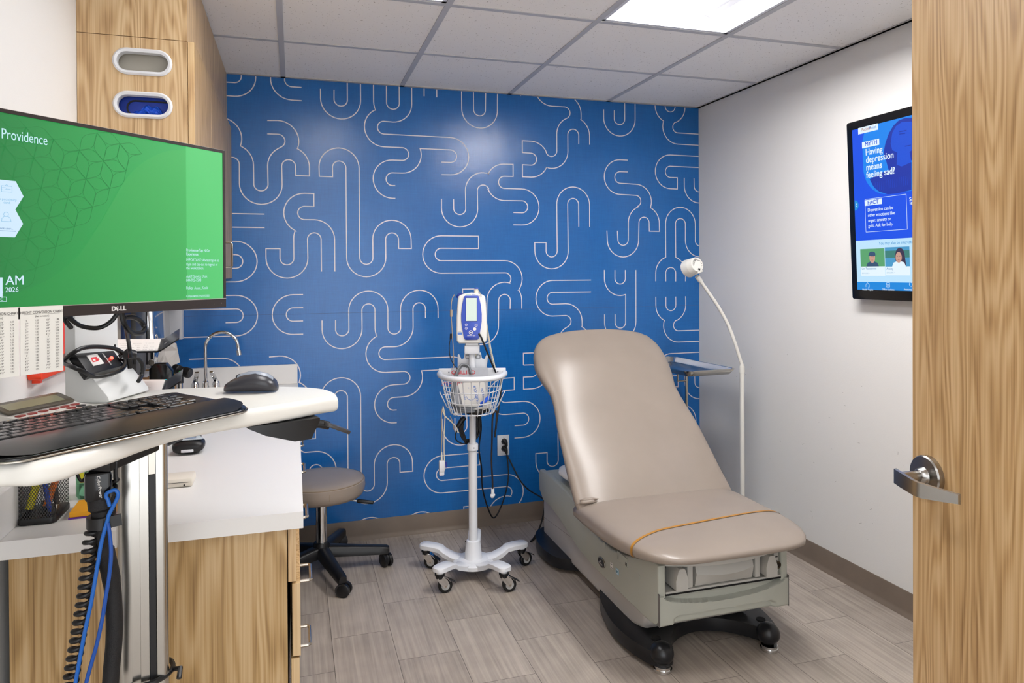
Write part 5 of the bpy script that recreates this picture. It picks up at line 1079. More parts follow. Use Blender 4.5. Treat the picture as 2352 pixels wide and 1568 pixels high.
vs = [p for r_ in rings for p in r_]; mb.add(vs, [[2*i, 2*i+1, 2*i+3, 2*i+2] for i in range(len(rings)-1)], GOLD); mb.build('elastic_strap', t_c, smooth=60)
# ---- backrest cushion
BT_ = [(-.02, .362), (.0, .366), (.05, .367), (.14, .362), (.21, .359), (.29, .354), (.36, .350), (.43, .344), (.50, .334), (.57, .326), (.62, .324), (.66, .330), (.71, .342), (.76, .349), (.80, .352), (.84, .349), (.88, .344), (.915, .334), (.945, .318), (.97, .293), (.99, .255), (1.003, .205), (1.012, .14)]
bd = Vector((0, .60, .65)); bl = bd.length; bu = bd.normalized(); bn = Vector((0, -.65, .60)).normalized(); B0 = Vector((CXm, 2.640, .470))
def bring(t_, h, n=44):
    # centre drift follows the seat; cushion thicker at the head roll
    th = .070+.035*math.exp(-((t_-.80)/.13)**2)+.018*math.exp(-((t_-.12)/.16)**2); th *= min(1, .35+(1.015-t_)*9)
    bulge = .018*math.exp(-((t_-.80)/.14)**2)+.010*math.exp(-((t_-.15)/.18)**2); c = B0+bd*t_+Vector((-.030*t_, 0, 0)); o_ = []
    for j in range(n):
        a = 2*math.pi*j/n; cc, s_ = math.cos(a), math.sin(a); x = h*math.copysign(abs(cc)**.48, cc); d = (th/2)*math.copysign(abs(s_)**.75, s_)
        if s_ > 0: d += bulge*(1-(abs(x)/h)**2.5)
        o_.append(c+Vector((x, 0, 0))+bn*(d-th/2+.004))
    return o_
mb = MB(); mb.loft([bring(a, b) for a, b in BT_], VINYL)
mb.build('backrest_cushion', t_c, smooth=80)
mb = MB(); pts = [Vector((CXm-.360, 2.665+.012*math.sin(k), .462+.006*k)) for k in range(4)]     # gathered vinyl at the crease
for k, (dx, dy, dz, r_) in enumerate(((-.352, 2.655, .478, .0075), (-.345, 2.66, .486, .006), (-.358, 2.668, .470, .007))):
    mb.tube(spline([(CXm+dx-.006, dy+.03, dz-.012), (CXm+dx, dy, dz), (CXm+dx+.045, dy-.010, dz+.004), (CXm+dx+.09, dy+.005, dz-.006)], 5), [r_*.5]*5+[r_]*6+[r_*.45]*5, VINYL, 10)
mb.build('crease_fold', t_c, smooth=70)
mb = MB(); mb.box(CXm-.20, CXm+.20, 2.62, 2.95, .395, .43, mat('dark_frame', '2a2a2c', .5)); mb.tube([(CXm, 2.9, .40), (CXm-.0, 3.05, .80)], .03, mat('dark_frame', '', .5), 12); mb.build('back_support', t_c)
# white pillow on the rear deck
mb = MB(); pc = at(1300, 1092, 'y', 3.12)
mb.loft([[(1.28+.0*k+x*.13*s_, 3.12+k*.045+.0, .425+z*.028*s_) for x, z in [(math.copysign(abs(math.cos(2*math.pi*j/20))**.6, math.cos(2*math.pi*j/20)), math.sin(2*math.pi*j/20)) for j in range(20)]] for k, s_ in ((-3, .35), (-2.4, .8), (-1, 1), (1, 1), (2.4, .8), (3, .35))], PAPER, T=Matrix.Translation((.07, .02, .022)))
tag(mb.build('small_pillow', smooth=70), 'small white pillow on the base behind the reclined chair back', 'pillow')
mb = MB(); mb.tube([(1.285, 2.98+.0, .408), (1.31, 2.95, .409), (1.36, 2.95, .409)], .004, FAIR, 8); mb.build('deck_ridge', t_c)

# ================================================================ vital signs monitor on its rolling stand
VX, VY = .800, 3.215
t_v = thing('rolling_stand', 'white five-wheeled rolling stand with a wire basket, in front of the blue mural', 'rolling stand', (VX, VY, 0))
mb = MB(); W_E = [(.589, 3.036), (.88, 2.942), (1.022, 3.217), (.868, 3.440), (.575, 3.345)]
wh = []
cxw = sum(p[0] for p in W_E)/5; cyw = sum(p[1] for p in W_E)/5; RR = .242
ang0 = [math.atan2(p[1]-VY, p[0]-VX) for p in W_E]
a_off = sum((a-(ang0[0]+k*2*math.pi/5)+math.pi) % (2*math.pi)-math.pi for k, a in enumerate(ang0))/5+ang0[0]
for k in range(5):
    a = a_off+k*2*math.pi/5; wh.append((VX+RR*math.cos(a), VY+RR*math.sin(a), a))
for k, (x, y, a) in enumerate(wh):   # arm: drops from the caster boss down to the hub
    d = Vector((math.cos(a), math.sin(a), 0)); p = Vector((-d.y, d.x, 0)); rings = []
    for s_, w_, z0, z1 in ((.0, .045, .048, .072), (.05, .042, .050, .074), (.10, .034, .056, .080), (.145, .030, .074, .098), (.165, .030, .090, .113), (.20, .0315, .096, .118), (.245, .0315, .098, .120), (.262, .026, .099, .119), (.270, .014, .101, .117)):
        c = Vector((VX, VY, 0))+d*s_; rings.append([c+p*w_+UP*z0, c+p*w_+UP*(z1-.004), c+p*(w_-.005)+UP*z1, c-p*(w_-.005)+UP*z1, c-p*w_+UP*(z1-.004), c-p*w_+UP*z0])
    mb.loft(rings, PWHITE)
mb.lathe([(.085, .044), (.095, .05), (.095, .066), (.085, .074), (.05, .078)], PWHITE, 40, Matrix.Translation((VX, VY, 0)))
mb.lathe([(.045, .070), (.041, .082), (.034, .15), (.031, .160), (.026, .162)], PWHITE, 32, Matrix.Translation((VX, VY, 0))); mb.build('star_base', t_v, smooth=40)
for k, (x, y, a) in enumerate(wh):
    mb = MB(); sw = (1, .02, 0) if k < 2 else (-.4, .9, 0) if k == 3 else (1, .3, 0) if k == 2 else (.9, -.4, 0)
    f = Vector(sw).normalized(); s_ = UP.cross(f); c = Vector((x, y, 0)); wc = c+f*.024+UP*.0325
    wr = .032
    tq = frame(wc-s_*.0105, f, UP)
    mb.tube([wc-s_*.0105, wc-s_*.007, wc+s_*.007, wc+s_*.0105], [wr*.86, wr, wr, wr*.86], RUBBER, 28); mb.cyl(wc-s_*.012, wc+s_*.012, .0185, mat('wheel_grey', 'a9a9a8', .4), 24); mb.cyl(wc-s_*.0165, wc+s_*.0165, .004, STEEL, 12)
    mb.cyl(c+UP*.086, c+UP*.098, .0165, PWHITE, 20); mb.cyl(c+UP*.080, c+UP*.088, .0225, BLACK, 24); mb.cyl(c+UP*.068, c+UP*.080, .018, BLACK, 24)
    for sg in (-1, 1):
        Tf = frame(c+s_*(sg*.0148), f, UP); mb.prism([(-.016, .070), (.014, .074), (.030, .062), (.038, .048), (.030, .030), (.022, .026), (.014, .030), (-.006, .052)], -.0012, .0012, CHROME, Tf)
    mb.loft([[c+f*xx+UP*zz_+s_*w2, c+f*xx+UP*zz_-s_*w2, c+f*xx+UP*(zz_-.003)-s_*w2, c+f*xx+UP*(zz_-.003)+s_*w2] for xx, zz_, w2 in ((-.012, .074, .014), (.014, .076, .014), (.034, .066, .014), (.046, .052, .012))], CHROME)
    mb.loft([[c+f*xx+UP*zz_+s_*w2, c+f*xx+UP*zz_-s_*w2, c+f*xx+UP*(zz_-.004)-s_*w2, c+f*xx+UP*(zz_-.004)+s_*w2] for xx, zz_, w2 in ((.038, .062, .011), (.052, .055, .011), (.066, .046, .012), (.070, .043, .009))], mat('brake_pedal_black', '232325', .4))
    mb.build('caster', t_v, smooth=35)
ZCOL = .600
def ROT(m):
    m.v = [RZ0 @ v for v in m.v]; return m
RZ0 = Matrix.Translation((VX, VY, 0)) @ Matrix.Rotation(-.27, 4, 'Z') @ Matrix.Translation((-VX, -VY, 0))
mb = MB(); mb.cyl((VX, VY, .10), (VX, VY, ZCOL), .0205, PWHITE, 28); mb.cyl((VX, VY, ZCOL-.03), (VX, VY, 1.06), .0155, PWHITE, 28); mb.build('pole', t_v)
mb = MB(); mb.lathe([(.0215, ZCOL-.018), (.026, ZCOL-.014), (.026, ZCOL+.012), (.0235, ZCOL+.016), (.0160, ZCOL+.017)], PWHITE, 28, Matrix.Translation((VX, VY, 0))); mb.cyl((VX, VY-.0255, ZCOL), (VX, VY-.0268, ZCOL), .0025, INK, 10); mb.build('height_collar', t_v)
mb = MB(); RZ = Matrix.Translation((VX, VY, 0)) @ Matrix.Rotation(-.27, 4, 'Z') @ Matrix.Translation((-VX, -VY, 0)); mb.box(VX-.036, VX+.036, VY-.03, VY+.03, 1.040, 1.082, PWHITE, .006, T=RZ); mb.box(VX-.030, VX+.030, VY-.035, VY+.025, 1.080, 1.092, PWHITE, .004, T=RZ)
mb.build('mount_bracket', t_v)
# cuff hook plate behind the pole
mb = MB(); hp = [(-.075, -.02), (.060, -.02), (.070, .055), (.066, .068), (.058, .055), (.052, .042), (.040, .046), (.036, .072), (.030, .076), (-.036, .076), (-.042, .070), (-.046, .046), (-.056, .042), (-.062, .055), (-.068, .068), (-.074, .062)]
mb.prism(hp, 0, .003, PWHITE, frame((VX+.005, VY+.024, .968), (1, 0, 0), (0, 0, 1)), .0008)
for sx in (-.022, .026): mb.box(VX+sx-.010, VX+sx+.012, VY+.0205, VY+.021, 1.013, 1.031, mat('slot_dark', '25303f', .7)); mb.box(VX+sx-.007, VX+sx+.009, VY+.0200, VY+.0206, 1.015, 1.029, PWHITE)
ROT(mb).build('hook_plate', t_v, smooth=30)
# wire basket
BZ1, BZ0 = .948, .775; BY_ = VY-.085
def dring(w_, dn, df, z, n=30):     # D-shaped ring: flat back, bowed front
    o_ = []
    for j in range(n+1):
        a = math.pi+math.pi*j/n; o_.append((VX+w_*math.copysign(abs(math.cos(a))**.8, math.cos(a)), VY-.005+dn*math.sin(a), z))
    o_ += [(VX+w_, VY+df, z), (VX-w_, VY+df, z)]; return o_
mb = MB(); rim = dring(.153, .205, .012, BZ1); mb.tube(rim[:-2], .0125, PWHITE, 14); mb.box(VX-.158, VX+.158, VY+.004, VY+.010, BZ1-.022, BZ1+.022, PWHITE, .002)
for sx in (-.11, -.09, .12): mb.cyl((VX+sx, VY+.0035, BZ1+.004), (VX+sx, VY+.0030, BZ1+.004), .003, mat('slot_dark', '', .7), 10)
ROT(mb).build('basket_rim', t_v, smooth=50)
mb = MB(); lv = []
for t_, w_, dn in ((0, .146, .196), (.36, .134, .180), (.68, .120, .160), (1, .104, .140)):
    z = BZ1-.008-(BZ1-.008-BZ0)*t_; r_ = dring(w_, dn, .006, z); lv.append((t_, w_, dn, z))
    if t_ > 0: mb.tube(r_, .0023 if t_ < 1 else .0026, PWHITE, 8, closed=True)
for j in range(17):
    a = math.pi+math.pi*(j+.5)/17; pts = [(VX+w_*math.copysign(abs(math.cos(a))**.8, math.cos(a))*1.006, VY-.005+dn*math.sin(a)*1.006, z) for t_, w_, dn, z in lv]
    pts.append((VX+.98*.104*math.copysign(abs(math.cos(a))**.8, math.cos(a)), VY-.005+.13*math.sin(a), BZ0-.007)); mb.tube(pts, .0019, PWHITE, 6)
for j in range(-4, 5): x = VX+j*.024; yy_ = VY-.005-.140*math.sqrt(max(0, 1-abs((x-VX)/.104)**2.5)); mb.tube([(x, VY+.006, BZ0), (x, yy_, BZ0)], .0017, PWHITE, 6)
for sx in (-1, 1): mb.tube([(VX+sx*.10, VY+.0, BZ0+.001), (VX+sx*.118, VY-.03, BZ0+.02), (VX+sx*.150, VY-.03, BZ0+.085), (VX+sx*.152, VY-.015, BZ0+.088), (VX+sx*.122, VY-.008, BZ0+.02), (VX+sx*.105, VY+.005, BZ0+.002)], .0024, PWHITE, 8)
ROT(mb).build('wire_basket', t_v, smooth=50)
# basket content
CUFF = mat('grey_cuff_fabric', 'a9acb4', .7, var=.05, vscale=30); CUFW = mat('pale_cuff_vinyl', 'cfcdc8', .5); RDI = mat('red_print', 'c2262c', .6); BLI = mat('blue_print', '1d63b8', .6)
def sheet(c, ex, ey, w_, h, m, th=.004, curve=.0): 
    T = frame(c, ex, ey); mb = MB(); n_ = 8; vs = []
    for s_ in (0, 1):
        for j in range(2):
            for i in range(n_+1): x = -w_/2+w_*i/n_; vs.append((x, j*h, (th if s_ else 0)+curve*(1-(2*x/w_)**2)))
    k = (n_+1); fs = []
    for i in range(n_): fs += [[i, i+1, k+i+1, k+i], [2*k+i, 3*k+i, 3*k+i+1, 2*k+i+1], [i, 2*k+i, 2*k+i+1, i+1], [k+i, k+i+1, 3*k+i+1, 3*k+i]]
    fs += [[0, k, 3*k, 2*k], [n_, 2*k+n_, 3*k+n_, k+n_]]; mb.add(vs, fs, m, T); return mb, T
mb, T = sheet((VX-.012, VY-.052, .806), (1, -.03, 0), (0, .15, 1), .172, .172, CUFF)
mb.text('CRITIKO', .026, RDI, T @ Matrix.Translation((.058-.030, .160, .0046)) @ Matrix.Rotation(math.pi, 4, 'Z'), bold=.012, space=1.15)
vs, fs = ribbon([(-.02, .1345), (-.042, .1370), (-.050, .1300), (-.055, .1400), (-.062, .1330), (-.085, .1345)], .0005); mb.add(vs, fs, RDI, T @ Matrix.Translation((0, .012, .0047)))
mb.text('VERSA-CUF', .020, RDI, T @ Matrix.Translation((-.03, .105, .0046)) @ Matrix.Rotation(math.pi, 4, 'Z'), bold=.012)
tag(ROT(mb).build('pressure_cuff', smooth=40), 'grey blood pressure cuff with upside-down red lettering, standing upright in the wire basket', 'cuff')
mb, T = sheet((VX+.020, VY-.088, .806), (.97, -.1, .22), (-.22, .2, .97), .120, .118, CUFW)
R9 = Matrix.Rotation(math.pi/2, 4, 'Z')
mb.text('DURA-CUF', .017, BLI, T @ Matrix.Translation((.018, .012, .0046)) @ R9, bold=.012); mb.text('CRITIKON', .013, BLI, T @ Matrix.Translation((.048, .014, .0046)) @ R9, bold=.012); mb.text('INFANT', .010, BLI, T @ Matrix.Translation((-.040, .04, .0046)) @ R9, bold=.012)
vs, fs = ribbon([(x, y) for x, y in arc(-.012, .055, .022, 180, 380, 14)], .0008); mb.add(vs, fs, BLI, T @ Matrix.Translation((0, 0, .0047))); mb.cyl(T @ Vector((-.015, .09, .004)), T @ Vector((-.015, .09, .005)), .002, BLI, 8)
tag(ROT(mb).build('pressure_cuff', smooth=40), 'white blood pressure cuff with blue sideways lettering, in front in the wire basket', 'cuff')
mb, T = sheet((VX-.002, VY-.118, .788), (.96, -.05, .2), (0, .95, .35), .16, .075, CUFW, .005, .006); mb.box(-.06, .06, .01, .016, .0105, .012, BLI, T=T)
tag(ROT(mb).build('folded_cuff', smooth=40), 'folded white cuff lying flat at the bottom of the basket', 'cuff')
mb, T = sheet((VX+.055, VY-.115, .790), (.9, .1, .42), (-.1, .95, .2), .085, .06, CUFW, .006, .004)
tag(ROT(mb).build('folded_cuff', smooth=40), 'small rolled pale cuff in the right corner of the basket', 'cuff')
mb = MB(); GC = mat('grey_hose', '6f7277', .45)
for k in range(4): mb.tube(spline([(VX-.09, VY-.04, .79+.006*k), (VX-.06, VY-.115+.006*k, .786+.007*k), (VX, VY-.128+.005*k, .79+.006*k), (VX+.06, VY-.10, .786+.006*k)], 6), .0042, GC, 8)
mb.tube(spline([(VX-.095, VY-.05, .80), (VX-.09, VY-.06, .86), (VX-.075, VY-.05, .945), (VX-.050, VY-.03, .990), (VX-.018, VY-.03, .985), (VX-.002, VY-.04, .95)], 8), .0055, GC, 8); mb.tube(spline([(VX-.090, VY-.045, .80), (VX-.085, VY-.05, .86), (VX-.068, VY-.04, .948), (VX-.046, VY-.024, .983), (VX-.022, VY-.024, .978), (VX-.010, VY-.035, .95)], 8), .0045, GC, 8)
tag(ROT(mb).build('grey_hose', smooth=60), 'looped grey hose coiled in the wire basket and arching above its rim', 'hose')
mb = MB(); mb.tube(spline([(VX-.02, VY-.10, .784), (VX+.03, VY-.12, .786), (VX+.07, VY-.08, .788)], 6), .011, BLACK, 10); tag(ROT(mb).build('black_cable_bundle'), 'black cable bundle on the floor of the wire basket', 'cable')
mb = MB(); mb.tube(spline([(VX+.04, VY-.12, .825), (VX+.062, VY-.125, .840), (VX+.078, VY-.10, .850)], 5), [.006]*4+[.009]*7, BLUE, 10); tag(ROT(mb).build('blue_connector'), 'bright blue connector among the cuffs in the basket', 'connector')
# ---- the monitor unit
t_u = thing('vital_signs_monitor', 'white and blue handheld-style vital signs monitor on top of the rolling stand', 'vital signs monitor', (VX, VY, 1.092))
HU = mat('monitor_ivory_shell', 'dddcd9', .35); UB = mat('monitor_blue_panel', '3a53b4', .35); UBD = mat('monitor_deep_blue', '0f2d8a', .3)
mz0 = 1.092; tilt = frame((VX-.014, VY-.045, mz0), (.958, -.287, 0), (.287*.10, .958*.10, 1))    # local x right, y up, z toward the viewer
body = [(-.058, .0), (-.070, .012), (-.0715, .06), (-.0705, .12), (-.066, .19), (-.0625, .218), (-.054, .226), (-.03, .234), (0, .237), (.03, .234), (.054, .226), (.0625, .218), (.066, .19), (.0705, .12), (.0715, .06), (.070, .012), (.058, .0)]
mb = MB(); mb.prism(body, -.085, .0, HU, tilt, .010, 4); mb.prism([(x*.97, y*.97+.003) for x, y in body], -.092, -.08, mat('monitor_grey_back', 'b5b5b3', .4), tilt, .004)
pan = [(-.030, .018), (-.036, .028), (-.0475, .10), (-.048, .135), (-.043, .180), (-.035, .218), (-.028, .222), (.028, .222), (.035, .218), (.043, .180), (.048, .135), (.0475, .10), (.036, .028), (.030, .018)]
GN = mat('logo_green', '7fb48a', .5); BN = mat('logo_blue', '7a94c8', .5)
mb.text('Welch', .0085, GN, tilt @ Matrix.Translation((-.026, .2245, .0006)), bold=.01); mb.text('Allyn', .0085, BN, tilt @ Matrix.Translation((.002, .2245, .0006)), bold=.01)
mb.prism(rrect(-.064, -.043, .040, .051, .003), .0001, .0008, mat('sticker_blue', '4d78c4', .4), tilt); mb.rect(-.061, -.048, .053, .0545, mat('sticker_print', '8a8f98', .5), tilt, .0008)
mb.build('shell', t_u, smooth=50)
mb = MB(); mb.prism(pan, .0002, .005, UB, tilt, .002, 2); mb.prism([(-.027, .016), (-.030, .028), (.030, .028), (.027, .016)], .0005, .0058, UBD, tilt, .001)
mb.text('Spot Vital Signs', .0062, PAPER, tilt @ Matrix.Translation((-.0005, .034, .0052)), 'CENTER', .015)
mb.build('front_panel', t_u, smooth=30)
mb = MB(); mb.prism(rrect(-.0275, .0275, .100, .214, .003), .0045, .0058, UBD, tilt); mb.rect(-.0245, .0245, .104, .2105, mat('lcd_pale_green', 'c9d9d2', .2), tilt, .0062); mb.build('display', t_u, smooth=0)
for x, y, r_, m in ((-.0245, .086, .0060, PAPER), (-.0245, .069, .0060, PAPER), (.022, .0835, .0068, PAPER), (.015, .066, .0075, PAPER), (-.003, .0505, .0095, PAPER)):
    mb = MB(); c = tilt @ Vector((x, y, .0045)); n_ = (tilt.to_3x3() @ Vector((0, 0, 1))); mb.cyl(c, c+n_*.0022, r_, m, 24)
    if (x, y) != (.015, .066): mb.cyl(c+n_*.0018, c+n_*.0026, r_*.76, UB if r_ < .009 else UBD, 24); mb.cyl(c+n_*.0024, c+n_*.0030, r_*.3, PAPER, 12)
    mb.build('button', t_u)
mb = MB(); c = tilt @ Vector((.022, .236, -.03)); mb.lathe([(.010, -.004), (.0105, .008), (.008, .012), (.0085, .020), (.007, .021)], mat('probe_ivory', 'ddd6c4', .4), 20, Matrix.Translation(c)); mb.lathe([(.0095, .0202), (.009, .025), (.005, .0265)], mat('monitor_blue_panel', '', .3), 20, Matrix.Translation(c)); mb.build('probe', t_u)
mb = MB(); c = tilt @ Vector((-.050, .226, -.04)); mb.tube(spline([c+Vector((-.020, 0, -.012)), c+Vector((-.012, 0, .004)), c+Vector((.004, 0, .004)), c+Vector((.014, 0, .0))], 4), .006, UBD, 10); mb.build('probe_well', t_u)
# cables of the monitor
IV = mat('ivory_cord', 'd5cdb8', .45); TN = mat('tan_cord', 'a08f7c', .45)
v = lambda x, y, Y=VY-.03: at(x, y, 'y', Y)
mb = MB(); mb.tube(spline([v(1044, 676), v(1038, 688), v(1036, 712), v(1037, 735), v(1039, 770), v(1041, 800), v(1042, 835, VY-.01), v(1041, 845, VY-.01)], 6), .0021, TN, 8); mb.cyl(v(1036.5, 711), v(1036.5, 727), .0062, TN, 12); mb.build('sensor_cord', t_u, smooth=60)
mb = MB(); mb.tube(spline([v(1035, 775), v(1032, 795), v(1034, 820), v(1043, 838), v(1052, 848, VY-.02)], 6), .0019, BLACK, 8); mb.cyl(v(1036, 766), v(1035, 779), .0048, BLACK, 12); mb.build('plug_cord', t_u, smooth=60)
mb = MB(); mb.tube(spline([v(1100, 766, VY-.055), v(1106, 776, VY-.065), v(1118, 806, VY-.06), v(1130, 835, VY-.04), v(1141, 858, VY-.02), v(1150, 866, VY-.0), v(1151, 885, VY-.01), v(1148, 920, VY-.02), v(1142, 958, VY-.03), v(1138, 990, VY-.03), v(1137, 1004, VY-.03)], 6), .0042, BLACK, 10); mb.build('air_hose', t_u, smooth=60)
mb = MB(); cp = coil([v(1112, 712, VY-.03), v(1116, 738, VY-.035), v(1121, 770, VY-.035), v(1127, 805, VY-.03), v(1134, 835, VY-.02), v(1140, 862, VY-.01)], .0042, .0016, .0044, IV, npt=10); mb.tube([v(1094, 664, VY-.06), v(1100, 668, VY-.05), v(1104, 676, VY-.04)]+[v(1110, 690, VY-.03)]+cp, .0016, IV, 6); mb.build('coiled_probe_cord', t_u, smooth=60)
mb = MB(); mb.tube([v(1096, 796, VY), v(1092, 815, VY), v(1086, 828, VY)], .0045, IV, 8); mb.build('ivory_tube', t_u)
# hanging cords under the basket
v2_ = lambda x, y: at(x, y, 'y', VY-.06)
t = thing('finger_sensor', 'white finger clip sensor dangling on its cord left of the pole', 'sensor', v2_(1015, 1090))
mb = MB(); q = [v2_(1018, 932), v2_(1014, 955), v2_(1015, 1000), v2_(1014, 1030), v2_(1014.5, 1056)]; mb.tube(spline(q, 5), .0024, TN, 8); mb.tube(spline([v2_(1018, 935), v2_(1022, 955), v2_(1020, 1000), v2_(1020, 1040), v2_(1022, 1075), v2_(1020, 1078)], 5), .0026, IV, 8); mb.tube([v2_(1014.5, 1038), v2_(1014.5, 1058)], [.003, .0046], IV, 10); mb.build('cord', t, smooth=60)
a = v2_(1014.5, 1057); mb = MB(); mb.box(-.0125, .0125, -.010, .010, -.052, 0, PWHITE, .004, T=Matrix.Translation(a)); mb.box(-.0115, .0115, -.007, .009, -.069, -.048, PWHITE, .004, T=Matrix.Translation(a)); mb.build('clip', t)
mb = MB(); a = v2_(1024, 1068); mb.box(-.006, .006, .002, .006, -.012, .014, UBD, T=Matrix.Translation(a)); mb.build('tag', t)
mb = MB(); mb.tube(spline([v2_(1016, 940), v2_(1022, 955), v2_(1035, 967), v2_(1047, 980), v2_(1053, 993)], 6), .0028, IV, 8); mb.tube(spline([v2_(1034, 956), v2_(1039, 968), v2_(1042, 982), v2_(1046, 992)], 5), .0022, TN, 8); mb.build('loose_cord', t, smooth=60)
mb = MB(); Yc = VY+.03; u = lambda x, y: at(x, y, 'y', Yc)
for r0, r1, w_ in ((1063, 1093, 1012), (1066, 1097, 1015), (1060, 1090, 1008)):
    mb.tube(spline([u(r0, 958), u(r0-4, 985), u(r0+2, 1005), u(1070, w_+2), u(1082, w_), u(r1+1, 1000), u(r1+5, 975), u(r1+1, 950)], 7), .0052, BLACK, 10)
mb.tube(spline([u(1052, 985), u(1046, 998), u(1048, 1010), u(1060, 1018), u(1072, 1019)], 6), .0030, BLACK, 8); mb.tube([u(1050, 982), u(1060, 966), u(1068, 958)], [.009, .013, .010], BLACK, 12)
tag(mb.build('power_cord_coil', smooth=60), 'black power cord coiled and hung behind the pole under the basket', 'cord')
# power cord to the outlet, hanging hoses
mb = MB(); mb.tube(spline([at(1103, 950, 'y', VY+.03), at(1105, 985, 'y', VY+.05), at(1100, 1030, 'y', 3.40), at(1106, 1075, 'y', 3.5), at(1108, 1120, 'y', 3.58), at(1120, 1165, 'y', 3.64), at(1134, 1189, 'y', 3.68), at(1150, 1165, 'y', 3.70), at(1163, 1125, 'y', 3.74), at(1168, 1090, 'y', 3.76), at(1166, 1060, 'y', 3.775), at(1163, 1037, 'y', 3.785)], 7), .0040, BLACK, 10); mb.build('power_cord', t_v, smooth=60)
t = thing('hose_with_white_connector', 'brown-black hose ending in a white plastic connector, hanging right of the pole', 'hose', at(1131, 1130, 'y', VY-.03))
mb = MB(); mb.tube(spline([v(1134, 942), v(1131, 965), v(1130, 1010), v(1129, 1060), v(1131, 1100), v(1131.5, 1123)], 6), .0042, mat('brown_black_hose', '241917', .4), 10)
mb.tube(spline([v(1135, 948), v(1138, 943), v(1141, 950), v(1139, 985)], 5), .0045, mat('brown_black_hose', '', .4), 10); mb.build('hose', t, smooth=60)
a = v(1131.5, 1122); mb = MB(); mb.cyl(a, a+Vector((0, 0, -.026)), .0078, PWHITE, 14); mb.ball(a+Vector((-.0015, 0, -.033)), (.0110, .010, .011), PWHITE, 14); mb.ball(a+Vector((.004, 0, -.030)), (.009, .008, .007), PWHITE, 12); mb.build('connector', t)
# outlet and plugs
t = thing('wall_outlet', 'white duplex wall outlet on the blue mural, right of the rolling stand', 'outlet', (1.1265, YB-.004, .443))
mb = MB(); mb.box(1.0915, 1.1615, YB-.0055, YB-.0012, .3855, .5005, PWHITE, .0015)
for dz in (-.02, .02): mb.cyl((1.1265, YB-.0054, .443+dz), (1.1265, YB-.0066, .443+dz), .017, PWHITE, 24)
mb.cyl((1.1265, YB-.0056, .443+.047), (1.1265, YB-.0062, .443+.047), .002, STEEL, 8); mb.build('plate', t)
for dz, nm, lb in ((.022, 'plug', 'upper black plug in the wall outlet'), (-.018, 'plug', 'lower black plug in the wall outlet, slightly angled')):
    mb = MB(); p = (1.130, YB-.0068, .443+dz); mb.tube([p, (p[0]+.001, p[1]-.012, p[2]), (p[0]+.004, p[1]-.024, p[2]-.006), (p[0]+.008, p[1]-.026, p[2]-.024)], [.0175, .0165, .011, .006], BLACK, 20); tag(mb.build(nm), lb, 'plug')
mb = MB(); mb.tube(spline([(1.139, YB-.034, .395), at(1180, 1075, 'y', 3.76), at(1196, 1105, 'y', 3.72), at(1215, 1125, 'y', 3.66), at(1240, 1140, 'y', 3.56), at(1250, 1150, 'y', 3.52), at(1249, 1175, 'y', 3.53), at(1240, 1210, 'y', 3.53), at(1228, 1232, 'y', 3.52), at(1219, 1243, 'z', .006), at(1232, 1234, 'z', .006), at(1252, 1229, 'z', .012)], 7), .0042, BLACK, 10); mb.build('power_cord', t_c, smooth=60)

# ================================================================ stool
TX, TY = .118, 3.461
t = thing('rolling_stool', 'round taupe stool on a black five-star wheeled base, beside the counter', 'stool', (TX, TY, 0))
mb = MB(); sz = .452; R0 = .203
mb.lathe([(.02, sz-.087), (.175, sz-.088), (.192, sz-.083), (R0-.001, sz-.068), (R0+.003, sz-.045), (R0+.001, sz-.016), (R0-.004, sz-.0125), (R0-.007, sz-.009), (.17, sz-.001), (.10, sz+.003), (.001, sz+.004)], VINYL, 64, Matrix.Translation((TX, TY, 0)))
mb.lathe([(R0-.0045, sz-.0125), (R0-.0015, sz-.0135), (R0-.002, sz-.0105), (R0-.005, sz-.0095)], mat('vinyl_piping', '84735f', .4), 64, Matrix.Translation((TX, TY, 0)), cap=False)
a = math.radians(-82); mb.tube([(TX+(R0+dr)*math.cos(a), TY+(R0+dr)*math.sin(a), z) for dr, z in ((-.004, sz-.012), (.0005, sz-.03), (.0018, sz-.042), (-.0005, sz-.058), (-.015, sz-.080))], .0016, mat('vinyl_piping', '', .4), 6); mb.build('seat', t, smooth=40)
mb = MB(); mb.loft([[(TX+sx*h, TY+sy*h2, z) for sx, sy in ((-1, -1), (1, -1), (1, 1), (-1, 1))] for z, h, h2 in ((sz-.086, .085, .085), (sz-.096, .085, .085), (sz-.118, .055, .055))], BLACK); mb.build('seat_plate', t, smooth=0)
mb = MB(); q0 = Vector((TX+.10, TY-.06, sz-.100)); q1 = Vector((TX+.235, TY-.07, sz-.124)); mb.tube([Vector((TX+.02, TY-.05, sz-.098)), q0, q0.lerp(q1, .5)], .0042, CHROME, 8); mb.tube([q0.lerp(q1, .45), q0.lerp(q1, .5), q1, q1+(q1-q0)*.03], [.006, .0095, .0085, .004], BLACK, 12); mb.build('height_lever', t)
mb = MB(); mb.cyl((TX, TY, .12), (TX, TY, sz-.118), .0265, CHROME, 32); mb.cyl((TX, TY, sz-.155), (TX, TY, sz-.118), .0275, CHROME, 32); mb.build('gas_column', t)
mb = MB(); mb.lathe([(.030, .075), (.040, .085), (.042, .125), (.034, .143), (.027, .145)], BLACK, 32, Matrix.Translation((TX, TY, 0)))
Rw = .305; base_a = math.atan2(3.141-TY, .200-TX); cast = []
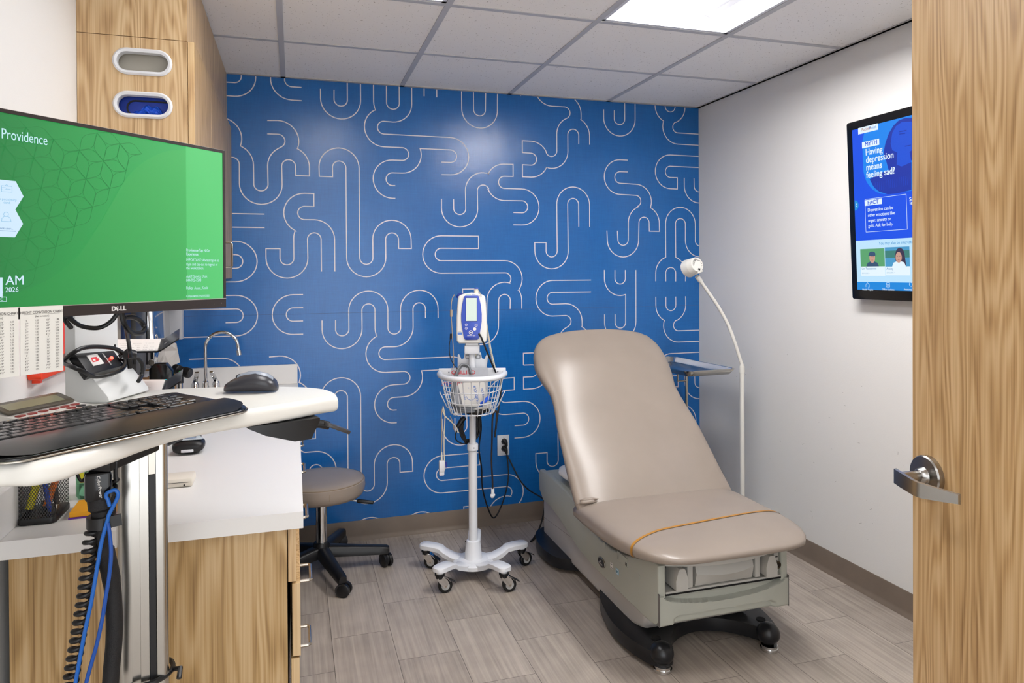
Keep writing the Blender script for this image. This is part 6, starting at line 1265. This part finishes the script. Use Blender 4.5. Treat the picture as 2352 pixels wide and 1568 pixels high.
for k in range(5):
    a = base_a+k*2*math.pi/5; d = Vector((math.cos(a), math.sin(a), 0)); p = Vector((-d.y, d.x, 0)); C0 = Vector((TX, TY, 0)); rings = []
    for s_, w_, z0, z1 in ((.02, .030, .078, .128), (.08, .026, .072, .122), (.18, .023, .066, .110), (.27, .0215, .062, .100), (.305, .021, .062, .096), (.318, .017, .064, .090)):
        c = C0+d*s_; rings.append([c+p*w_+UP*z0, c+p*w_+UP*(z1-.010), c+p*(w_*.6)+UP*z1, c-p*(w_*.6)+UP*z1, c-p*w_+UP*(z1-.010), c-p*w_+UP*z0])
    mb.loft(rings, BLACK); cast.append((C0+d*.298, a))
mb.build('star_base', t, smooth=50)
for k, (c, a) in enumerate(cast):
    b_ = a+(.9 if k != 1 else -1.1); f = Vector((math.cos(b_), math.sin(b_), 0)); s_ = UP.cross(f); wc = c+f*.012+UP*.0305; mb = MB()
    for sg in (-1, 1): mb.tube([wc+s_*sg*.006, wc+s_*sg*.009, wc+s_*sg*.021, wc+s_*sg*.0245], [.0290, .0302, .0302, .024], BLACK, 28)
    mb.tube([wc+s_*-.023+UP*.002+f*(-.008), wc+s_*.023+UP*.002+f*(-.008)], .0265, mat('caster_hood_grey', '2c2c2e', .45), 20); mb.cyl(c+UP*.045, c+UP*.066, .010, BLACK, 14); mb.build('caster', t)

# ================================================================ floor lamp with gooseneck, instrument stand
t = thing('gooseneck_exam_lamp', 'white exam lamp with a drum head on a long gooseneck, in the far right corner', 'lamp', (2.25, 3.17, 0))
PV = mat('ivory_white_enamel', 'dedcd6', .35)
pb = at(1704.5, 1000, 'x', 2.25); LX, LY = 2.25, pb.y
top = at(1704, 850, 'x', LX).z
mb = MB(); mb.cyl((LX, LY, .06), (LX, LY, top), .0125, PV, 20); mb.build('pole', t)
mb = MB(); mb.cyl((LX, LY, top-.012), (LX, LY, top+.022), .0150, PV, 20); mb.cyl((LX, LY, top+.02), (LX, LY, top+.032), .011, PV, 16); mb.build('collar', t)
mb = MB(); mb.lathe([(.13, .045), (.14, .05), (.14, .065), (.12, .075), (.03, .085), (.015, .09)], PV, 40, Matrix.Translation((LX, LY, 0)))
mb.build('base', t)
for k in range(4): mb = MB(); a = math.pi/4+k*math.pi/2; c = Vector((LX+.105*math.cos(a), LY+.105*math.sin(a), .0225)); mb.cyl(c+Vector((-.008, 0, 0)), c+Vector((.008, 0, 0)), .022, BLACK, 16); mb.cyl(c, c+UP*.026, .006, STEEL, 8); mb.build('caster', t)
NP_ = [Vector((LX, LY, top+.03)), at(1699, 822, 'y', LY+.005), at(1689, 790, 'y', LY+.01), at(1672, 745, 'y', LY+.02), at(1650, 705, 'y', LY+.03), at(1625, 668, 'y', LY+.035), at(1606, 641, 'y', LY+.03)]
ns = spline(NP_, 14); rr = [.0088+(.0007 if i % 2 else -.0004) for i in range(len(ns))]; mb = MB(); mb.tube(ns, rr, PV, 12); mb.build('gooseneck', t, smooth=80)
hc0 = at(1602, 636, 'y', LY+.028); hd = (ns[-2]-ns[-1]).normalized()
mb = MB(); mb.cyl(ns[-1]+hd*.012, hc0-hd*.004, .0125, PV, 16); mb.build('swivel', t)
# drum head: axis pointing toward lower left/back; flat vented rear face looks up to the right toward the viewer
fc = at(1601, 607, 'y', LY+.0); bk = at(1580, 617, 'y', LY+.075); ax = (bk-fc).normalized()
mb = MB(); L0 = .052; r0 = .0395
mb.tube([fc-ax*.001, fc+ax*.003, fc+ax*.030, fc+ax*.031, fc+ax*.034, fc+ax*.075, fc+ax*.080], [r0*.93, r0, r0*1.04, r0*1.06, r0*1.08, r0*1.22, r0*1.12], PV, 40); mb.build('drum_head', t, smooth=40)
fx = (RGT-ax*RGT.dot(ax)).normalized(); fy = fx.cross(ax)*-1
if fy.z < 0: fy = -fy
TF = frame(fc-ax*.0012, fx, fy, -ax); DKS = mat('vent_black', '0d0d0e', .7); mb = MB(); Rt = Matrix.Rotation(math.radians(-25), 4, 'Z')
for k in range(8): y = .026-.0062*k; w_ = .006+.004*math.sin(k/7*math.pi); mb.box(-.030+.004*abs(k-3.5)/2, -.030+.004*abs(k-3.5)/2+w_*1.3, y-.0011, y+.0011, 0, .0006, DKS, T=TF @ Rt)
for k in range(9): a = math.radians(75-18*k); mb.box(-.0022, .0022, -.0011, .0011, 0, .0006, DKS, T=TF @ Rt @ frame((.029*math.cos(a), .029*math.sin(a), 0), (math.cos(a), math.sin(a), 0), (-math.sin(a), math.cos(a), 0)))
for k in range(5): a = math.radians(150-16*k); mb.box(-.003, .003, -.0011, .0011, 0, .0006, DKS, T=TF @ Rt @ frame((.024*math.cos(a), .024*math.sin(a), 0), (1, 0, 0), (0, 1, 0)))
mb.build('vents', t, smooth=0)
mb = MB(); mb.box(.006, .017, -.030, -.020, 0, .003, BLACK, .0008, T=TF @ Rt @ Matrix.Rotation(.35, 4, 'Z')); mb.build('switch', t)
mb = MB(); q = [Vector((.0, -r0*.9, 0)), Vector((.022, -r0*.55, 0))]; mb.box(-.015, .020, -r0*1.16, -r0*.6, -.045, -.002, PV, .004, T=TF @ Matrix.Rotation(math.radians(25), 4, 'Z')); mb.build('neck_block', t)
# instrument stand
t = thing('instrument_stand', 'stainless steel instrument tray on a stand, in the corner behind the exam chair', 'instrument stand', (2.0, 3.42, 0))
z_t = .918; fr = at(1690, 846, 'z', z_t); fl = at(1579, 853, 'z', z_t); br = at(1605, 815, 'z', z_t)
ex = (fr-fl); ex.z = 0; wl = ex.length; ex.normalize(); ey = UP.cross(ex); bl_ = abs((br-fl).dot(ey))
Tt = frame((fl.x, fl.y, z_t), ex, ey); ST_ = mat('stainless_tray', 'c9c5bd', .16, 1)
def rr_(g, z): return [(x, y, z) for x, y in rrect(-.0+g, wl-g, 0+g, bl_-g, max(.008, .035-g*.5))]
mb = MB(); mb.loft([rr_(-.006, -.004), rr_(-.007, .0), rr_(0, .001), rr_(.004, -.002), rr_(.016, -.026), rr_(.022, -.029)], ST_, caps=False, T=Tt); mb.poly(rr_(.022, -.029), ST_, Tt); mb.loft([rr_(-.006, -.004), rr_(.013, -.0285), rr_(.021, -.0305)], ST_, caps=False, T=Tt); mb.poly(rr_(.021, -.0305)[::-1], ST_, Tt); mb.build('tray', t, smooth=40)
# yoke, pole, base
px_ = at(1577, 900, 'y', 3.42); px_ = Vector((px_.x, 3.42, 0))
mb = MB(); mb.cyl((px_.x, px_.y, .03), (px_.x, px_.y, z_t-.032), .0085, STEEL, 16)
mb.tube([(px_.x-.11, px_.y, z_t-.036), (px_.x+.10, px_.y, z_t-.036)], .005, STEEL, 10); mb.tube([(px_.x-.055, px_.y, z_t-.038), (px_.x-.055, px_.y, z_t-.10), (px_.x, px_.y, z_t-.10)], .0055, STEEL, 10); mb.build('pole', t)
mb = MB(); mb.tube([(px_.x-.16, px_.y+.12, .02), (px_.x-.16, px_.y-.03, .02), (px_.x+.14, px_.y-.03, .02), (px_.x+.14, px_.y+.12, .02)], .011, STEEL, 12); mb.cyl((px_.x, px_.y, .02), (px_.x, px_.y-.03, .022), .011, STEEL, 12)
for sx in (-.16, .14):
    for sy in (.12, -.03): mb.cyl((px_.x+sx, px_.y+sy, .0003), (px_.x+sx, px_.y+sy, .012), .012, RUBBER, 14)
mb.build('base', t)

# ================================================================ wall screen
TVw = .455
tb, tt = Vector((2.338, 2.50, 1.297)), Vector((2.332, 2.53, 2.064))
ty_ = 2.513
tz = Vector((-.030, 0, .768)).normalized(); ty = Vector((0, -1, 0)); bT = Vector((2.350, ty_, 1.296))
FT = frame(bT, ty, tz); HT = .770       # local x toward the door, y up, z = toward the room
nT = FT.to_3x3() @ Vector((0, 0, 1))
if nT.x > 0: FT = frame(bT, ty, tz, -nT)
t = thing('wall_display', 'portrait information screen on the right wall, partly hidden by the open door', 'display', bT)
mb = MB(); q = rrect(0, TVw, 0, HT, .010); mb.prism(q, -.028, .0, GBLACK, FT, .003, 2); mb.build('housing', t, smooth=40)
mb = MB(); mb.box(TVw*.15, TVw*.8, .05, .6, -.052, -.028, mat('mount_grey', '3a3a3c', .5), T=FT); mb.build('wall_mount', t, smooth=0)
E0, E1_ = .032, TVw-.032; G0, G1 = .042, HT-.036; mb = MB()
V = lambda c, n: mat(n, (.01, .01, .012), .35, emit=c, es=1.0)
TB1 = V('0a4fe8', 'display_blue'); TB2 = V('0d86f0', 'display_sky_blue'); TPB = V('bfe4fb', 'display_pale_blue'); TCY = V('1287dc', 'display_bar_blue'); TWH = V('e6f5ff', 'display_white'); TDK = V('1030a8', 'display_deep_blue'); TMD = V('1050d8', 'display_mid_blue')
R_ = lambda x0, x1, y0, y1, m, z: mb.rect(x0, x1, y0, y1, m, FT, z)
def uv(px_, py_):      # photo position -> screen coordinates
    d = RGT*((px_-1176)/FPX)+UPV*((635.05-py_)/FPX)+FWD; n_ = FT.to_3x3() @ Vector((0, 0, 1)); t_ = (bT-CAMO).dot(n_)/d.dot(n_); p = CAMO+d*t_-bT; return p.dot(ty), p.dot(tz)
yb1 = uv(1966, 553)[1]; yb2 = uv(1970, 647)[1]
R_(E0, E1_, yb1, G1, TB1, .0004); R_(E0, E1_, yb2, yb1, TPB, .0004); R_(E0, E1_, G0, yb2, TCY, .0004)
# picture panel with a duotone portrait
cx0, cy0 = uv(1982, 360)[0], uv(2040, 445)[1]; cw_ = .30
pan = [(cx0+.02, G1), (cx0, G1-.06), (cx0, cy0+.12)]+[(x, y) for x, y in arc(cx0+.125, cy0+.125, .125, 180, 270, 10)]+[(E1_, cy0), (E1_, G1)]
mb.poly([(x, y, .0006) for x, y in pan], TB2, FT)
hair = [uv(*p) for p in ((2032, 345), (2035, 325), (2042, 305), (2052, 288), (2064, 277), (2078, 271), (2096, 270), (2096, 300), (2088, 330), (2075, 350), (2062, 385), (2045, 395), (2035, 375))]
xe = E1_-.0
hair = [(min(x, xe), y) for x, y in hair]+[(xe, hair[6][1]), (xe, hair[6][1]-.09)]
hh = [uv(*p) for p in ((2030, 350), (2034, 328), (2042, 306), (2052, 289), (2064, 277), (2078, 271), (2094, 270))]
mb.poly([(x, y, .0008) for x, y in hh+[(hh[-1][0]+.06, hh[-1][1]-.01), (hh[-1][0]+.10, hh[-1][1]-.10), (hh[-1][0], hh[0][1]-.05), (hh[0][0]+.03, hh[0][1]-.10)]], TDK, FT)
ff = [uv(*p) for p in ((2046, 330), (2050, 305), (2058, 290), (2072, 280), (2094, 279), (2094, 345), (2080, 358), (2062, 350), (2050, 345))]
mb.poly([(x, y, .0010) for x, y in ff[:5]+[(ff[4][0]+.035, ff[4][1]-.03), (ff[4][0]+.045, ff[4][1]-.11), (ff[5][0], ff[5][1])]+ff[6:]], TMD, FT)
nk_ = [uv(*p) for p in ((2062, 345), (2090, 350), (2094, 375), (2078, 385), (2060, 378))]; mb.poly([(x, y, .0011) for x, y in nk_], TMD, FT)
sw = [uv(*p) for p in ((1998, 412), (2020, 398), (2050, 388), (2072, 382), (2094, 372), (2094, 436), (2060, 444), (2040, 446), (2020, 440), (2008, 430))]; mb.poly([(x, y, .0012) for x, y in sw], TDK, FT)
for a, b_ in (((2066, 303), (2083, 299)), ((2079, 336), (2093, 333)), ((2066, 308), (2080, 306))): 
    vs, fs = ribbon([uv(*a), uv(*b_)], .0018); mb.add([(x, y, .0014) for x, y, _ in vs], fs, TDK, FT)
for k in range(16):
    a = uv(2010+5*k, 438-2.0*k*.5); vs, fs = ribbon([(a[0], a[1]-.002), (a[0]+.004, a[1]+.034)], .0006); mb.add([(x, y, .0014) for x, y, _ in vs], fs, TMD, FT)
def tvt(s_, px_, py_, h, m, bold=.0, z=.0022, width=1.0): x, y = uv(px_, py_); mb.text(s_, h, m, FT @ Matrix.Translation((x, y, z)), bold=bold, width=width)
def box_(p0, p1, m, z=.0018): a, b_ = uv(*p0), uv(*p1); R_(a[0], b_[0], min(a[1], b_[1]), max(a[1], b_[1]), m, z)
box_((1972, 309), (2017, 283), TWH); x, y = uv(1980, 302); mb.text('Patient', .020, V('b5683a', 'display_orange'), FT @ Matrix.Translation((x, y, .0024)), width=.9); tvt('Point', 1997.5, 298, .020, TCY, width=.9)
box_((1981, 341), (2020, 318), TWH); tvt('MYTH', 1987.5, 336, .0245, TMD, .02)
for s_, px_, py_ in (('Having', 1989, 357), ('depression', 1990, 374.5), ('means', 1990.5, 391.5), ('feeling sad?', 1991, 409)): tvt(s_, px_, py_, .0385, TWH, .018, .0026, .86)
box_((1987, 473), (2026, 455), TWH, .0019); tvt('FACT', 1993.5, 470, .0245, TMD, .02)
c4 = [uv(*p) for p in ((1987, 458), (2082, 454.5), (2085, 526), (1990, 533))]; xa, xb = (c4[0][0]+c4[3][0])/2, (c4[1][0]+c4[2][0])/2; ya, yc = c4[3][1], c4[0][1]
vs, fs = ribbon([(xa, ya), (xb, ya), (xb, yc), (xa, yc), (xa, ya)], .0008); mb.add([(x, y, .0016) for x, y, _ in vs], fs, TWH, FT)
for s_, px_, py_ in (('Depression can be', 1994, 486), ('other emotions like', 1994.5, 498), ('anger, anxiety or', 1995, 510), ('guilt. Ask for help.', 1995.5, 522)): tvt(s_, px_, py_, .0200, TWH, .01, .0024, .88)
tvt('Scan to', 2089.5, 462, .022, TWH, .015); tvt('learn', 2090.5, 470, .022, TWH, .015)
c_ = uv(1964, 472); mb.poly([(c_[0]+.0*x+max(0, .022*math.cos(a)), c_[1]+.022*math.sin(a), .0017) for a, x in [(math.pi*k/12-math.pi/2, 0) for k in range(13)]], V('1a90d8', 'display_arrow_blue'), FT)
vs, fs = ribbon([(c_[0]+.013, c_[1]+.008), (c_[0]+.006, c_[1]), (c_[0]+.013, c_[1]-.008)], .001); mb.add([(x, y, .0022) for x, y, _ in vs], fs, TWH, FT)
tvt('You may also be interested in', 2019.5, 562, .0175, V('2a8ccc', 'display_text_blue'), .004, .0022, .92)
GRN_ = V('5aa26a', 'display_photo_green'); SKN = V('c99a86', 'display_skin'); HR = V('3a3048', 'display_hair'); CAP = V('35506e', 'display_cap'); LAKE = V('4a9ac8', 'display_lake'); TRE = V('3c7f74', 'display_trees')
for k, (a, b_, ttl) in enumerate((((1978.5, 633), (2032, 570), 'Low Testosterone'), ((2035, 632), (2089.5, 568), 'Anxiety'))):
    x0, x1 = uv(*a)[0], uv(*b_)[0]; y0 = uv(*a)[1]; y1 = uv(a[0], b_[1]+ (2 if k == 0 else 0))[1]; ym = uv(a[0], 612)[1]
    R_(x0, x1, y0, y1, TWH, .0014); R_(x0+.0, x1, ym, y1, GRN_ if k == 0 else LAKE, .0016)
    if k: R_(x0, x1, ym+(y1-ym)*.45, y1-.014, TRE, .0017)
    xm = (x0+x1)/2+(.0 if k == 0 else .008); ell = lambda cx, cy, a_, b2, m, z: mb.poly([(cx+a_*math.cos(q_), cy+b2*math.sin(q_), z) for q_ in [2*math.pi*j/18 for j in range(18)]], m, FT)
    if k: ell(xm+.006, ym+.040, .024, .036, HR, .0018); mb.poly([(xm+.0, ym, .0018), (xm+.036, ym, .0018), (xm+.030, ym+.04, .0018)], HR, FT)
    hp_ = [(xm-.034, ym), (xm+.034, ym), (xm+.026, ym+.016), (xm, ym+.024), (xm-.026, ym+.016)]; mb.poly([(x, y, .0019) for x, y in hp_], CAP if k == 0 else TWH, FT)
    ell(xm, ym+.037, .0155, .022, SKN, .0021)
    for dx in (-.006, .006): ell(xm+dx, ym+.041, .0022, .0010, HR, .0023)
    ell(xm, ym+.027, .0045, .0013, V('a85a50', 'display_lips'), .0023)
    if k == 0: ell(xm, ym+.053, .018, .010, CAP, .0024); mb.rect(xm-.020, xm+.018, ym+.045, ym+.050, CAP, FT, .0025)
    x, y = x0+.006, ym-.013; mb.text(ttl, .0125, V('3a7ab0', 'display_caption_blue'), FT @ Matrix.Translation((x, y, .0022)), bold=.01, width=.85); mb.text('EXPLORE >', .0085, V('8ab4cc', 'display_faint_blue'), FT @ Matrix.Translation((x, y0+.008, .0022)))
for s_, px_, dx in (('Health Topics', 1994, 0), ('Office Updates', 2041, 0), ('Anatomy Library', 2094, 0)):
    x, y = uv(px_, 666.5); mb.text(s_, .0105, TWH, FT @ Matrix.Translation((x, y, .0022)), 'CENTER', .012)
    ic = [[(-.009, 0), (-.009, .010), (0, .019), (.009, .010), (.009, 0), (.003, 0)], [(-.008, 0), (.008, 0), (.008, .018), (-.006, .018), (-.008, .009), (.008, .009), (.008, .005), (-.008, .005), (-.008, 0)], [(-.003, 0), (-.009, .010), (-.004, .019), (.004, .016), (.007, .006), (.001, 0)]][('Health Topics', 'Office Updates', 'Anatomy Library').index(s_)]
    vs, fs = ribbon([(x+a, y+.014+b_) for a, b_ in ic], .0007); mb.add([(q[0], q[1], .0022) for q in vs], fs, TWH, FT)
mb.build('screen', t, smooth=0)
mb = MB(); mb.box(XR-.012, XR-.001, 2.33, 2.40, 1.21, 1.27, PWHITE, .003) if False else None

# ================================================================ open door with lever
dn = Vector((-math.cos(math.radians(8)), math.sin(math.radians(8)), 0)); dd = Vector((-math.sin(math.radians(8)), -math.cos(math.radians(8)), 0))
DE = Vector((1.3865, 1.297, 0)); DW, DH, DT = .93, 2.13, .044
WOODD = wood_mat('zebrano_door_veneer', 'd2b184', 'bd9868', '936e45', 21.7, 'z', .35)
t = thing('open_door', 'light zebrano wood door standing open at the right edge, with a brushed lever', 'door', DE)
TD = frame(DE, dd, UP)       # local x toward hinge, y up
nz = TD.to_3x3() @ Vector((0, 0, 1))
if nz.dot(dn) < 0: TD = frame(DE, dd, UP, -nz)
mb = MB(); mb.box(0, DW, .008, 2.428, -DT, 0, WOODD, .0008, 1, T=TD); mb.build('leaf', t, smooth=0); 
def ond(x, y, off=0):
    d = RGT*((x-1176)/FPX)+UPV*((635.05-y)/FPX)+FWD; o = DE+dn*off; t_ = (o-CAMO).dot(dn)/d.dot(dn); p = CAMO+d*t_-DE; return p.dot(dd), p.z
rc = ond(2137, 1090); BS = mat('satin_nickel', 'a8a6a3', .24, 1)
rc = ond(2124, 1092, .012)
mb = MB(); TL = TD @ Matrix.Translation((rc[0], rc[1], 0)); mb.lathe([(.0455, .0003), (.0455, .012), (.043, .0155), (.020, .0165), (.0185, .020), (.0165, .027), (.0135, .030)], BS, 48, TL); mb.build('rose', t, smooth=30)
mb = MB(); mb.lathe([(.0125, .015), (.0118, .062), (.0110, .076)], BS, 24, TL)
# lever: broad flat bar, bending back toward the door at its end
sec = [(-.020, .074, .0150, .000), (-.014, .0795, .0172, -.001), (.010, .0815, .0175, -.004), (.046, .0815, .0172, -.009), (.058, .0800, .0170, -.0105), (.066, .0750, .0168, -.0115), (.098, .0500, .0135, -.0140), (.120, .0330, .0110, -.0150)]
rings = []
for x, z, hh_, cy in sec: 
    th = .0065; rings.append([(x, cy-hh_, z-th), (x, cy+hh_, z-th), (x, cy+hh_-.001, z), (x, cy-hh_+.001, z)])
mb.loft(rings, BS, T=TL); mb.build('lever_handle', t, smooth=25)
mb = MB(); mb.box(DW-.004, DW+.006, .008, 2.2, -DT*.5-.006, -DT*.5+.006, STEEL, T=TD)
mb.build('hinge', t, smooth=0)
